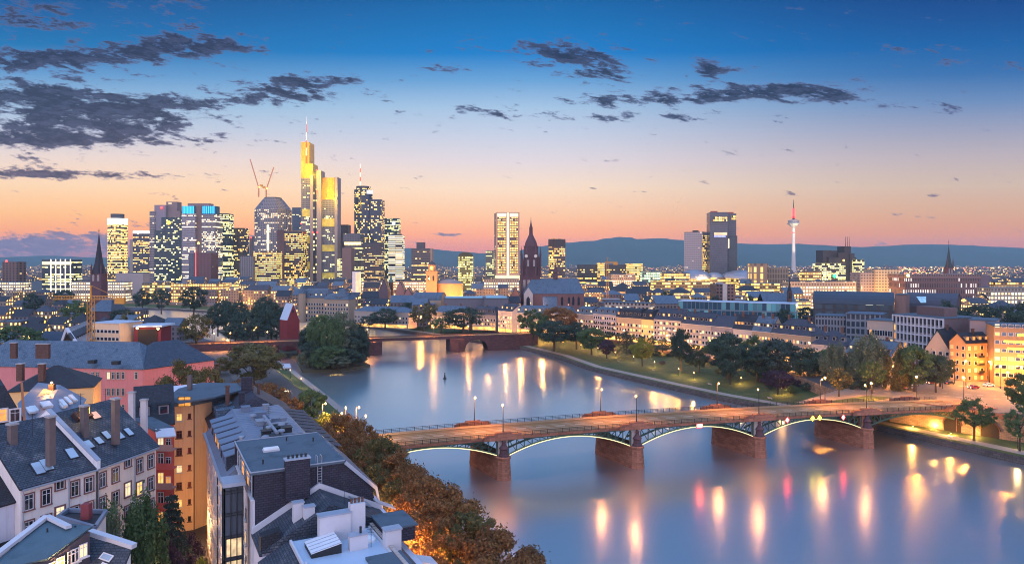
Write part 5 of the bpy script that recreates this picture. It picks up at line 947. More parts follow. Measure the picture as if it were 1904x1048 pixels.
for nm,lb,a,b_,Y,py,mm in (('theatre_block','big windowless pale block right of the church spire, under the golden tower',215,266,1000,508,box_pale),('lit_pavilion','low yellow-lit pavilion right of the windowless pale block',264,316,960,526,f_gold),('lit_hall','low hall with bright strip windows left of the church spire',133,174,900,523,f_pale),('lit_hall','low hall with bright strip windows right of the church spire',196,232,900,524,f_pale),('long_orange_block','long orange-lit classical building under the crane-topped tower',318,416,880,528,f_orange),('low_cream_block','low cream block at the far left below the brown slab',-10,40,900,525,f_pale),
 ('long_office','long dark office with golden lit ends, right of the amber tower',1075,1196,1250,492,facade('facade_long_dark',(.08,.07,.07),(.06,.06,.07),3,3.8,.9,.5,.4,YEL,1.8,.8)),('lit_end_block','bright golden end tower of the long dark office',1112,1124,1240,489,f_gold),('lit_end_block','second golden end tower, at the right of the long dark office',1166,1195,1240,490,f_gold),('cream_arcade_block','bright cream low block under the stubby yellow crane',1136,1182,1000,510,f_pale),('green_glass_block','greenish lit glass block right of the bright cream low block',1194,1230,1010,505,f_teal),('amber_block','amber-lit low block left of the shell-roofed arcade',1230,1282,1000,508,f_gold),
 ('beige_block','beige block with lit slot windows right of the shell-roofed arcade',1398,1428,950,490,facade('facade_beige_slot',(.34,.24,.17),(.2,.15,.1),9,9,.4,.8,.5,YEL,1.0)),('gridded_block','gridded block lit from within right of the beige block',1428,1466,960,498,facade('facade_grid_lit',(.30,.26,.20),(.12,.1,.08),2.2,7,.6,.8,.4,YEL,.9)),('long_cream_block','long cream block with two bright window rows below the telecom tower',1467,1592,760,523,f_pale),('orange_lit_block','orange-lit low block right of the telecom tower foot',1496,1528,1000,505,f_orange),('cream_end_block','cream lit block at the right edge beyond the long reddish office',1842,1930,620,535,f_pale),('yellow_sign_block','dark block with a yellow sign above the cream lit block at the right edge',1850,1930,700,525,f_mats_dark if False else f_orange),('shop_block','brightly lit low shopping block below the shell-roofed arcade',1215,1320,860,522,f_gold),('shop_block','second lit shopping block, right of the one below the arcade',1380,1450,840,527,f_gold),('cream_block','bright cream block at the foot of the bright cream tower',900,965,900,519,f_pale),('cream_block','bright cream block between cathedral and amber tower foot',1012,1060,900,516,f_gold),('pale_row','pale lit row in front of the stepped office tower',735,790,900,523,f_pale),('pale_row','pale lit row under the round glass tower',672,732,900,524,f_pale),('pale_row','pale lit row left of the tallest tower foot',520,560,1000,521,f_gold)):
    house(nm, lb, (X_(a,Y),Y), (X_(b_,Y),Y), 18, GZ, Z_(py,Y), 0, mm, random.choice((felt,slate_dark)), 'flat', cat='block', over=.1)
for i in range(85):  # bare point lights scattered at random, added for a warm street-level glow
    px = random.choice((random.uniform(1000,1900), random.uniform(430,940))); Y = random.uniform(690,1000); light((X_(px,Y), Y-14, GZ+7), (1,.44,.09), 17000, 1)
# ------------------------------------------------------------------ filler: the dense centre behind, and the left-bank quarter
from collections import defaultdict
LM = [('spired_church','the dark spired church',184),('golden_tower','the golden tower',211),('blue_crowned_tower','the blue-crowned tower',370),('octagonal_tower','the crane-topped tower',499),('tallest_tower','the tallest tower',593),('round_glass_tower','the round glass tower',680),('church','the orange church',802),('bright_cream_tower','the bright cream tower',944),('cathedral','the cathedral',1010),('amber_tower','the amber tower',1036),('folded_glass_tower','the folded glass tower',1340),('television_tower','the telecom tower',1475),('power_station','the industrial cluster',1560),('red_office','the long reddish office',1750)]
f_walls = [(.28,.22,.19),(.20,.17,.17),(.34,.26,.20),(.16,.14,.17),(.28,.18,.14)]
f_mats = [facade(f'facade_city_{w_}', f_walls[i], (.08,.07,.08), 3.1, 3.2, .45, .55, l_, YEL if i%2 else ORG_, 1.9, .2) for i,(w_,l_) in enumerate((('cream',.5),('grey',.42),('sand',.55),('violet',.4),('rust',.52)))]
f_bright = facade('facade_city_bright', (.5,.4,.28), (.2,.16,.1), 3.4, 3.6, .85, .55, .66, YEL, 1.6, .6)
f_roofs = [(slate_mid,'slate'),(slate_blue,'blue slate'),(slate_dark,'dark'),(felt,'felt'),(metal_roof,'sheet metal'),(concrete,'pale flat')]
FILL = []
def blocked(px, py, Y):
    for (a,b_,y0,y1) in ((963,1095,500,590),(785,870,500,560),(1260,1500,555,600),(1505,1800,540,620),(1100,1210,560,600),(1680,1850,505,560),(1595,1680,495,545),(655,672,500,540),(700,790,512,560),(822,950,548,575),(1325,1370,525,560)):
        if a < px < b_ and y0 < py < y1: return True
    return False
def fill(px, Y, wpx, h, dep, rk, wm_, bright=False):
    x0, x1 = X_(px-wpx/2,Y), X_(px+wpx/2,Y); ze = GZ+h; tw = random.uniform(-.16,.16); dyy = (x1-x0)*tw
    roof, rn = rk; FILL.append(dict(px=px, Y=Y, rn=rn, bright=bright, a=((x0,Y-dyy/2),(x1,Y+dyy/2),dep,ze,wm_,roof)))
yy_ = 585
bands = [(585,14),(625,15),(670,16),(725,17),(790,18),(865,19),(950,20),(1040,22)]
for Yb, hh in bands:
    px = 445 if Yb < 700 else 235
    if Yb >= 725: px = 250
    while px < 1900:
        wpx = random.uniform(24,46)*900/(Yb+250); Y = Yb+random.uniform(-12,12); h = hh+random.uniform(-3,3.5); py = HZ+(H-GZ-h)/Y*F
        x = X_(px,Y)
        north = x > -150-(Y-629)*1.05
        if north and (px > 640 or Y > 640) and not blocked(px+wpx/2, py, Y) and not (Y < 640 and px < 1095 and px > 940) and not (px > 1250 and Y < 560):
            fl_ = random.random() < .5; br = random.random() < (.55 if Yb > 780 and px > 980 else .22 if Yb > 700 else .05)
            fill(px+wpx/2, Y, wpx-1.5, h*(.85 if fl_ else 1), random.uniform(14,20), random.choice(f_roofs[2:] if fl_ else f_roofs[:3]), f_bright if br else random.choice(f_mats), br)
        px += wpx+random.uniform(2,9)
for Yb in (385,440,505):  # right flank behind the terrace, nearer
    px = 1290 if Yb > 430 else 1400
    while px < 1900:
        wpx = random.uniform(28,52); Y = Yb+random.uniform(-10,10); h = random.uniform(9,13); py = HZ+(H-GZ-h)/Y*F
        ok = (px > 1800 or (Yb > 480 and (px < 1250 or px > 1500)))
        if ok: fill(px+wpx/2, Y, wpx-2, h, 13, random.choice(f_roofs), random.choice(f_mats))
        px += wpx+random.uniform(4,14)
for Yb in (330,395,470,560,680,830):  # left bank
    px = -60
    while px < 330:
        wpx = random.uniform(34,60)*450/(Yb+100); Y = Yb+random.uniform(-14,14); x = X_(px+wpx/2,Y); south = x < (-130-(Y-400)*.98)
        if south and not (150 < px+wpx/2 < 225 and 540 < Y < 640) and not (Yb < 470 and px > 60) and not (Yb < 350): fill(px+wpx/2, Y, wpx-2, random.uniform(8,13)*(1 if Y<700 else 1.3), 13, random.choice(f_roofs[:4]), random.choice(f_mats))
        px += wpx+random.uniform(4,12)
cnt = defaultdict(list)
for f in FILL:
    near = min(LM, key=lambda l: abs(l[2]-f['px'])); side = 'left' if f['px'] < near[2] else 'right'
    dist = 'far' if f['Y'] > 900 else 'middle' if f['Y'] > 700 else 'near'
    f['key'] = (near[1], side, f['rn'], f['bright']); cnt[f['key']].append(f)
ORD = ['first','second','third','fourth','fifth','sixth','seventh','eighth','ninth','tenth','eleventh','twelfth','thirteenth','fourteenth','fifteenth']
for key, fs in cnt.items():
    fs.sort(key=lambda f: -f['Y'])
    for i, f in enumerate(fs):
        look = ('brightly lit ' if key[3] else '')+key[2]+'-roofed town block'
        lb = f"{look} {key[1]} of {key[0]}" + (f", {ORD[min(i,14)]} counting downwards" if len(fs) > 1 else '')
        p0, p1, dep, ze, wm_, roof = f['a']; fl_ = f['rn'] in ('felt','sheet metal','pale flat')
        house('town_block', lb, p0, p1, dep, GZ-1, ze, ze+random.uniform(4,6.5), wm_, roof, 'flat' if fl_ else random.choice(('gable','hip','gable')), cat='town house', group='town blocks of the dense centre' if f['px'] > 300 or f['Y'] > 900 else 'town blocks of the left bank quarter', over=.2)
print('fill', len(FILL))
# far suburbs up to the hills: nobody could count them
k = MB(); kl = MB()
for i in range(1500):
    Y = 1650+random.random()**1.6*3500; px = random.uniform(-60,1960); x = X_(px,Y); s_ = random.uniform(10,28); h = random.uniform(7,16)+ (14 if random.random() < .06 else 0)
    k.cur = random.choice((0,0,1)); k.prism([(x-s_,Y),(x+s_,Y),(x+s_,Y+14),(x-s_,Y+14)], GZ-.5, GZ+h)
o = k.build('far_suburbs', [f_mats[1], f_mats[3]]); tag(o, 'far low suburbs spreading towards the foot of the hills', 'suburbs', kind='stuff')
for i in range(1300):
    if random.random() < .27: px, Y = random.gauss(1720,110), random.uniform(1700,3200)
    elif random.random() < .72: px, Y = random.uniform(250,1904), random.uniform(600,1300)
    else: px, Y = random.uniform(0,1904), random.uniform(1300,3600)
    if px > 1990: continue
    z = GZ+random.uniform(10,24) if Y > 1300 else GZ+random.uniform(9,17); r = random.uniform(.6,1.7)*Y/2200; x = X_(px,Y); kl.cur = random.choice((0,0,0,1,2))
    kl.lathe((x,Y,z-r), [(0,0),(r,r),(0,2*r)], 5)
o = kl.build('far_street_lights', [glow('far_orange', (1,.42,.08), 7), glow('far_white', (1,.72,.36), 7), glow('far_red', (1,.12,.08), 4)]); tag(o, 'countless tiny street lights twinkling over the far suburbs', 'lights', kind='stuff')
# ================================================================== foreground: riverside row
E1 = Vector((-.466,.885,0)); E2 = Vector((.885,.466,0)); RO = Vector((-33,89.3,0)); ra = math.atan2(E2.y, E2.x)
def RF(s, t, z): p = RO+E1*s+E2*t; return Vector((p.x,p.y,z))
def rbox(k, s, t, z, ds, dt, dz): p = RF(s,t,z); return k.box(p, (dt,ds,dz), ra)
def rprism(k, s0, s1, sec):
    """cross-section [(t,z)] swept along the row from s0 to s1"""
    a = [RF(s0,t,z) for t,z in sec]; b = [RF(s1,t,z) for t,z in sec]; n = len(sec); v = 0
    for i in range(n):
        j = (i+1)%n; l = math.dist(sec[i], sec[j]); k.face([a[i],a[j],b[j],b[i]][::-1], [(0,v),(0,v+l),(s1-s0,v+l),(s1-s0,v)][::-1]); v += l
    k.face(a, [(t,z) for t,z in sec]); k.face(b[::-1], [(t,z) for t,z in sec][::-1])
rdep = 17; lav = mat('plaster_lavender_white', (.56,.55,.62), .8, .06, .5, streak=True)
A = T('apartment_house', 'slate-clad apartment house with big flat roof and ladder, in the riverside row', 'apartment house', RF(8,8,6))
k = MB(); rprism(k, 0, 17, [(0,6),(rdep,6),(rdep,26.2),(0,29.4)]); k.build('wall', lav, A)
k = MB(); rprism(k, -.05, 16.9, [(.15,25),(15.9,25),(15.9,26.6),(15.4,28.9),(11.4,32.7),(.15,32.7)]); k.build('slate_gable', shingle, A)
k = MB(); rprism(k, -.4, 17.2, [(-.5,32.72),(11.7,32.72),(11.7,33.0),(-.5,33.0)]); rf_ = k.build('flat_roof', felt, A)
k = MB()
for q in ((-.35,-.25,-.5,11.7),(17.05,17.15,-.5,11.7)): rprism(k, q[0], q[1], [(q[2],32.98),(q[3],32.98),(q[3],33.12),(q[2],33.12)])
rprism(k, -.25, 17.05, [(-.5,32.98),(-.35,32.98),(-.35,33.12),(-.5,33.12)]); k.build('roof_edge', zinc, rf_)
k = MB(); rprism(k, -.4, 17, [(11.5,32.95),(15.9,28.75),(16.1,28.95),(11.7,33.15)]); k.build('mansard_slope', slate_blue, A)
k = MB(); rprism(k, -.45, -.3, [(11.5,32.6),(15.8,28.5),(16.3,26),(16.6,26),(16.1,28.8),(11.8,33)]); k.build('verge_flashing', zinc, A)
k = MB(); rbox(k, -.55, 5.3, 31.6, 1.2, 3.1, 5.2); ck = k.build('chimney', shingle, A); k = MB(); rbox(k, -.55, 5.3, 34.25, 1.4, 3.3, .16); k.build('chimney_cap', zinc, ck)
for i in range(5): k = MB(); p = RF(-.5, 4.2+i*.55, 34.3); k.lathe(p, [(.17,0),(.14,.3),(.19,.32),(.19,.42),(0,.44)], 8); k.build('chimney_pot', dark_metal, ck)
k = MB()
for t_ in (8.0,8.55): k.bar(RF(-.3,t_,28.6), RF(-.3,t_,34.0), .07)
for z in np.arange(28.8,33.2,.36): k.bar(RF(-.3,8.0,z), RF(-.3,8.55,z), .05)
for t_ in (8.0,8.55): k.bar(RF(-.3,t_,34.0), RF(.8,t_,34.0), .06); k.bar(RF(.8,t_,34.0), RF(.8,t_,33), .06)
k.build('roof_ladder', zinc, A)
k = MB(); p = RF(9.5,3.6,33.0); k.lathe((0,0,0), [], 8); rbox(k, 9.5,3.6,33.1, 1.3,2.2,.3); c_ = k.build('skylight_curb', white_trim, rf_); k = MB(); rbox(k, 9.5,3.6,33.34, 1.1,2.0,.2); k.build('skylight_dome', mat('dome_acrylic', (.75,.75,.76), .3), rf_)
for s_,t_ in ((3.2,1.6),(14,6.5),(1.5,8.9),(12,10)): k = MB(); k.tube(RF(s_,t_,33), RF(s_,t_,33.5), .1); k.tube(RF(s_,t_,33.5), RF(s_,t_,33.58), .17); k.build('roof_vent', dark_metal, rf_)
# glazed side of the top floor: panes and posts
for i in range(6):
    s0_ = 1.2+i*2.6; k = MB(); k.face([RF(s0_+2.4,-.02,29.9),RF(s0_,-.02,29.9),RF(s0_,-.02,32.3),RF(s0_+2.4,-.02,32.3)]); k.build('top_floor_window', pane_lit[1] if i in (1,3) else pane_dark, A)
k = MB()
for i in range(7): k.bar(RF(1.1+i*2.6,-.06,29.6), RF(1.1+i*2.6,-.06,32.6), .12)
for z in (29.7,31.2,32.4): k.bar(RF(1.0,-.06,z), RF(17,-.06,z), .09)
k.build('window_posts', zinc, A)
k = MB(); rprism(k, 0, 17, [(-.35,29.3),(.05,29.3),(.05,29.5),(-.35,29.5)]); k.build('ledge', white_trim, A)
def side_win(parent, s, t, z, w_, h_, lit): near_window(parent, RF(s,t,z), math.atan2(-E1.y,-E1.x), w_, h_, lit, frame_white)
for z in (8,11.3,14.6,17.9,21.2,24.5): 
    for s_ in (7.5,10.5,13.5,15.8): side_win(A, s_, -.03, z, 1.5, 1.7, random.choice((0,0,0,1,2)))
# glazed stair tower
st = T('glass_stair_tower', 'glazed stair tower with lit frosted panes standing against the white courtyard facade', 'stair tower', RF(4.5,-2,6))
k = MB(); rprism(k, 3.2, 6.2, [(-3.1,6),(-.9,6),(-.9,30.6),(-3.1,30.6)]); k.build('glazing', facade('facade_stair_glass', (.06,.07,.085), (.10,.12,.15), 1.1, 3.0, .92, .9, .0, WHT, 1, 0), st)
k = MB(); rprism(k, 2.9, 6.5, [(-3.4,30.6),(-.6,30.6),(-.6,31.1),(-3.4,31.1)]); k.build('roof', zinc, st)
k = MB()
for t_ in (-3.15,-2.4,-1.65,-.9): k.bar(RF(3.12,t_,6), RF(3.12,t_,30.6), .1)
for s_ in (3.12,4.6,6.1): k.bar(RF(s_,-3.15,6), RF(s_,-3.15,30.6), .1)
for i in range(9):
    for dz in (0,.35): k.bar(RF(3.12,-3.15,6.5+i*2.9+dz), RF(3.12,-.85,6.5+i*2.9+dz), .09); k.bar(RF(3.12,-3.15,6.5+i*2.9+dz), RF(6.1,-3.15,6.5+i*2.9+dz), .09)
k.build('steel_frame', dark_metal, st)
for i in range(6):
    k = MB(); z0_ = 7.0+i*2.9; k.face([RF(3.17,-2.9,z0_),RF(3.17,-1.1,z0_),RF(3.17,-1.1,z0_+2.3),RF(3.17,-2.9,z0_+2.3)]); k.build('lit_pane', glow('stair_light', (1,.72,.36), 1.0, .7, 1.1), st)
# far part of the row with the cluttered metal roof
B = T('mansard_house', 'long metal-roofed mansard house crowded with vents, ducts and rows of dormers', 'apartment house', RF(34,7,6))
k = MB(); rprism(k, 17.2, 50, [(-1.8,6),(16.5,6),(16.5,27.4),(-1.8,27.4)]); k.build('wall', lav, B)
k = MB(); rprism(k, 17.2, 50, [(-2.2,27.3),(2.6,31.4),(11.2,31.4),(16.7,27.3)]); rB = k.build('roof', metal_roof, B)
k = MB(); rprism(k, 17.1, 50.1, [(-2.5,27.1),(-2.1,27.1),(-2.1,27.42),(-2.5,27.42)]); k.build('gutter', zinc, B)
for i in range(22): k = MB(); s_ = 18+i*1.5; k.bar(RF(s_,2.7,31.43), RF(s_,11.1,31.43), .06); k.build('standing_seam', zinc, rB)
for i in range(7):
    s_ = 19.5+i*4.1; k = MB(); rprism(k, s_, s_+2.6, [(-1.3,28),(2.2,30.9),(2.2,31.0),(-1.3,30.2)]); dm = k.build('dormer', metal_roof if i%2 else slate_mid, B)
    k = MB(); rprism(k, s_-.2, s_+2.8, [(-1.6,30.2),(2.4,31.1),(2.4,31.25),(-1.6,30.35)]); k.build('dormer_roof', metal_roof, dm); k = MB(); k.face([RF(s_+2.3,-1.33,28.4),RF(s_+.3,-1.33,28.4),RF(s_+.3,-1.33,29.9),RF(s_+2.3,-1.33,29.9)]); k.build('dormer_window', pane_lit[1] if i in (3,4) else pane_sky, dm)
for i in range(10):
    s_ = 18.6+i*3.1; k = MB(); rprism(k, s_, s_+2.1, [(12,30.6),(15.4,28.2),(15.4,29.9),(12,30.7)]); dm = k.build('dormer', slate_dark, B); k = MB(); rprism(k, s_-.15, s_+2.25, [(11.6,30.85),(15.9,29.9),(15.9,30.08),(11.6,31.0)]); k.build('dormer_roof', slate_mid, dm); k = MB(); k.face([RF(s_+.3,15.43,28.5),RF(s_+1.8,15.43,28.5),RF(s_+1.8,15.43,29.7),RF(s_+.3,15.43,29.7)]); k.build('dormer_window', pane_lit[0] if i == 4 else pane_dark, dm)
zinc_dull = mat('zinc_dull', (.20,.23,.28), .5, .2, 1)
eq = [(22,6,1.1,3.6,2.2,.5),(25,5.2,.8,1.4,1.4,.9),(26.5,8.6,1.0,1.8,1.6,.8),(29,6.8,.7,2.6,2.6,.5),(31,8.9,1.2,1.2,1.0,1.4),(34,5.5,1.0,2.2,1.2,.7),(36,8.2,.8,3.2,1.6,.6),(40,6.4,.9,1.4,2.0,.9),(43,7.8,1.3,1.0,1.0,1.6),(20,9.4,.8,2.2,1.6,.7),(46,4.6,1.0,1.6,1.4,1.0)]
for s_,t_,_,ds,dt,dz in eq: k = MB(); rbox(k, s_, t_, 31.4+dz/2, ds, dt, dz); rbox(k, s_, t_, 31.4+dz+.06, ds+.2, dt+.2, .12); k.build('vent_box', random.choice((zinc_dull,dark_metal,metal_roof)), rB)
for s_,t_ in ((24,7.4),(27.6,6.1),(28.4,8.2),(32.6,6.6),(38,4.9),(21,4.5)): k = MB(); k.lathe(RF(s_,t_,31.4), [(.35,0),(.35,.7),(.65,.8),(.55,1.05),(0,1.2)], 12); k.build('ventilator', zinc_dull, rB)
k = MB(); k.tube(RF(23,6.6,32.2), RF(37,6.6,32.2), .28, n=10); k.tube(RF(30,6.6,32.2), RF(30,9.6,32.2), .22, n=10); k.build('duct', zinc_dull, rB)
k = MB(); rbox(k, 17.9, 1.0, 30.6, .9, 2.6, 3.2); k.build('chimney', shingle, B); k = MB(); k.tube(RF(17.9,.6,32.2), RF(17.9,.6,33.4), .28); k.tube(RF(17.9,.6,33.4), RF(17.9,.6,33.55), .42); k.build('flue', zinc, B)
for z in (8,11.3,14.6,17.9,21.2,24.3):
    for i in range(10): side_win(B, 19+i*3.1, -1.83, z, 1.5, 1.6, random.choice((0,0,0,0,1,2)))
k = MB(); k.tube(RF(27,-1.95,6), RF(27,-1.95,27.2), .09); k.tube(RF(17.3,-.2,6), RF(17.3,-.2,29.3), .09); k.build('drainpipe', dark_metal, B)
Cc_ = T('pitched_house', 'pitched slate house with thin chimneys closing the far end of the riverside row', 'house', RF(60,7,6))
k = MB(); rprism(k, 50.2, 70, [(-1,6),(15.5,6),(15.5,28),(-1,28)]); k.build('wall', plaster, Cc_); k = MB(); rprism(k, 50.2, 70.2, [(-1.4,27.8),(7,33.6),(15.9,27.8)]); rc = k.build('roof', slate_mid, Cc_)
for s_,t_,hh,r_ in ((54,2.2,3.6,.35),(56.5,8.4,3.2,.25),(52,4.6,2.4,.5),(66,7.2,2.2,.9)): k = MB(); rbox(k, s_, t_, 31.5+hh/2, r_*2, r_*2, hh); rbox(k, s_, t_, 31.6+hh, r_*2.5, r_*2.5, .2); k.build('chimney', brick_brown if r_ < .45 else shingle, rc)
for i in range(3): k = MB(); s_ = 52+i*5; rprism(k, s_, s_+2.2, [(0,28.9),(3.4,31.2),(0.0,30.9)]); k.build('dormer', slate_blue, rc)
# near end: dark gable roof, then the pale flat roof with white chimneys
D = T('gable_roofed_house', 'dark slate-roofed house with white flashing tucked under the shingle wall', 'house', RF(-4,8,6))
k = MB(); rprism(k, -7.2, -.1, [(0,6),(17,6),(17,25.6),(0,25.2)]); k.build('wall', lav, D)
k = MB(); rprism(k, -7.2, -.08, [(-.3,25.2),(8.2,29.8),(16.9,25.4),(16.9,25.1),(-.3,24.9)]); rd_ = k.build('roof', slate, D)
k = MB(); rprism(k, -.5, -.1, [(-.2,25.2),(8.2,29.8),(16.6,25.6),(16.6,26.3),(8.2,30.5),(-.2,26)]); k.build('flashing', white_trim, D)
for s_,t_,w_,z0_,zt_ in ((-4.8,4.6,1.25,25.5,29.9),(-6.0,5.7,1.25,25.5,29.6)): k = MB(); rbox(k, s_, t_, (z0_+zt_)/2, 1, w_, zt_-z0_); c_ = k.build('chimney', white_trim, D); k = MB(); rbox(k, s_, t_, zt_+.05, 1.2, w_+.2, .1); k.build('chimney_cap', zinc, c_)
for s_,t_ in ((-2.5,12),(-5,14.6)): k = MB(); rprism(k, s_, s_+1.6, [(t_,28.2),(t_+2.6,26.9),(t_+2.6,27.1),(t_,28.4)]); k.build('roof_hatch', zinc, rd_)
k = MB(); rprism(k, -6.9, -5.3, [(-.1,25.3),(2.2,26.5),(2.2,27.5),(-.1,27.1)]); k.build('dormer', slate_dark, rd_)
E = T('flat_roofed_house', 'nearest riverside house with a pale blue metal flat roof and bulky white chimney stacks', 'house', RF(-14,8,6))
k = MB(); rprism(k, -30, -7.3, [(0,6),(16.5,6),(16.5,24.6),(0,24.6)]); k.build('wall', lav, E)
k = MB(); rprism(k, -30, -7.3, [(-.5,24.4),(3.2,26.4),(13,26.4),(17,23.8),(17,23.6),(-.5,24.2)]); rE = k.build('slate_roof', slate, E)
k = MB(); rprism(k, -24, -8.6, [(3.0,26.42),(12.4,26.42),(12.4,26.62),(3.0,26.62)]); fE = k.build('metal_roof', blue_metal, E)
k = MB()
for a in (2.9,12.4): rprism(k, -24, -8.6, [(a,26.4),(a+.25,26.4),(a+.25,26.85),(a,26.85)])
k.build('roof_kerb', white_trim, fE)
for i in range(22): k = MB(); rprism(k, -24+i*.72, -23.4+i*.72, [(12.7,26.9),(13.1,26.9),(13.1,27.05),(12.7,27.05)]); k.build('coping_tile', lightstone, fE)
k = MB(); rbox(k, -10.2, 7.8, 28.0, 1.3, 3.7, 3.3); c_ = k.build('chimney_stack', white_trim, E); k = MB(); rbox(k, -10.2, 7.8, 29.72, 1.5, 3.9, .16); k.build('chimney_cap', zinc, c_); k = MB(); rbox(k, -10.0, 10.6, 28.4, 1.2, 1.8, 4.2); c_ = k.build('chimney_stack', white_trim, E)
for i in range(4): k = MB(); k.lathe(RF(-10.0, 9.95+i*.45, 30.5), [(.16,0),(.14,.4),(.2,.42),(.2,.55),(0,.6)], 8); k.build('chimney_pot', brick_brown, c_)
k = MB(); rprism(k, -14.6, -10.8, [(4.2,27.1),(7.6,27.7),(7.6,27.8),(4.2,27.2)]); sk_ = k.build('skylight_panel', mat('skylight_white', (.62,.64,.68), .35, .15, .6), fE); k = MB(); rprism(k, -14.6, -10.8, [(4.2,26.6),(7.6,26.6),(7.6,27.68),(4.2,27.08)]); k.build('skylight_frame', dark_metal, fE)
k = MB()
for i in range(5): rprism(k, -14.6+i*.95, -14.55+i*.95, [(4.2,27.2),(7.6,27.8),(7.6,27.86),(4.2,27.26)])
k.build('glazing_bar', zinc, sk_)
k = MB(); rbox(k, -14.2, 9.6, 27.4, 1.0, 2.1, 1.7); c_ = k.build('chimney', white_trim, E); k = MB(); rbox(k, -14.2, 9.6, 28.3, 1.2, 2.3, .12); k.build('chimney_cap', zinc, c_); k = MB(); k.tube(RF(-14.2,9.9,28.35), RF(-14.2,9.9,29.1), .14); k.build('flue', dark_metal, c_)
k = MB(); rbox(k, -15.4, 13.3, 26.4, 1.2, 1.9, 4.4); c_ = k.build('chimney', white_trim, E); k = MB(); rbox(k, -15.4, 13.3, 28.7, 1.4, 2.1, .2); k.build('chimney_cap', zinc, c_)
k = MB(); k.lathe(RF(-12.6,11.3,26.6), [(.9,0),(.85,.25),(.6,.45),(0,.55)], 14); k.build('skylight_dome', MC['dome_acrylic'], fE)
k = MB(); rprism(k, -13, -8, [(13.2,25.9),(17,25.9),(17,27.6),(13.2,27.6)]); k.build('rear_dormer', shingle, E); k = MB(); rprism(k, -13.2, -7.8, [(13,27.6),(17.3,27.6),(17.3,27.8),(13,27.8)]); k.build('dormer_roof', felt, E)
for i in range(5): k = MB(); s_ = -26+i*3.3; rprism(k, s_, s_+2.7, [(16.9,23),(20.2,21.9),(20.2,22.05),(16.9,23.15)]); k.build('awning', white_trim, E)
k = MB(); rprism(k, -24, -15.6, [(2.6,26.3),(3.4,26.9),(3.4,26.6),(2.6,26.0)]); k.build('parapet', white_trim, E)
k = MB(); rprism(k, -30, -17.6, [(9.5,26.5),(13.6,26.5),(13.6,26.9),(9.5,26.9)]); k.build('dark_flat_roof', felt, E)
# ================================================================== courtyard houses at left
GS = 6
L1a, L1b, L2b = P(38,906,31.4), P(178,868,31.4), P(290,828,31.4)
pl_cream = mat('plaster_courtyard_cream', (.76,.68,.63), .85, .06, .5, streak=True)
def crow(label, a, b, zr, roof, wallm, cols, sur, lits, dep=16):
    o = house('row_house', label, a.to_2d(), b.to_2d(), dep, GS, 31.4, zr, wallm, roof, 'gable', over=.45, group=None)
    d = V2(b-a).normalized(); n = Vector((d.y,-d.x,0)); rz = math.atan2(d.y,d.x); L = V2(b-a).length
    for i, (f, half) in enumerate(cols):
        for r_ in range(7):
            z = 31.4-3.1-r_*3.4+(0.6 if half else 0)
            if z < GS+.3: continue
            hh = 2.0 if not (half and r_ == 0) else 1.1
            p = V2(a)+d*(L*f)+n*.03; p.z = z+(.9 if half and r_ == 0 else 0)
            near_window(o, p, rz, 1.12, hh, lits.get((i,r_),0), frame_white, sur)
    c = V2(a)+n*.5; k = MB(); q = V2(b)+n*.5; k.bar((c.x,c.y,31.1),(q.x,q.y,31.1),.22); k.build('gutter', zinc, o)
    return o, d, n, rz, L
H1, d1, n1v, rz1, L1 = crow('cream house with a big double skylight, left of the white party wall', L1a, L1b, 37.8, slate, pl_cream, [(.10,0),(.32,0),(.50,1),(.70,0),(.90,0)], frame_brown, {(2,1):3,(3,2):2,(4,2):3,(2,2):3})
H2, d2, n2v, rz2, L2 = crow('cream house with five skylights in a mossy slate roof, right of the white party wall', L1b, L2b, 38, slate, mat('plaster_courtyard_warm', (.74,.60,.50), .85, .06, .5, streak=True), [(.10,0),(.30,0),(.50,1),(.70,0),(.90,0)], frame_brown, {(3,1):1,(2,1):3,(1,2):2})
def on_roof(a, d, n, L, dep, ze, zr, f, v, w_, h_, lift=.3):
    sl = (zr-ze)/(dep/2); s_ = math.hypot(1, sl); e = (V2(d)*0+(-n)); up = Vector((e.x,e.y,sl)).normalized(); nn_ = Vector((n.x*sl,n.y*sl,1)).normalized(); c = V2(a)+d*(L*f)-n*(dep/2*v); c.z = ze+(zr-ze)*v; c = c+nn_*lift
    return [c-d*w_/2-up*h_/2, c+d*w_/2-up*h_/2, c+d*w_/2+up*h_/2, c-d*w_/2+up*h_/2], nn_
def skylight(o, a, d, n, L, zr, f, v, w_=1.0, h_=1.5, m=None, dep=16, ze=31.4):
    q, nv = on_roof(a,d,n,L,dep,ze,zr,f,v,w_+.25,h_+.25,.36); k = MB(); k.slab(q,.12); fr_ = k.build('skylight', frame_dark, o); q, nv = on_roof(a,d,n,L,dep,ze,zr,f,v,w_,h_,.375); k = MB(); k.face(q); k.build('pane', m or skylight_pane, fr_)
for f,v in ((.30,.20),(.42,.22)): skylight(H1, L1a,d1,n1v,L1,37.8,f,v,1.1,1.9)
skylight(H1, L1a,d1,n1v,L1,37.8,.80,.30,1.1,1.7)
for f,v,h_ in ((.14,.36,1.4),(.30,.37,1.2),(.46,.42,1.4),(.62,.36,1.5),(.78,.36,1.4)): skylight(H2, L1b,d2,n2v,L2,38,f,v,.95,h_)
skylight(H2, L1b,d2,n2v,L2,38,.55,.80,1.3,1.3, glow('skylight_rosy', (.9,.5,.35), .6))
q, nv = on_roof(L1b,d2,n2v,L2,16,31.4,38,.36,.78,2.6,1.4,.2); k = MB(); k.slab([v+Vector((0,0,.9)) for v in q],1.2); dm = k.build('roof_terrace', brick_brown, H2); c = sum(q, Vector((0,0,0)))/4; near_window(H2, c+n2v*.2+Vector((0,0,.1))+Vector((0,0,.6)), rz2, 2.0, 1.5, 1, frame_dark, None, False)
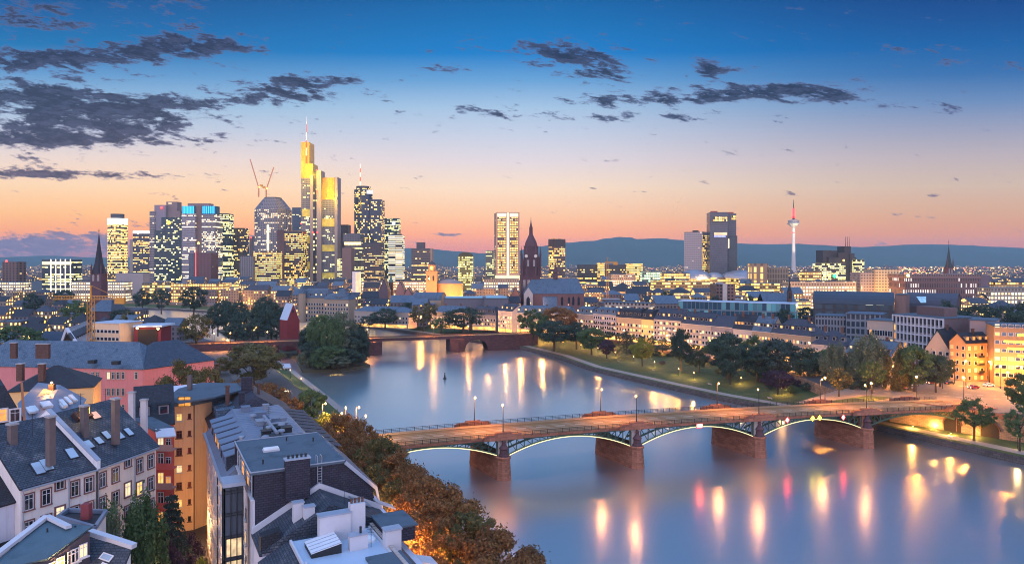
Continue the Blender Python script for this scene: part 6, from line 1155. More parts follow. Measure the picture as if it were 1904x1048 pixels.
light(c+n2v*1.6+Vector((0,0,1.6)), (1,.6,.2), 120, .2, H2)
pw = T('party_wall', 'pale stepped party wall rising between the two cream courtyard houses', 'wall', (L1b.x,L1b.y,GS)); k = MB()
G1 = lambda v, z, u: Vector((L1b.x-n2v.x*v+d2.x*u, L1b.y-n2v.y*v+d2.y*u, z))
pr = [(-.5,31.2),(-.5,32.3),(8,39.0),(16.5,32.3),(16.5,31)]
f0 = [G1(v,z,-.25) for v,z in pr]; f1 = [G1(v,z,.3) for v,z in pr]; k.face(f0); k.face(f1[::-1])
for i in range(5): j = (i+1)%5; k.face([f0[i],f0[j],f1[j],f1[i]])
k.build('wall', plaster_white, pw); k = MB(); k.bar(f0[1]*.5+f1[1]*.5+Vector((0,0,.06)), f0[2]*.5+f1[2]*.5+Vector((0,0,.06)), .75, .12); k.bar(f0[2]*.5+f1[2]*.5+Vector((0,0,.06)), f0[3]*.5+f1[3]*.5+Vector((0,0,.06)), .75, .12); k.build('coping', zinc, pw)
k = MB(); a_, b_ = V2(L1b), V2(L1b)+n2v*.1; k.tube((L1b.x+n2v.x*.2,L1b.y+n2v.y*.2,GS),(L1b.x+n2v.x*.2,L1b.y+n2v.y*.2,31.2),.08); k.build('drainpipe', dark_metal, pw)
def rchim(o, px, py_base, z, w_, h_, dp=.8, m=brick_brown, rz=0):
    p = P(px,py_base,z); k = MB(); k.box((p.x,p.y,z+h_/2-1.5),(w_,dp,h_+3),rz); c_ = k.build('chimney', m, o); k = MB(); k.box((p.x,p.y,z+h_+.05),(w_+.25,dp+.25,.25),rz); k.build('chimney_cap', concrete, c_)
chs = mat('chimney_render', (.13,.10,.095), .9, .3, 1, .3)
for px,py,z,w_,h_ in ((23,836,35,.85,3.4),(94,822,36,.8,3.4),(157,796,36,.75,3.2),(215,787,36.2,.8,3.6)): rchim(H1 if px < 150 else H2, px, py, z, w_, h_, .9, chs, rz1)
p1_ = L1a-n1v*1.2; p0_ = p1_-d1*9
H3 = house('row_house', 'lavender house with balcony flowers at the left picture edge below the dark eaves', p0_.to_2d(), p1_.to_2d(), 14, GS, 29.5, 35, lav, slate_dark, 'gable'); nb = p1_-d1*2.2+n1v*.8
for z in (24.4,20.6): k = MB(); k.box((nb.x,nb.y,z),(3.6,1.6,.2),rz1); k.box((nb.x+n1v.x*.8,nb.y+n1v.y*.8,z+.5),(3.6,.08,1),rz1); k.build('balcony', dark_metal, H3)
# bottom-left workshop roofs
R1,R2,R3,R4 = P(86,968,30), P(167,979,30), P(88,1036,28.4), P(-30,1062,28.4)
o = T('courtyard_building', 'workshop with a blue-green felt roof and a row of lit attic windows, bottom left corner', 'building', (R3.x-2,R3.y,GS)); k = MB(); pl4 = [R4,R3,R2,R1]; k.prism([v.to_2d() for v in pl4], GS, 20, True, zt=[v.z-.5 for v in pl4]); k.build('wall', mat('dark_attic_wall', (.075,.06,.07), .7), o); k = MB(); k.slab([v+(v-(R1+R2+R3+R4)/4)*.05 for v in pl4], .3); r_ = k.build('roof', mat('roof_green_felt', (.07,.12,.15), .75, .2, .6, .3, moss=(.05,.085,.11)), o)
k = MB(); k.bar(R4+Vector((-.5,.3,.4)), R1+Vector((-.2,.4,.4)), .7, .35); k.bar(R1+Vector((-.2,.4,.4)), P(128,979,30.2), .6, .35); k.build('white_verge', white_trim, o)
dR = (R2-R3).normalized(); dR.z = 0; dR.normalize(); rzR = math.atan2(dR.y,dR.x); nR = Vector((dR.y,-dR.x,0)); LR = V2(R2-R3).length
for f,l in ((.05,1),(.26,1),(.52,0),(.60,0),(.80,3)): p = V2(R3)+dR*(LR*f)+nR*.25; p.z = 26.1+.9*f+.2; near_window(o, p, rzR, .95, 1.5, l, frame_white, None, True)
for px,py in ((88,993),(140,988)): p = P(px,py,29.4); k = MB(); k.tube(p,p+Vector((0,0,.7)),.09); k.build('roof_vent', dark_metal, r_)
lp_ = T('wall_lamp', 'small bright wall lamp under the attic eaves of the bottom left workshop', 'lamp', R3+nR*.6-Vector((0,0,.8))+dR*.6); k = MB(); k.bar(ORG[lp_.name]-nR*.4, ORG[lp_.name], .06); k.build('bracket', dark_metal, lp_); lampball(lp_, 'bulb', ORG[lp_.name], .14, bulb_warm); light(ORG[lp_.name]+nR*.3, (1,.55,.2), 160, .15, lp_)
Q1,Q2,Q3,Q4 = P(163,995,28), P(243,1022,27), P(227,1062,25.2), P(108,1062,25.2)
o = T('courtyard_building', 'low slate-roofed shed with two small roof windows and a white verge, right of the workshop', 'building', (Q3.x-3,Q3.y,GS)); k = MB(); pl4 = [Q4,Q3,Q2,Q1]; k.prism([v.to_2d() for v in pl4], GS, 20, True, zt=[v.z-.4 for v in pl4]); k.build('wall', plaster, o); k = MB(); k.slab(pl4, .25); r_ = k.build('roof', slate, o); k = MB(); k.bar(Q1+Vector((0,.4,.3)),Q2+Vector((.2,.4,.3)),.8,.5); k.build('white_verge', white_trim, o)
for px,py in ((195,1032),(186,1043)):
    c = P(px,py,26.7); e1_ = (Q2-Q1).normalized(); e2_ = (Q1-Q4).normalized(); nq = e1_.cross(e2_); nq = nq if nq.z > 0 else -nq; pl = lambda a,b: c+e1_*a+e2_*b; f_ = (c-Q1).dot(nq); c = c-nq*f_+nq*.08; k = MB(); k.slab([pl(-.75,-.4),pl(.75,-.4),pl(.75,.4),pl(-.75,.4)],.1); fr_ = k.build('skylight', frame_white, r_); c = c+nq*.02; k = MB(); k.face([pl(-.6,-.28),pl(.6,-.28),pl(.6,.28),pl(-.6,.28)]); k.build('pane', skylight_pane, fr_)
q4 = [P(108,964,28), P(177,984,28), P(197,954,28), P(126,951,28)]
o = T('courtyard_building', 'small flat dark-roofed annex with a red brick chimney in front of the cream houses', 'building', (q4[0].x+2,q4[0].y,GS)); k = MB(); k.prism([v.to_2d() for v in q4], GS, 27.8); k.build('wall', plaster, o); k = MB(); k.prism([v.to_2d() for v in q4], 27.8, 28.0); k.build('roof', slate_dark, o); k = MB()
for i in range(4): k.bar(q4[i]+Vector((0,0,.25)), q4[(i+1)%4]+Vector((0,0,.25)), .4, .45)
k.build('parapet', metal_roof, o); p = P(161,964,28); k = MB(); k.box((p.x,p.y,28.8),(1.0,.8,2.2)); k.build('chimney', mat('brick_red', (.22,.05,.055), .9, .2, 1), o)
# red loggia house, yellow corner house
o = house('loggia_house', 'narrow red house with stacked glazed balconies between the cream and the orange house', (X_(291,118),118), (X_(324,120),120), 18, GS, 31, 0, plaster_red, felt, 'flat', cat='house', over=.1)
for i,z in enumerate((12,15.3,18.6,21.9,25.2,28.3)):
    k = MB(); k.box((X_(306,117),117.4,z),(3.0,1.6,.2)); k.box((X_(306,117),116.7,z+.5),(3.0,.08,.95)); b_ = k.build('balcony', mat('balcony_panel', (.34,.20,.17), .6) if i%2 else plaster_red, o)
    near_window(o, (X_(299,118),118.0,z+.15), .06, 1.0, 2.2, (1,2,0,1,0,3)[i], frame_white, None, False); near_window(o, (X_(312,118),118.2,z+.15), .06, .9, 1.5, (0,0,0,2,0,0)[i], frame_white, None, False)
k = MB(); k.slab([(X_(289,116),116.3,30.6),(X_(324,116),116.6,30.8),(X_(324,119),119,31.6),(X_(289,119),118.8,31.4)],.2); k.build('awning_roof', white_trim, o)
o = house('red_house', 'dark-roofed house with a raspberry red wall and pale chimneys behind the loggia house', (X_(250,126),126), (X_(323,129),129), 13, GS, 30, 36, mat('plaster_raspberry', (.42,.07,.10), .85, .1, .4), slate_dark, 'gable', dorm=2, dlit=0)
for px,py in ((268,772),(245,757)): rchim(o, px, py, 34.0, .9, 2.6, .7, mat('chimney_pale', (.50,.47,.48), .8))
for px in (315,): near_window(o, (X_(px,128.5),128.6,27.0), .04, 1.0, 1.7, 1, frame_white)
YL, YC, YR_ = Vector((-67.4,139,0)), Vector((-63.9,140.3,0)), Vector((-60.2,147.5,0))
o = T('orange_house', 'tall orange house with two columns of windows in the courtyard corner', 'apartment house', (-64,145,GS)); bk_ = [(YR_.x-9,YR_.y+9),(YL.x-9,YL.y+12)]
k = MB(); k.prism([YL.to_2d(),YC.to_2d(),YR_.to_2d(),bk_[0],bk_[1]], GS, 31); k.build('wall', plaster_orange, o)
d = (YC-YL).normalized(); rz = math.atan2(d.y,d.x); n = Vector((d.y,-d.x,0))
for i in range(7):
    z = 28.0-i*3.42
    for f,w_,h_,l in ((.30,1.05,1.5,(1,0,0,3,0,1,0)[i]),(.80,.6,1.1,0)):
        p = YL+d*((YC-YL).length*f)+n*.03; p = Vector((p.x,p.y,z+(.3 if w_ < 1 else 0))); near_window(o, p, rz, w_, h_, l, frame_brown if not l else frame_white, None, True)
d = (YR_-YC).normalized(); n = Vector((d.y,-d.x,0)); p = YC+d*5.6+n*.03; p.z = 27.2; near_window(o, p, math.atan2(d.y,d.x), 1.5, 2.6, 1, frame_brown); k = MB(); k.tube((YC.x+.15,YC.y-.1,GS),(YC.x+.15,YC.y-.1,31),.1); k.build('drainpipe', dark_metal, o)
p = YC+d*6.6+n*.05; p.z = GS+.2; near_window(o, p, math.atan2(d.y,d.x), 1.3, 2.4, 1, frame_dark, None, False)
pent = [P(300,747,32.9), P(332,748,32.9), P(402,737,32.9), P(452,724,32.9), P(440,712,32.9), P(375,711,32.9), P(332,722,32.9)]
k = MB(); k.prism([v.to_2d() for v in pent], 32.6, 32.95, True, True); k.build('penthouse_roof', felt, o)
k = MB(); c0 = sum(pent, Vector((0,0,0)))/7; pin = [(YL.x+.9,YL.y+1.2),(YC.x-.2,YC.y+.9),(YR_.x-.7,YR_.y+.4),bk_[0],bk_[1]]; k.prism(pin, 30.9, 32.6); k.build('penthouse', lav, o)
k = MB(); k.bar((YC.x-.2,YC.y-.5,31.5),(YR_.x,YR_.y-.4,31.5),.1,1.1); k.bar((YL.x,YL.y-.3,31.5),(YC.x-.2,YC.y-.5,31.5),.1,1.1); k.build('parapet_railing', metal_roof, o)
p = P(345,742,33); near_window(o, (p.x,p.y-.4,31.7), .1, 2.4, 1.9, 2, frame_dark, None, False)
for px,py,hh in ((353,724,3),(460,730,3.2)): p = P(px,py,33); k = MB(); k.box((p.x,p.y,33+hh/2),(.8 if px < 400 else 2.2,.8,hh)); k.build('chimney', chs if px < 400 else shingle, o)
light((-58,127,12), (1,.55,.2), 1700, .4); light((-57.5,140,9), SODIUM, 500, .4); light((-48,95,15), (1,.66,.42), 900, .5); light((-44,103,14), (1,.66,.42), 700, .5)  # last two: bare fill lights added to warm the courtyard facades
# ------------------------------------------------------------------ mid-left houses
C0 = P(266,685.5,22); Lf = Vector((X_(-60,254),254,0)); Rt = P(398,668,22)
sch = house('school', 'long salmon pink school building with broad blue slate hipped roof', Lf.to_2d(), C0.to_2d(), 19, GS, 22, 30.2, plaster_pink, slate_blue, 'hip', cat='school', inset=8)
d = V2(C0-Lf).normalized(); n = Vector((d.y,-d.x,0)); rz = math.atan2(d.y,d.x)
for py,h_ in ((704.5,2.5),(735,2.5),(765,2.5)):
    for px in (151,160.5,172.5,181.5,202,211,220,229,253):
        u = (px-CX)/F; p = V2(Lf); tt = (u*p.y-p.x)/(d.x-u*d.y); q = p+d*tt; q = Vector((q.x+n.x*.05,q.y+n.y*.05,Z_(py,q.y))); near_window(sch, q, rz, 1.15, h_, 3 if (px,py) == (202,704.5) else 0, frame_white, mat('school_surround', (.45,.28,.16), .8))
wg = house('school_wing', 'pink school wing with steep dark blue roof end facing the river trees', C0.to_2d(), Rt.to_2d(), 18, GS, 21.95, 30, plaster_pink, mat('roof_slate_shaded', (.045,.07,.11), .6, .3, .4, .3, brick=(.8,.4,.04)), 'hip', cat='school')  # darker copy of the school slate: shade of the turned slope in its colour
for px,py in ((172,672),(216,674)): p = P(px,py,24.3); k = MB(); k.box(p,(2.2,2.2,1.2)); k.build('roof_hatch', dark_metal, sch)
rchim(sch, 80, 650, 29, 4.5, 2.0, 1.2); rchim(sch, 26, 650, 29, 2.0, 2.4, 1.2)
o = house('ochre_house', 'house with dark plain roof and ochre wall, below the pink school', (X_(14,192),192), P(173,718,24).to_2d(), 15.4, GS, 24, 29.6, mat('plaster_ochre', (.72,.46,.20), .85, .08, .4), slate_dark, 'hip', chim=0, inset=9.5)
for px,py in ((38,688),(78,688)): rchim(o, px, py, 29, 1.6, 1.8, 1.2, brick_brown)
p = P(135,705,26); 
o = T('skylit_workshop', 'low house with a fan-shaped grey roof full of paired skylights', 'house', (-112,168,GS)); pts = [(44,788,24.6),(103,772,24.6),(150,757,24.6),(159,742,25),(112,716,28.6),(72,711,29),(36,748,28)]; v7 = [P(*q) for q in pts]
k = MB(); k.prism([v.to_2d() for v in v7], GS, 24, True, zt=[v.z-.4 for v in v7]); k.build('wall', MC['plaster_ochre'], o); ctr = Vector((sum(v.x for v in v7)/7, sum(v.y for v in v7)/7, 27.2)); k = MB()
for i in range(7): a, b = v7[i], v7[(i+1)%7]; a2, b2 = ctr+(a-ctr)*1.04, ctr+(b-ctr)*1.04; a2.z = a.z; b2.z = b.z; k.slab([a2,b2,ctr],.25)
r_ = k.build('roof', metal_roof, o)
for (px,py,z,a,w_,h_) in ((57,760,26.7,.5,1.2,3),(63,758,26.7,.5,1.2,3),(83,750,27,.5,1.2,3),(90,749,27,.5,1.2,3),(118,747,26.5,.8,.8,4),(127,742,26.6,.8,.8,4),(136,738,26.6,.8,.8,4),(116,752,26,.8,.8,2.4)):
    c = P(px,py,z+.1); e_ = Vector((math.cos(a),math.sin(a)*0,0)); u1 = Vector((.75,-.66,-.22)); u2 = Vector((.66,.75,.0)); k = MB(); k.slab([c-u1*h_/2-u2*w_/2,c+u1*h_/2-u2*w_/2,c+u1*h_/2+u2*w_/2,c-u1*h_/2+u2*w_/2],.5); k.build('skylight', mat('skylight_pale', (.55,.60,.64), .3), r_)
o = house('gabled_brick_house', 'dark mansard house with white attic windows at the left picture edge', (X_(-60,120),120), (X_(47,126),126), 13, GS, 30.2, 37.5, mat('plaster_ochre', None), slate_dark, 'mansard', inset=2.6)
d = (V2((X_(47,126),126))-V2((X_(-60,120),120))).normalized(); n = Vector((d.y,-d.x,0)); rz = math.atan2(d.y,d.x)
for px in (6,30): p = Vector((X_(px,124),123.6,31.6)); near_window(o, p+n*.35-Vector((0,0,0)), rz, 1.5, 2.2, 2 if px == 6 else 0, frame_white, frame_white)
k = MB(); bq_ = V2((X_(47,126),126)); k.bar((bq_.x+.2,bq_.y-.4,30.2),(bq_.x-2.2,bq_.y+2.2,37.6),.35,.3); k.build('orange_verge', mat('verge_rust', (.35,.14,.06), .8), o)
rl = T('roof_lamp', 'glaring orange lamp on the chimney stack above the fan-shaped roof', 'lamp', P(97,716,28.5)); k = MB(); k.box(P(97,722,28.4),(1.2,1.0,2.2)); k.build('chimney', brick_brown, rl); lampball(rl, 'bulb', P(96,711,29.6), .28, bulb_warm); light(P(96,711,30)+Vector((0,-.6,0)), SODIUM, 700, .25, rl)
for x_,y_,z_,e in ((-108,150,12,3000),(-92,170,12,3500),(-112,208,14,3000),(-98,236,10,3500),(-80,112,22,700)): light((x_,y_,z_), SODIUM, e, .5)
# between school and river bend
o = house('orange_block', 'orange-lit flat block behind the tower crane', (X_(172,330),330), (X_(222,326),326), 14, GS, Z_(601,328), 0, plaster_orange, blue_metal, 'flat', cat='block', wins=[([GS+3,GS+8,GS+13,GS+16.5,GS+20],7,1.5,1.5,.3)])
o = T('stage_house', 'small red stage-like pavilion with bright lamps between riverside trees', 'pavilion', (X_(274,330),330,GS)); k = MB(); k.prism(front(249,299,330,10), GS, Z_(607,330)); k.build('wall', mat('deep_red_plaster', None), o); k = MB(); k.prism(front(256,292,329.6,.3), GS, Z_(612,330)); k.build('opening_shade', mat('arch_shadow', (.03,.02,.015), .9), o); k = MB(); k.prism(front(247,301,328,13), Z_(607,330), Z_(604,330)); k.build('roof', blue_metal, o); light(Q(256,612,326), WARM, 500, .4, o); light(Q(292,612,326), WARM, 500, .4, o); lampball(o, 'lamp', Q(255,610,327), .6, bulb_far); lampball(o, 'lamp', Q(294,611,327), .6, bulb_far)  # dark slab paints the shade of the open front
o = T('ribbed_hall', 'grey ribbed hall with steep white end frames, left of the tower crane', 'hall', (X_(150,330),330,GS)); h0, h1, h2, h3 = Q(124,611,318), Q(161,596,345), Q(186,622,336), Q(146,644,308)
k = MB(); k.slab([h0,h1,h2,h3], .6); hd0 = Q(112,645,318); k.slab([h0, h1, h1+(hd0-h0), hd0], .5); k.build('roof', mat('hall_grey', (.22,.21,.22), .8), o); k = MB(); k.bar(hd0, h0, 1.0); k.bar(h0, h3, 1.2); k.build('end_frame', white_trim, o); k = MB()
for i in range(11): f_ = i/10; a_ = h0.lerp(h1,f_); b_ = h3.lerp(h2,f_); k.bar(a_.lerp(b_,.3)+Vector((0,-.5,.2)), a_.lerp(b_,.62)+Vector((0,-.5,.2)), 1.0)
k.build('rib', mat('rib_dark', (.05,.05,.06)), o)
o = house('long_dark_roof', 'long low hall with plain dark blue roof left of the ribbed hall', (X_(58,360),360), (X_(150,350),350), 16, GS, Z_(648,355), Z_(618,362), pl_warm, mat('roof_plain_navy', (.03,.05,.08), .7), 'gable', cat='hall')

# roof aerials of the foreground houses
def aerial(o, p, h=2.2):
    k = MB(); p = Vector(p); k.tube(p-Vector((0,0,.8)), p+Vector((0,0,h)), .035, n=5)
    for j in range(3): z = h-.15-j*.35; k.bar(p+Vector((-.55+.1*j,0,z)), p+Vector((.55-.1*j,0,z)), .03)
    k.bar(p+Vector((0,-.5,h-.3)), p+Vector((0,.5,h-.3)), .03); k.build('aerial', dark_metal, o)
for o_, q_ in ((H1,(60,800,38)),(H2,(150,758,38)),(H2,(196,748,38)),(D,(640,925,29.5)),(E,(690,1010,27)),(B,(500,778,31.6)),(Cc_,(470,735,33))): aerial(o_, P(*q_))
for o_, a_, d_, n_, L_ in ((H1,L1a,d1,n1v,L1),(H2,L1b,d2,n2v,L2)):
    for f_ in (.03,.62): p = V2(a_)+d_*(L_*f_)+n_*.12; k = MB(); k.tube((p.x,p.y,GS),(p.x,p.y,31.2),.07,n=6); k.build('drainpipe', zinc, o_)
# ================================================================== trees
def leaf_mat(name, a, b, sc=.35, tr=0):
    m = bpy.data.materials.new(name); m.use_nodes = True; t = NT(m.node_tree); p = t.n['Principled BSDF']
    geo = t.n.new('ShaderNodeNewGeometry'); ob = t.n.new('ShaderNodeTexCoord').outputs['Object']; oi = t.n.new('ShaderNodeObjectInfo')
    n = t.noise(ob, sc, 3, .6); f = t.m('ADD', t.m('MULTIPLY', t.sm(n, .35, .65), .5), t.m('MULTIPLY', t.m('POWER', geo.outputs['Random Per Island'], 1.6), .6))
    c = t.mix(f, a, b); c = t.mix(t.m('MULTIPLY', oi.outputs['Random'], .35), c, tuple(k*.55 for k in a))
    t.l.new(c, p.inputs['Base Color']); p.inputs['Roughness'].default_value = .75; p.inputs['Specular IOR Level'].default_value = .2
    tl = t.n.new('ShaderNodeBsdfTranslucent'); t.l.new(c, tl.inputs[0]); mx = t.n.new('ShaderNodeMixShader'); mx.inputs[0].default_value = .3
    t.l.new(p.outputs[0], mx.inputs[1]); t.l.new(tl.outputs[0], mx.inputs[2]); t.l.new(mx.outputs[0], t.n['Material Output'].inputs[0]); return m
LMAT = dict(green=leaf_mat('leaves_green', (0.055,0.102,0.041), (0.178,0.241,0.088)), dark=leaf_mat('leaves_dark', (0.030,0.055,0.043), (0.102,0.148,0.088)), brown=leaf_mat('leaves_autumn_brown', (.13,.06,.024), (.46,.235,.08)),
  olive=leaf_mat('leaves_olive', (0.088,0.084,0.028), (0.245,0.210,0.079)), lime=leaf_mat('leaves_yellow_green', (0.175,0.175,0.021), (0.455,0.420,0.070)), purple=leaf_mat('leaves_purple', (0.051,0.030,0.046), (0.139,0.081,0.102)), spruce=leaf_mat('needles', (0.030,0.051,0.046), (0.102,0.132,0.091)), willow=leaf_mat('leaves_willow', (0.088,0.115,0.071), (0.280,0.291,0.165)))
def tree_mesh(kind, seed, nleaf, leaf, gaps=.25):
    """unit tree: height 1, crown radius about .5 of its own width; returns (trunk MB, verts, faces)"""
    r = np.random.default_rng(seed); T_ = MB(); C = []
    if kind == 'round': ch0, ch1, nb, n_cl = .22, 1.0, 11, 50
    elif kind == 'tall': ch0, ch1, nb, n_cl = .12, 1.0, 7, 46
    elif kind == 'open': ch0, ch1, nb, n_cl = .26, 1.0, 13, 56
    elif kind == 'willow': ch0, ch1, nb, n_cl = .12, 1.0, 9, 40
    else: ch0, ch1, nb, n_cl = .06, 1.0, 0, 0
    P_, N_ = [], []
    if kind == 'conifer':
        T_.tube((0,0,0),(0,0,.95),.022,.004,6)
        tiers = 17
        for i in range(tiers):
            z = .08+.88*(i/tiers)**.95; R_ = .5*(1-z)**.85*r.uniform(.82,1.12); nb_ = int(7+8*(1-z))
            for j in range(nb_):
                a = 2*PI*(j+r.random())/nb_; L = R_*r.uniform(.7,1.1); m = max(4,int(nleaf/tiers/nb_))
                f = r.random(m)**.8; px = np.cos(a)*L*f; py = np.sin(a)*L*f; pz = z-.10*L*f/.5*2*f-.0+r.normal(0,.006,m)+.03*f*f
                w_ = .028*(1.1-f)+.01; P_.append(np.stack([px+r.normal(0,1,m)*w_*abs(np.sin(a))+0, py+r.normal(0,1,m)*w_*abs(np.cos(a)), pz],1)); N_.append(np.tile([np.cos(a)*.3,np.sin(a)*.3,1.],(m,1)))
    else:
        T_.tube((0,0,0),(.01,0,ch0+.12),.030,.020,8); T_.tube((.01,0,ch0+.12),(0,.01,.72),.020,.006,7)
        cen = []
        tries = 0
        while len(cen) < n_cl and tries < 5000:
            tries += 1; v = r.normal(0,1,3); v /= np.linalg.norm(v); rad = r.uniform(.45,1.)**.6
            x, y, zz_ = v*rad
            f = (zz_+1)/2
            prof = {'round':(1-max(0,(zz_-.1))**2*.35), 'tall':(1-.35*f), 'open':1., 'willow':1.05-.25*f}[kind]
            c = np.array([x*.42*prof, y*.42*prof, ch0+(ch1-ch0)*(.06+f*.88)])
            if any(np.linalg.norm((c-q)*[1,1,.8]) < (.085 if kind != 'open' else .06) for q in cen): continue
            cen.append(c)
        for i in range(nb):
            q = cen[r.integers(len(cen))]; T_.tube((0,0,ch0+.02+.3*r.random()),tuple(q*.85),.012,.003,5)
        m = nleaf//len(cen)
        for c in cen:
            s_ = r.uniform(.055,.12)*(.72 if kind == 'open' else 1.05); v = r.normal(0,1,(m,3)); v /= np.linalg.norm(v,axis=1)[:,None]; rad = r.random(m)**.45
            sc = np.array([1,1,.75]) if kind != 'willow' else np.array([.7,.7,1.7]); p = c+v*(rad*s_)[:,None]*sc
            if kind == 'willow': p[:,2] -= .06*r.random(m)
            P_.append(p); N_.append(v+np.array([0,0,.45])+ (c-np.array([0,0,.6]))*.8)
        m = nleaf//9; k_ = r.integers(len(cen), size=m); cc = np.array(cen)[k_]; P_.append(cc*r.uniform(.75,1.08,(m,1))*[1,1,.0]+np.stack([r.normal(0,.05,m),r.normal(0,.05,m),cc[:,2]+r.normal(0,.05,m)],1)); N_.append(r.normal(0,1,(m,3)))
    P_ = np.concatenate(P_); N_ = np.concatenate(N_)+r.normal(0,.55,(len(P_),3)); N_ /= np.linalg.norm(N_,axis=1)[:,None]+1e-9
    t_ = np.cross(N_, r.normal(0,1,(len(P_),3))); t_ /= np.linalg.norm(t_,axis=1)[:,None]+1e-9; b_ = np.cross(N_,t_); s_ = leaf*r.uniform(.6,1.3,(len(P_),1))
    V = np.stack([P_-t_*s_, P_+b_*s_*.62, P_+t_*s_, P_-b_*s_*.62],1).reshape(-1,3)
    return T_, V
TC = {}
def tree_data(kind, var, lm, hires=False, aspect=1):
    key = (kind, var, hires)
    if key not in TC:
        nl, lf = {True:(13000,.0165), False:(4600,.021)}[hires] if kind != 'conifer' else {True:(11000,.013), False:(3000,.02)}[hires]
        T_, V = tree_mesh(kind, 100+var*7+len(kind), nl, lf); tm = bpy.data.meshes.new('trunk'); tm.from_pydata(T_.v, [], T_.f); tm.materials.append(bark)
        n = len(V)//4; cm = bpy.data.meshes.new('crown'); cm.vertices.add(len(V)); cm.vertices.foreach_set('co', V.astype(np.float32).ravel()); cm.loops.add(len(V)); cm.loops.foreach_set('vertex_index', np.arange(len(V),dtype=np.int32)); cm.polygons.add(n); cm.polygons.foreach_set('loop_start', np.arange(0,len(V),4,dtype=np.int32)); cm.polygons.foreach_set('loop_total', np.full(n,4,dtype=np.int32)); cm.update(); TC[key] = (tm, cm)
    tm, cm = TC[key]; k2 = key+(lm,)
    if k2 not in TC: c = cm.copy(); c.materials.append(LMAT[lm]); TC[k2] = c
    return tm, TC[k2]
TN = [0]
def tree(label, x, y, z, h, w_, kind='round', lm='green', group=None, hires=False, name=None, cat='tree'):
    TN[0] += 1; v = TN[0]%3; tm, cm = tree_data(kind, v, lm, hires)
    o = T(name or ('spruce' if kind == 'conifer' else 'tree'), label, cat, (x,y,z), group, random.uniform(0,6.28)); o.scale = (w_,w_*random.uniform(.92,1.08),h)
    for n, me in (('trunk',tm),('crown',cm)): c = bpy.data.objects.new(n, me); COL.objects.link(c); c.parent = o
    return o
def tpx(label, px, Y, top, wpx, z=4, kind='round', lm='green', group=None, hires=False, name=None, cat='tree'):
    h = Z_(top,Y)-z; return tree(label, X_(px,Y), Y, z, h, wpx*Y/F*1.06, kind, lm, group, hires, name, cat)
# the brown avenue along the near river bank
av = [(-43.5,178),(-37.5,170),(-33,161.5),(-28.5,153),(-24,144.5),(-19.5,136),(-15.5,127.5),(-11,119),(-6.5,110),(-2,101.5),(2,93),(6.5,84.5),(-36.5,158),(-27,141),(-18,124),(-9,106.5),(-31.5,150),(-13.5,115.5),(-22.5,132.5),(-4.5,97.5),(1,88)]
for i,(x,y) in enumerate(av):
    tree(f"rusty brown avenue tree, {ORD[i] if i < 12 else ORD[i-12]} from the bridge in the {'river-side' if i < 12 else 'house-side'} row of the near bank", x, y, 5.2, random.uniform(15.2,17.4) if i < 12 else 13.8, random.uniform(12.5,14.5), ('round','round','open')[i%3], ('brown','brown','brown','olive','brown')[i%5], 'autumn avenue trees along the near bank', True)
for i,(s_,t_,e) in enumerate(((4,23,11000),(-6,23,12000),(-15,24,12000),(14,23,10000),(24,22,9000),(-11,29,8000),(0,29,8000),(12,30,7000),(34,23,7000),(22,29,7000))):
    p = RF(s_,t_,0); o = T('street_lamp', f'orange street lamp glowing under the brown avenue trees, {ORD[i]} of ten', 'street lamp', (p.x,p.y,6), 'lamps under the avenue trees'); k = MB(); k.tube((p.x,p.y,6),(p.x,p.y,11.2),.09,.06); k.build('pole', dark_metal, o); lampball(o, 'lamp_head', (p.x,p.y,11.4), .3, bulb_warm); light((p.x,p.y,11.9), SODIUM, e, .35, o)
# left bank below and beyond the bridge
for a in (('bright yellow-green tree lit by the street lamp at the left bridge head',612,205,764,72,5,'round','lime'),('small yellow-green tree half hidden by the lit one at the left bridge head',652,212,790,40,5,'round','lime'),('dark green tree leaning over the river above the yellow-green one',577,232,720,66,5,'round','green'),('thin brown tree on the quay between dark tree and slate roofs',535,225,735,66,5,'open','brown'),('rust-coloured tree behind the pitched slate house',500,245,712,80,5,'round','brown'),('broad olive tree with twinkling lights on the left quay',470,300,634,124,5,'round','olive'),('brown bushy tree below the broad olive one',452,262,702,80,5,'round','brown'),
  ('round olive tree in front of the pink school wing',338,222,668,92,6,'round','olive'),('second olive tree right of the one before the school wing',384,232,676,64,6,'round','olive'),('pale lit tree by the old bridge end on the left bank',364,420,579,62,5,'round','olive'),('tall thin tree beside the red pavilion',236,372,582,50,6,'open','olive'),('dark green tree mass at the left picture edge',24,345,597,104,6,'round','green'),('bush right of the dark tree mass at left edge',74,340,622,40,6,'round','green'),('dark tree under the tower crane',166,315,634,46,6,'round','purple'),('small tree left of the red pavilion',222,345,628,26,6,'round','dark'),('leafless-looking reddish tree at the bridge foot',408,330,668,60,5,'open','brown'),('dark tree left of the spired church',140,520,556,52,6,'round','green'),('low dark tree right of the spired church',226,560,572,46,6,'round','dark')):
    tpx(a[0],a[1],a[2],a[3],a[4],a[5],a[6],a[7],None,a[2] < 310)
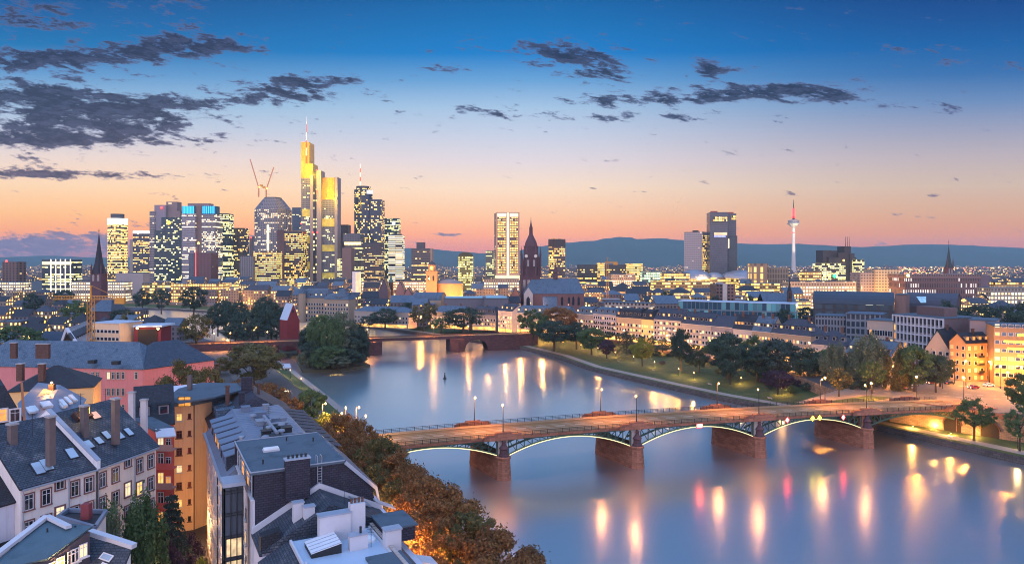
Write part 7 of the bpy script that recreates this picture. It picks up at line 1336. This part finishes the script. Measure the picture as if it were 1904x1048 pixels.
# island wood and the dark grove beyond
isl_t = [(583,388,632,62),(612,392,588,70),(640,396,614,66),(662,400,612,58),(672,402,634,40),(598,404,578,66),(636,412,574,64),(662,420,596,54),(576,420,598,56),(612,380,640,70),(575,384,648,52),(645,384,645,66),(664,388,655,44),(598,376,655,60),(628,376,660,60)]
for i,(px,Y,top,wp) in enumerate(isl_t): tpx(f"dense dark tree crowding the river island, {ORD[i]} of its clump", px, Y, top, wp, 1.4, ('round','willow','tall')[i%3], ('dark','green','willow','dark')[i%4], 'trees crowding the river island', True)
for i,(px,Y,top,wp) in enumerate(((405,540,558,46),(430,520,562,50),(455,505,575,56),(480,495,560,60),(505,500,553,56),(420,560,552,40),(445,550,556,44),(490,540,548,60),(522,500,575,46),(470,475,590,60),(515,480,592,52),(395,560,575,30),(438,480,598,50))): tpx(f"tall dark tree of the grove beyond the old bridge, {ORD[i]} of thirteen", px, Y, top, wp, 1.5, 'tall' if i%2 else 'round', 'dark', 'dark grove beyond the old bridge')
# embankment and park on the north bank
park = [('small tree beside the traffic island lawn at the right bridge head',1560,262,690,44,8.5,'open','olive'),('slender tree on the crossing between the two lamp posts',1622,268,672,42,9,'open','green'),('young tree at the edge of the crossing before the rosy corner house',1748,282,662,46,8.8,'open','olive'),('dark tree filling the gap left of the cedar',1408,322,650,70,4,'round','dark'),('bushy tree before the white low house',1535,318,652,64,5,'round','green'),('small tree by the embankment wall below the ochre house',1330,372,640,44,7,'round','green'),('small dark tree by the embankment wall under the balcony house',1232,405,640,40,7,'round','dark'),('dark small-crowned tree at the left end of the lit embankment',686,545,585,34,7,'round','dark'),('dark plane on the embankment by the cream terrace',716,535,570,52,7,'round','dark'),('broad half-bare plane left of the pale blue-roofed house',788,520,562,54,7,'open','olive'),('dark spreading plane before the pale blue-roofed house',862,505,568,72,7,'round','dark'),('small round tree below the half-bare plane',820,508,588,38,7,'round','green'),('large plane with lit lower leaves at the old bridge end',990,452,574,62,5,'open','green'),('brownish tall plane behind the park corner',1037,470,566,72,6,'round','brown'),('dark broad plane in the park corner',1030,432,592,70,4,'round','dark'),('dark plane right of the brownish one',1072,440,598,56,4,'round','dark'),('leafy tree above the path bend',1100,415,606,56,4,'round','green'),('dark cedar-like tree in front of the beige house',1165,405,612,50,5,'conifer','spruce'),('golden lit tree on the lawn by the path',1194,370,628,44,4,'round','lime'),('purple round shrub-tree beside the golden lit one',1128,400,630,34,4,'round','purple'),('tall dark cypress-shaped tree on the lawn',1267,352,604,46,4,'tall','dark'),('small dark tree right of the cypress-shaped one',1300,350,655,34,4,'round','dark'),('big dark tree at the lawn middle',1352,330,618,72,4,'round','dark'),('narrow dark tree in front of the big lawn tree',1358,316,640,46,4,'tall','dark'),('leafy tree right of the big lawn tree',1400,345,628,56,5,'round','green'),('dark blue cedar before the large corner house',1446,318,630,92,4,'round','spruce'),('purple-brown round tree on the lawn near the path',1446,292,690,60,4,'round','purple'),('dark tree between cedar and willows',1505,310,650,60,5,'round','dark'),('tall pale willow at the left of the willow group',1556,292,634,66,5,'willow','willow'),('tall willow in the middle of the willow group',1614,284,622,74,5,'willow','willow'),('olive willow at the right of the willow group',1668,276,645,58,5,'willow','olive'),('leaning dark tree by the crossing',1700,272,640,66,7,'round','green'),('small dark tree at the right end of the group by the crossing',1740,270,660,50,8,'round','dark'),('low dark shrub-tree under the willows',1590,280,700,50,4,'round','dark'),('small green tree with lit foot before the arched ramp wall',1811,224,742,66,2.3,'open','green'),('tree cut by the right picture edge beside the crossing',1905,225,694,60,9,'round','green'),('small tree before the arched wall at the right edge',1896,212,756,54,2.3,'open','green')]
for a in park: tpx(a[0],a[1],a[2],a[3]-(5 if a[1] > 1280 else 0),a[4]*(1.16 if a[1] > 1250 else 1.1),a[5],a[6],a[7],None,a[2] < 480)
for i in range(11): px = 1112+i*20; Y = 470-i*8.5; tpx(f"small street tree along the embankment road, {ORD[i]} from the left", px, Y, 484+ (60-13.5)/Y*1300, 22, 7, 'round', 'dark', 'street trees on the embankment road')
for i,(px,Y,top,wp) in enumerate(((1640,520,575,50),(1500,520,566,44),(1460,470,570,40),(1330,560,548,40),(1300,555,552,36),(1240,640,536,30),(1760,430,556,60),(1820,440,560,70),(1870,420,562,70),(1900,430,560,60),(1260,520,575,36),(360,640,528,56),(265,700,535,36),(300,690,534,40),(760,600,560,50),(1395,545,548,36),(120,760,536,40),(60,640,542,40))): tpx(f"dark tree clump between the roofs, {ORD[i%15] if i < 15 else ('sixteenth','seventeenth','eighteenth')[i-15]} of those scattered in the city", px, Y, top, wp, 7, 'round', 'dark', 'trees scattered among the city roofs')
for i in range(26):
    j = 4+i*.16; a_ = n3_[int(j)].lerp(n3_[int(j)+1], j-int(j)); b_ = n2_[int(j)].lerp(n2_[int(j)+1], j-int(j)); f_ = random.uniform(.02,.5) if i%3 else .05; p = a_.lerp(b_, f_)
    tree(f"low shrub on the park lawn below the embankment wall, {ORD[i%15]}{' of the upper rank' if i < 15 else ' of the farther rank'}", p.x, p.y, 3.2, random.uniform(2.6,5), random.uniform(4,7), 'round', ('dark','green','purple','olive','dark')[i%5], 'shrubs on the park lawn', False, 'shrub', 'shrub')
# courtyard
tpx('drooping green tree in the courtyard before the cream houses', 246, 95, 912, 150, 6, 'willow', 'green', None, True); tpx('second drooping courtyard tree left of the larger one', 208, 91, 935, 80, 6, 'willow', 'willow', None, True); tpx('dark pointed spruce in the courtyard', 319, 104, 904, 150, 6, 'conifer', 'spruce', None, True)
tpx('purple-leaved courtyard bush right of the spruce', 352, 106, 985, 64, 6, 'round', 'purple', None, True, 'shrub', 'shrub'); tpx('second purple courtyard bush below the spruce', 318, 100, 1000, 66, 6, 'round', 'purple', None, True, 'shrub', 'shrub'); tpx('yellow-lit shrub at the bottom of the courtyard', 372, 98, 1026, 40, 6, 'round', 'lime', None, True, 'shrub', 'shrub')
for p,e in (((-49,91,8),500),((-47,100,9),420),((-51,101,10),420)): light(p, SODIUM, e, .3)
# ================================================================== lamps, boats, cars
def lamp_post(label, base, h, arm=None, e=2500, col=SODIUM, bulb=None, group=None, r=.24, name='street_lamp', pole=None, cone=0, e2=0):
    o = T(name, label, 'street lamp', base, group); k = MB(); b = Vector(base); t_ = b+Vector((0,0,h)); k.tube(b,b+Vector((0,0,h*.12)),.2,.15); k.tube(b+Vector((0,0,h*.12)),t_,.13,.08); k.build('pole', pole or dark_metal, o); hd = t_
    if arm: hd = t_+Vector(arm); k = MB(); k.tube(t_,hd,.05); k.build('arm', pole or dark_metal, o)
    k = MB(); k.lathe((hd.x,hd.y,hd.z-.05), [(r*.4,-r*.9),(r,-.1),(r*.9,.2),(r*.3,.35),(0,.4)], 8); k.build('lamp_head', bulb or bulb_warm, o)
    q = hd+Vector((0,0,-r*.9-.35))
    if e: light(q, col, e, .3, o)
    if e2: light(q, (1,.33,.05), e2, .3, o, (q-Vector((0,0,5)), cone))
    return o
lp = mat('lamp_post_grey', (.18,.15,.12), .6, .1)
for i,s in enumerate([-37]+piers):
    for side,t0 in (('near',-.2),('far',BW+.2)):
        sh = 0 if side == 'near' else -4.5; b = bp_(s+sh,t0,1.4); lamp_post(f"bridge lamp on the {side} parapet of the near bridge, {ORD[i]} from the left", b, 7.4 if side == 'near' else 7.0, pp*(.5 if side == 'near' else -.9), 900, (1,.40,.12), bulb_warm, 'lamps on the near bridge', .24, 'bridge_lamp', dark_metal, 138, 3900)
for px,py,h in ((630,822,8),(662,812,8.5),(600,800,8)): b = P(px,py,9.5); lamp_post(f"tall street lamp at the left bridge head, {'between yellow tree and roadway' if px==630 else 'at the railing start' if px==662 else 'behind the yellow-lit tree'}", b, h, (.8,.2,0), 3200, (1,.55,.18), None, 'lamps at the left bridge head', .26, pole=lp)
for i,(px,py) in enumerate(((1011,640),(1047,646),(1080,652),(1112,659),(1144,667),(1178,676),(1217,686),(1262,700),(1290,708),(1378,718),(1454,738))):
    b = P(px,py,2.3); lamp_post(f"small park lamp on the river path, {ORD[i]} counting from the old bridge", b, 4, None, 1700, (1,.50,.14), bulb_far, 'park lamps along the river path', .22, 'park_lamp')
for i,(px,Y,h) in enumerate(((700,560,9),(745,548,9),(782,540,9),(845,525,9),(907,512,9),(940,500,9),(968,492,9),(1008,485,9),(1052,474,9),(1110,455,9),(1160,440,9),(1215,420,9),(1240,410,9),(1320,385,9),(1400,352,9),(1490,325,9))):
    lamp_post(f"embankment street lamp below the terrace, {ORD[i] if i < 15 else 'last'} from the left", (X_(px,Y),Y,7), h, None, 4300, (1,.44,.10), bulb_far, 'street lamps along the far embankment', .42, 'street_lamp', None, 150, 9000)
for i,(px,py) in enumerate(((462,626),(523,625),(690,624),(610,628),(808,622),(872,620),(408,634))):
    p = P(px,py,11); lamp_post(f"orange lamp on the old bridge, {ORD[i]} of seven", (p.x,oa.y+od.y*((p.x-oa.x)/od.x)+.5,10), 6.5, None, 1500, SODIUM, bulb_warm, 'lamps on the old bridge', .3, 'street_lamp', None, 150, 12000)
for i,(px,py,h) in enumerate(((1534,745,8.5),(1704,746,9),(1792,748,9),(1752,722,10),(1796,716,10),(1860,722,9),(1874,742,10),(1840,712,9),(1660,722,9),(1900,724,9),(1775,712,8),(1620,742,6))):
    b = P(px,py,9); lamp_post(f"tall lamp around the right bridge head crossing, {ORD[i]} of twelve", b, h, None, 4800, (1,.37,.05), bulb_warm, 'lamps around the crossing', .4, 'street_lamp', None, 140, 3500)
light(P(1690,736,11), SODIUM, 1500, .5); 
for i,(px,py) in enumerate(((1697,795),(1738,797),(1768,808),(1812,812),(1846,808),(1880,815),(1663,783))):
    b = P(px,py,2.4); o = T('ground_light', f"small uplight washing the arched ramp wall, {ORD[i]} of seven", 'uplight', b, 'uplights along the ramp wall'); k = MB(); k.lathe(b, [(.25,0),(.28,.25),(.22,.3)], 8); k.build('housing', dark_metal, o); lampball(o, 'lens', b+Vector((0,0,.5)), .16, bulb_warm); light(b+Vector((0,.3,1.1)), (1,.48,.10), 1500, .2, o)
lamp_post('riverside park lamp at the right edge', P(1892,833,2.3), 4, None, 500, (1,.6,.22), bulb_far, None, .2, 'park_lamp')
for i,(px,py) in enumerate(((530,742),(560,722),(540,705),(522,700),(640,800))): lamp_post(f"quay lamp on the left bank, {ORD[i]} of five", P(px,py,2.5), 4.5, None, 900, WARM, bulb_far, 'quay lamps on the left bank', .2, 'park_lamp')
# lit arches set in the ramp wall
k = MB(); rw = T('ramp_wall', 'orange-lit stone ramp wall with arches below the crossing', 'wall', P(1750,795,2.3)); wa, wb = Vector((*n3_[2],0)), Vector((*n3_[1],0)); dd = (wb-wa).normalized(); nn_ = Vector((dd.y,-dd.x,0)); LW = (wb-wa).length; rwm = MC['retaining_wall_stone']
def wp_(u, o_, z): p = wa+dd*u+nn_*o_; return Vector((p.x,p.y,z))
k.prism([wp_(0,.5,0),wp_(LW,.5,0),wp_(LW,-1.5,0),wp_(0,-1.5,0)], 1.8, 9.6); k.build('wall', rwm, rw); k = MB(); k.prism([wp_(-.2,.75,0),wp_(LW,.75,0),wp_(LW,.1,0),wp_(-.2,.1,0)], 9.0, 9.4, True, True); k.prism([wp_(-.2,.6,0),wp_(LW,.6,0),wp_(LW,.2,0),wp_(-.2,.2,0)], 9.4, 10.5); k.build('parapet', sandstone, rw)
for f in (.40,.62,.86):
    u0 = LW*f; k = MB(); pts = [(u0-2.6,2.2)]+[(u0+2.6*math.cos(q),4.6+2.6*math.sin(q)) for q in np.linspace(PI,0,13)]+[(u0+2.6,2.2)]; k.face([wp_(u,.53,z) for u,z in pts][::-1]); k.build('arch_shade', mat('arch_shadow', (.03,.02,.015), .9), rw)  # flat dark face paints the shade inside each arch
    k = MB()
    for q in range(12): a0_, a1_ = PI-PI*q/12, PI-PI*(q+1)/12; k.bar(wp_(u0+2.8*math.cos(a0_),.6,4.6+2.8*math.sin(a0_)), wp_(u0+2.8*math.cos(a1_),.6,4.6+2.8*math.sin(a1_)), .5, .3)
    k.build('arch_ring', sandstone, rw)
# crossing pavement and the lit road
k = MB(); cp = [P(1480,748,9.04),P(1640,700,9.04),P(1800,693,9.04),P(2000,700,9.04),P(2000,770,9.04),P(1760,765,9.04)]
k = MB(); k.face([(*v.to_2d(),9.04) for v in cp]); o = k.build('crossing_road', mat('crossing_asphalt', (.20,.16,.12), .8, .25, .2)); o['kind'] = 'structure'
k = MB(); k.face([(*P(*q,9.08).to_2d(),9.08) for q in ((1500,752),(1610,735),(1660,738),(1570,757))]); o = k.build('traffic_island_lawn', lawn); o['kind'] = 'structure'
for a,b_ in (((1600,726),(1900,745)),((1600,722),(1900,738)),((1660,712),(1900,722))):
    k = MB(); A_, B_ = P(*a,9.07), P(*b_,9.07); dd_ = (B_-A_).normalized(); n_ = Vector((-dd_.y,dd_.x,0))*.1
    L = (B_-A_).length; u = 0
    while u < L-2: k.face([A_+dd_*u-n_, A_+dd_*(u+2)-n_, A_+dd_*(u+2)+n_, A_+dd_*u+n_]); u += 4
    o = k.build('road_marking', MC['road_paint']); o['kind'] = 'structure'
# cars at the crossing and on the roads
def car_mesh(body):
    W2, L2 = .88, 2.15; pr = [(-L2,.35),(-L2,.85),(-L2+.15,.95),(-1.35,1.0),(-.95,1.42),(.55,1.45),(1.15,.98),(1.95,.88),(L2,.72),(L2,.35)]; k = MB()
    for (a,za),(b,zb) in zip(pr,pr[1:]+pr[:1]): k.face([(a,-W2,za),(b,-W2,zb),(b,W2,zb),(a,W2,za)][::-1])
    k.face([(a,-W2,z) for a,z in pr]); k.face([(a,W2,z) for a,z in pr][::-1]); return k
CARM = {}
def car(label, p, rz, col, on=True):
    o = T('parked_car' if not on else 'car', label, 'car', p, 'cars around the crossing', rz)
    def sub(n, build, m, loc=(0,0,0)):
        key = (n, m.name)
        if key not in CARM: k = build(); me = bpy.data.meshes.new(n); me.from_pydata(k.v, [], k.f); me.materials.append(m); CARM[key] = me
        c = bpy.data.objects.new(n, CARM[key]); COL.objects.link(c); c.parent = o; c.location = loc; return c
    sub('body', lambda: car_mesh(None), col)
    def gl_():
        k = MB()
        for s_ in (-1,1): f = [(-1.2,s_*.89,1.02),(.95,s_*.89,1.02),(.5,s_*.89,1.38),(-.9,s_*.89,1.36)]; k.face(f if s_ < 0 else f[::-1])
        k.face([(.62,-.75,1.42),(1.13,-.8,1.02),(1.13,.8,1.02),(.62,.75,1.42)]); k.face([(-1.0,-.75,1.40),(-1.0,.75,1.40),(-1.36,.8,1.03),(-1.36,-.8,1.03)]); 
        return k
    sub('window', gl_, pane_dark)
    for x_ in (-1.35,1.35):
        for y_ in (-.82,.82): sub('wheel', lambda: MB().tube((0,-.1,0),(0,.1,0),.33,n=12), dark_metal, (x_,y_,.33))
    for y_ in (-.62,.62): sub('headlight', lambda: MB().box((0,0,0),(.06,.34,.18)), glow('headlight', (1,.85,.6), 12 if on else 1), (2.16,y_,.66)); sub('tail_light', lambda: MB().box((0,0,0),(.06,.34,.16)), glow('tail_light', (1,.05,.03), 6), (-2.16,y_,.8))
    return o
ccol = [mat('car_paint_silver', (.45,.45,.47), .35, .05), mat('car_paint_black', (.03,.03,.035), .3, .05), mat('car_paint_red', (.35,.03,.03), .35, .05), mat('car_paint_white', (.65,.65,.65), .35, .05)]
for i,(px,py,rz) in enumerate(((1700,717,3.5),(1716,711,3.4),(1732,713,3.5),(1748,709,3.4),(1690,723,.3),(1765,714,3.5),(1810,722,3.4),(1838,718,3.3))): car(f"{('silver','black','red','white')[i%4]} car with glowing lights queuing at the crossing, {ORD[i]} of the queue", P(px,py,9.06), rz+PI if i%2 else rz, ccol[i%4])
def bcar(s, t, lb, i, fwd): p = bp_(s,t,.03); car(lb, p, math.atan2(ax.y,ax.x)+(0 if fwd else PI), ccol[i])
# white moored boat, buoy, benches
b = P(533,693,0); o = T('moored_boat', 'white passenger boat moored below the olive tree on the left quay', 'boat', b); dr = Vector((-.35,.94,0)); sd = Vector((.94,.35,0)); bp2 = lambda l,w_,z: b+dr*l+sd*w_+Vector((0,0,z))
k = MB(); hull = [(-9,0),(-7,-1.9),(9,-2.2),(10,-1.6),(10,1.6),(9,2.2),(-7,1.9)]; k.prism([bp2(l,w_,0).to_2d() for l,w_ in hull], -.2, 1.5); k.build('hull', mat('boat_red_white', (.55,.45,.45), .5), o); k = MB(); k.prism([bp2(l,w_,0).to_2d() for l,w_ in ((-6,-1.6),(8.5,-1.8),(8.5,1.8),(-6,1.6))], 1.5, 3.6); cb = k.build('cabin', white_trim, o); k = MB(); k.prism([bp2(l,w_,0).to_2d() for l,w_ in ((-7,-2),(9,-2.2),(9,2.2),(-7,2))], 3.6, 3.8, True, True); k.build('boat_roof', white_trim, o)
for i in range(6): k = MB(); l = -5+i*2.3; k.face([bp2(l,1.66+l*.014,2.1),bp2(l+1.6,1.68+l*.014,2.1),bp2(l+1.6,1.68+l*.014,3.1),bp2(l,1.66+l*.014,3.1)]); k.build('window', pane_dark, cb)
k = MB()
for w_ in (-1,.1): k.face([bp2(-6.03,w_,2.1),bp2(-6.03,w_+.9,2.1),bp2(-6.03,w_+.9,3.1),bp2(-6.03,w_,3.1)])
k.build('front_window', pane_dark, cb)
b = P(827,704,0); o = T('buoy', 'small dark conical buoy floating mid-river', 'buoy', b); k = MB(); k.lathe(b, [(.9,-.3),(1.0,.3),(.5,.6),(.3,2.2),(.12,2.6)], 12); k.build('body', dark_metal, o); k = MB(); k.lathe(b, [(0,2.5),(.32,2.7),(.32,3.0),(0,3.2)], 10); k.build('top_mark', dark_metal, o)
for i,(px,py) in enumerate(((1112,664),(1150,673),(1216,690),(1320,716),(1432,742))):
    p = P(px,py,2.3); o = T('park_bench', f"pale park bench beside the river path, {ORD[i]} from the old bridge", 'bench', p, 'benches along the river path', math.atan2(.87,-.5)); 
    for n_, c, s_ in (('seat',(0,0,.45),(2.2,.5,.08)),('backrest',(0,.28,.75),(2.2,.07,.4)),('leg',(-.9,0,.21),(.1,.45,.42)),('leg',(.9,0,.21),(.1,.45,.42))): k = MB(); k.box(c,s_); me_o = k.build(n_, lightstone, None); me_o.parent = o
# ================================================================== air
hz = bpy.data.materials.new('haze_air'); hz.use_nodes = True; t = NT(hz.node_tree); t.n.remove(t.n['Principled BSDF']); pv_ = t.n.new('ShaderNodeVolumePrincipled'); pv_.inputs['Color'].default_value = (.50,.80,1,1); pv_.inputs['Density'].default_value = HD; pv_.inputs['Anisotropy'].default_value = 0
t.l.new(pv_.outputs[0], t.n['Material Output'].inputs['Volume'])
HAZE = True
if HAZE:
    k = MB(); k.prism([(-9000,-600),(9000,-600),(9000,HFAR),(-9000,HFAR)], -4, HTOP, True, True); o = k.build('haze', hz); o['kind'] = 'stuff'
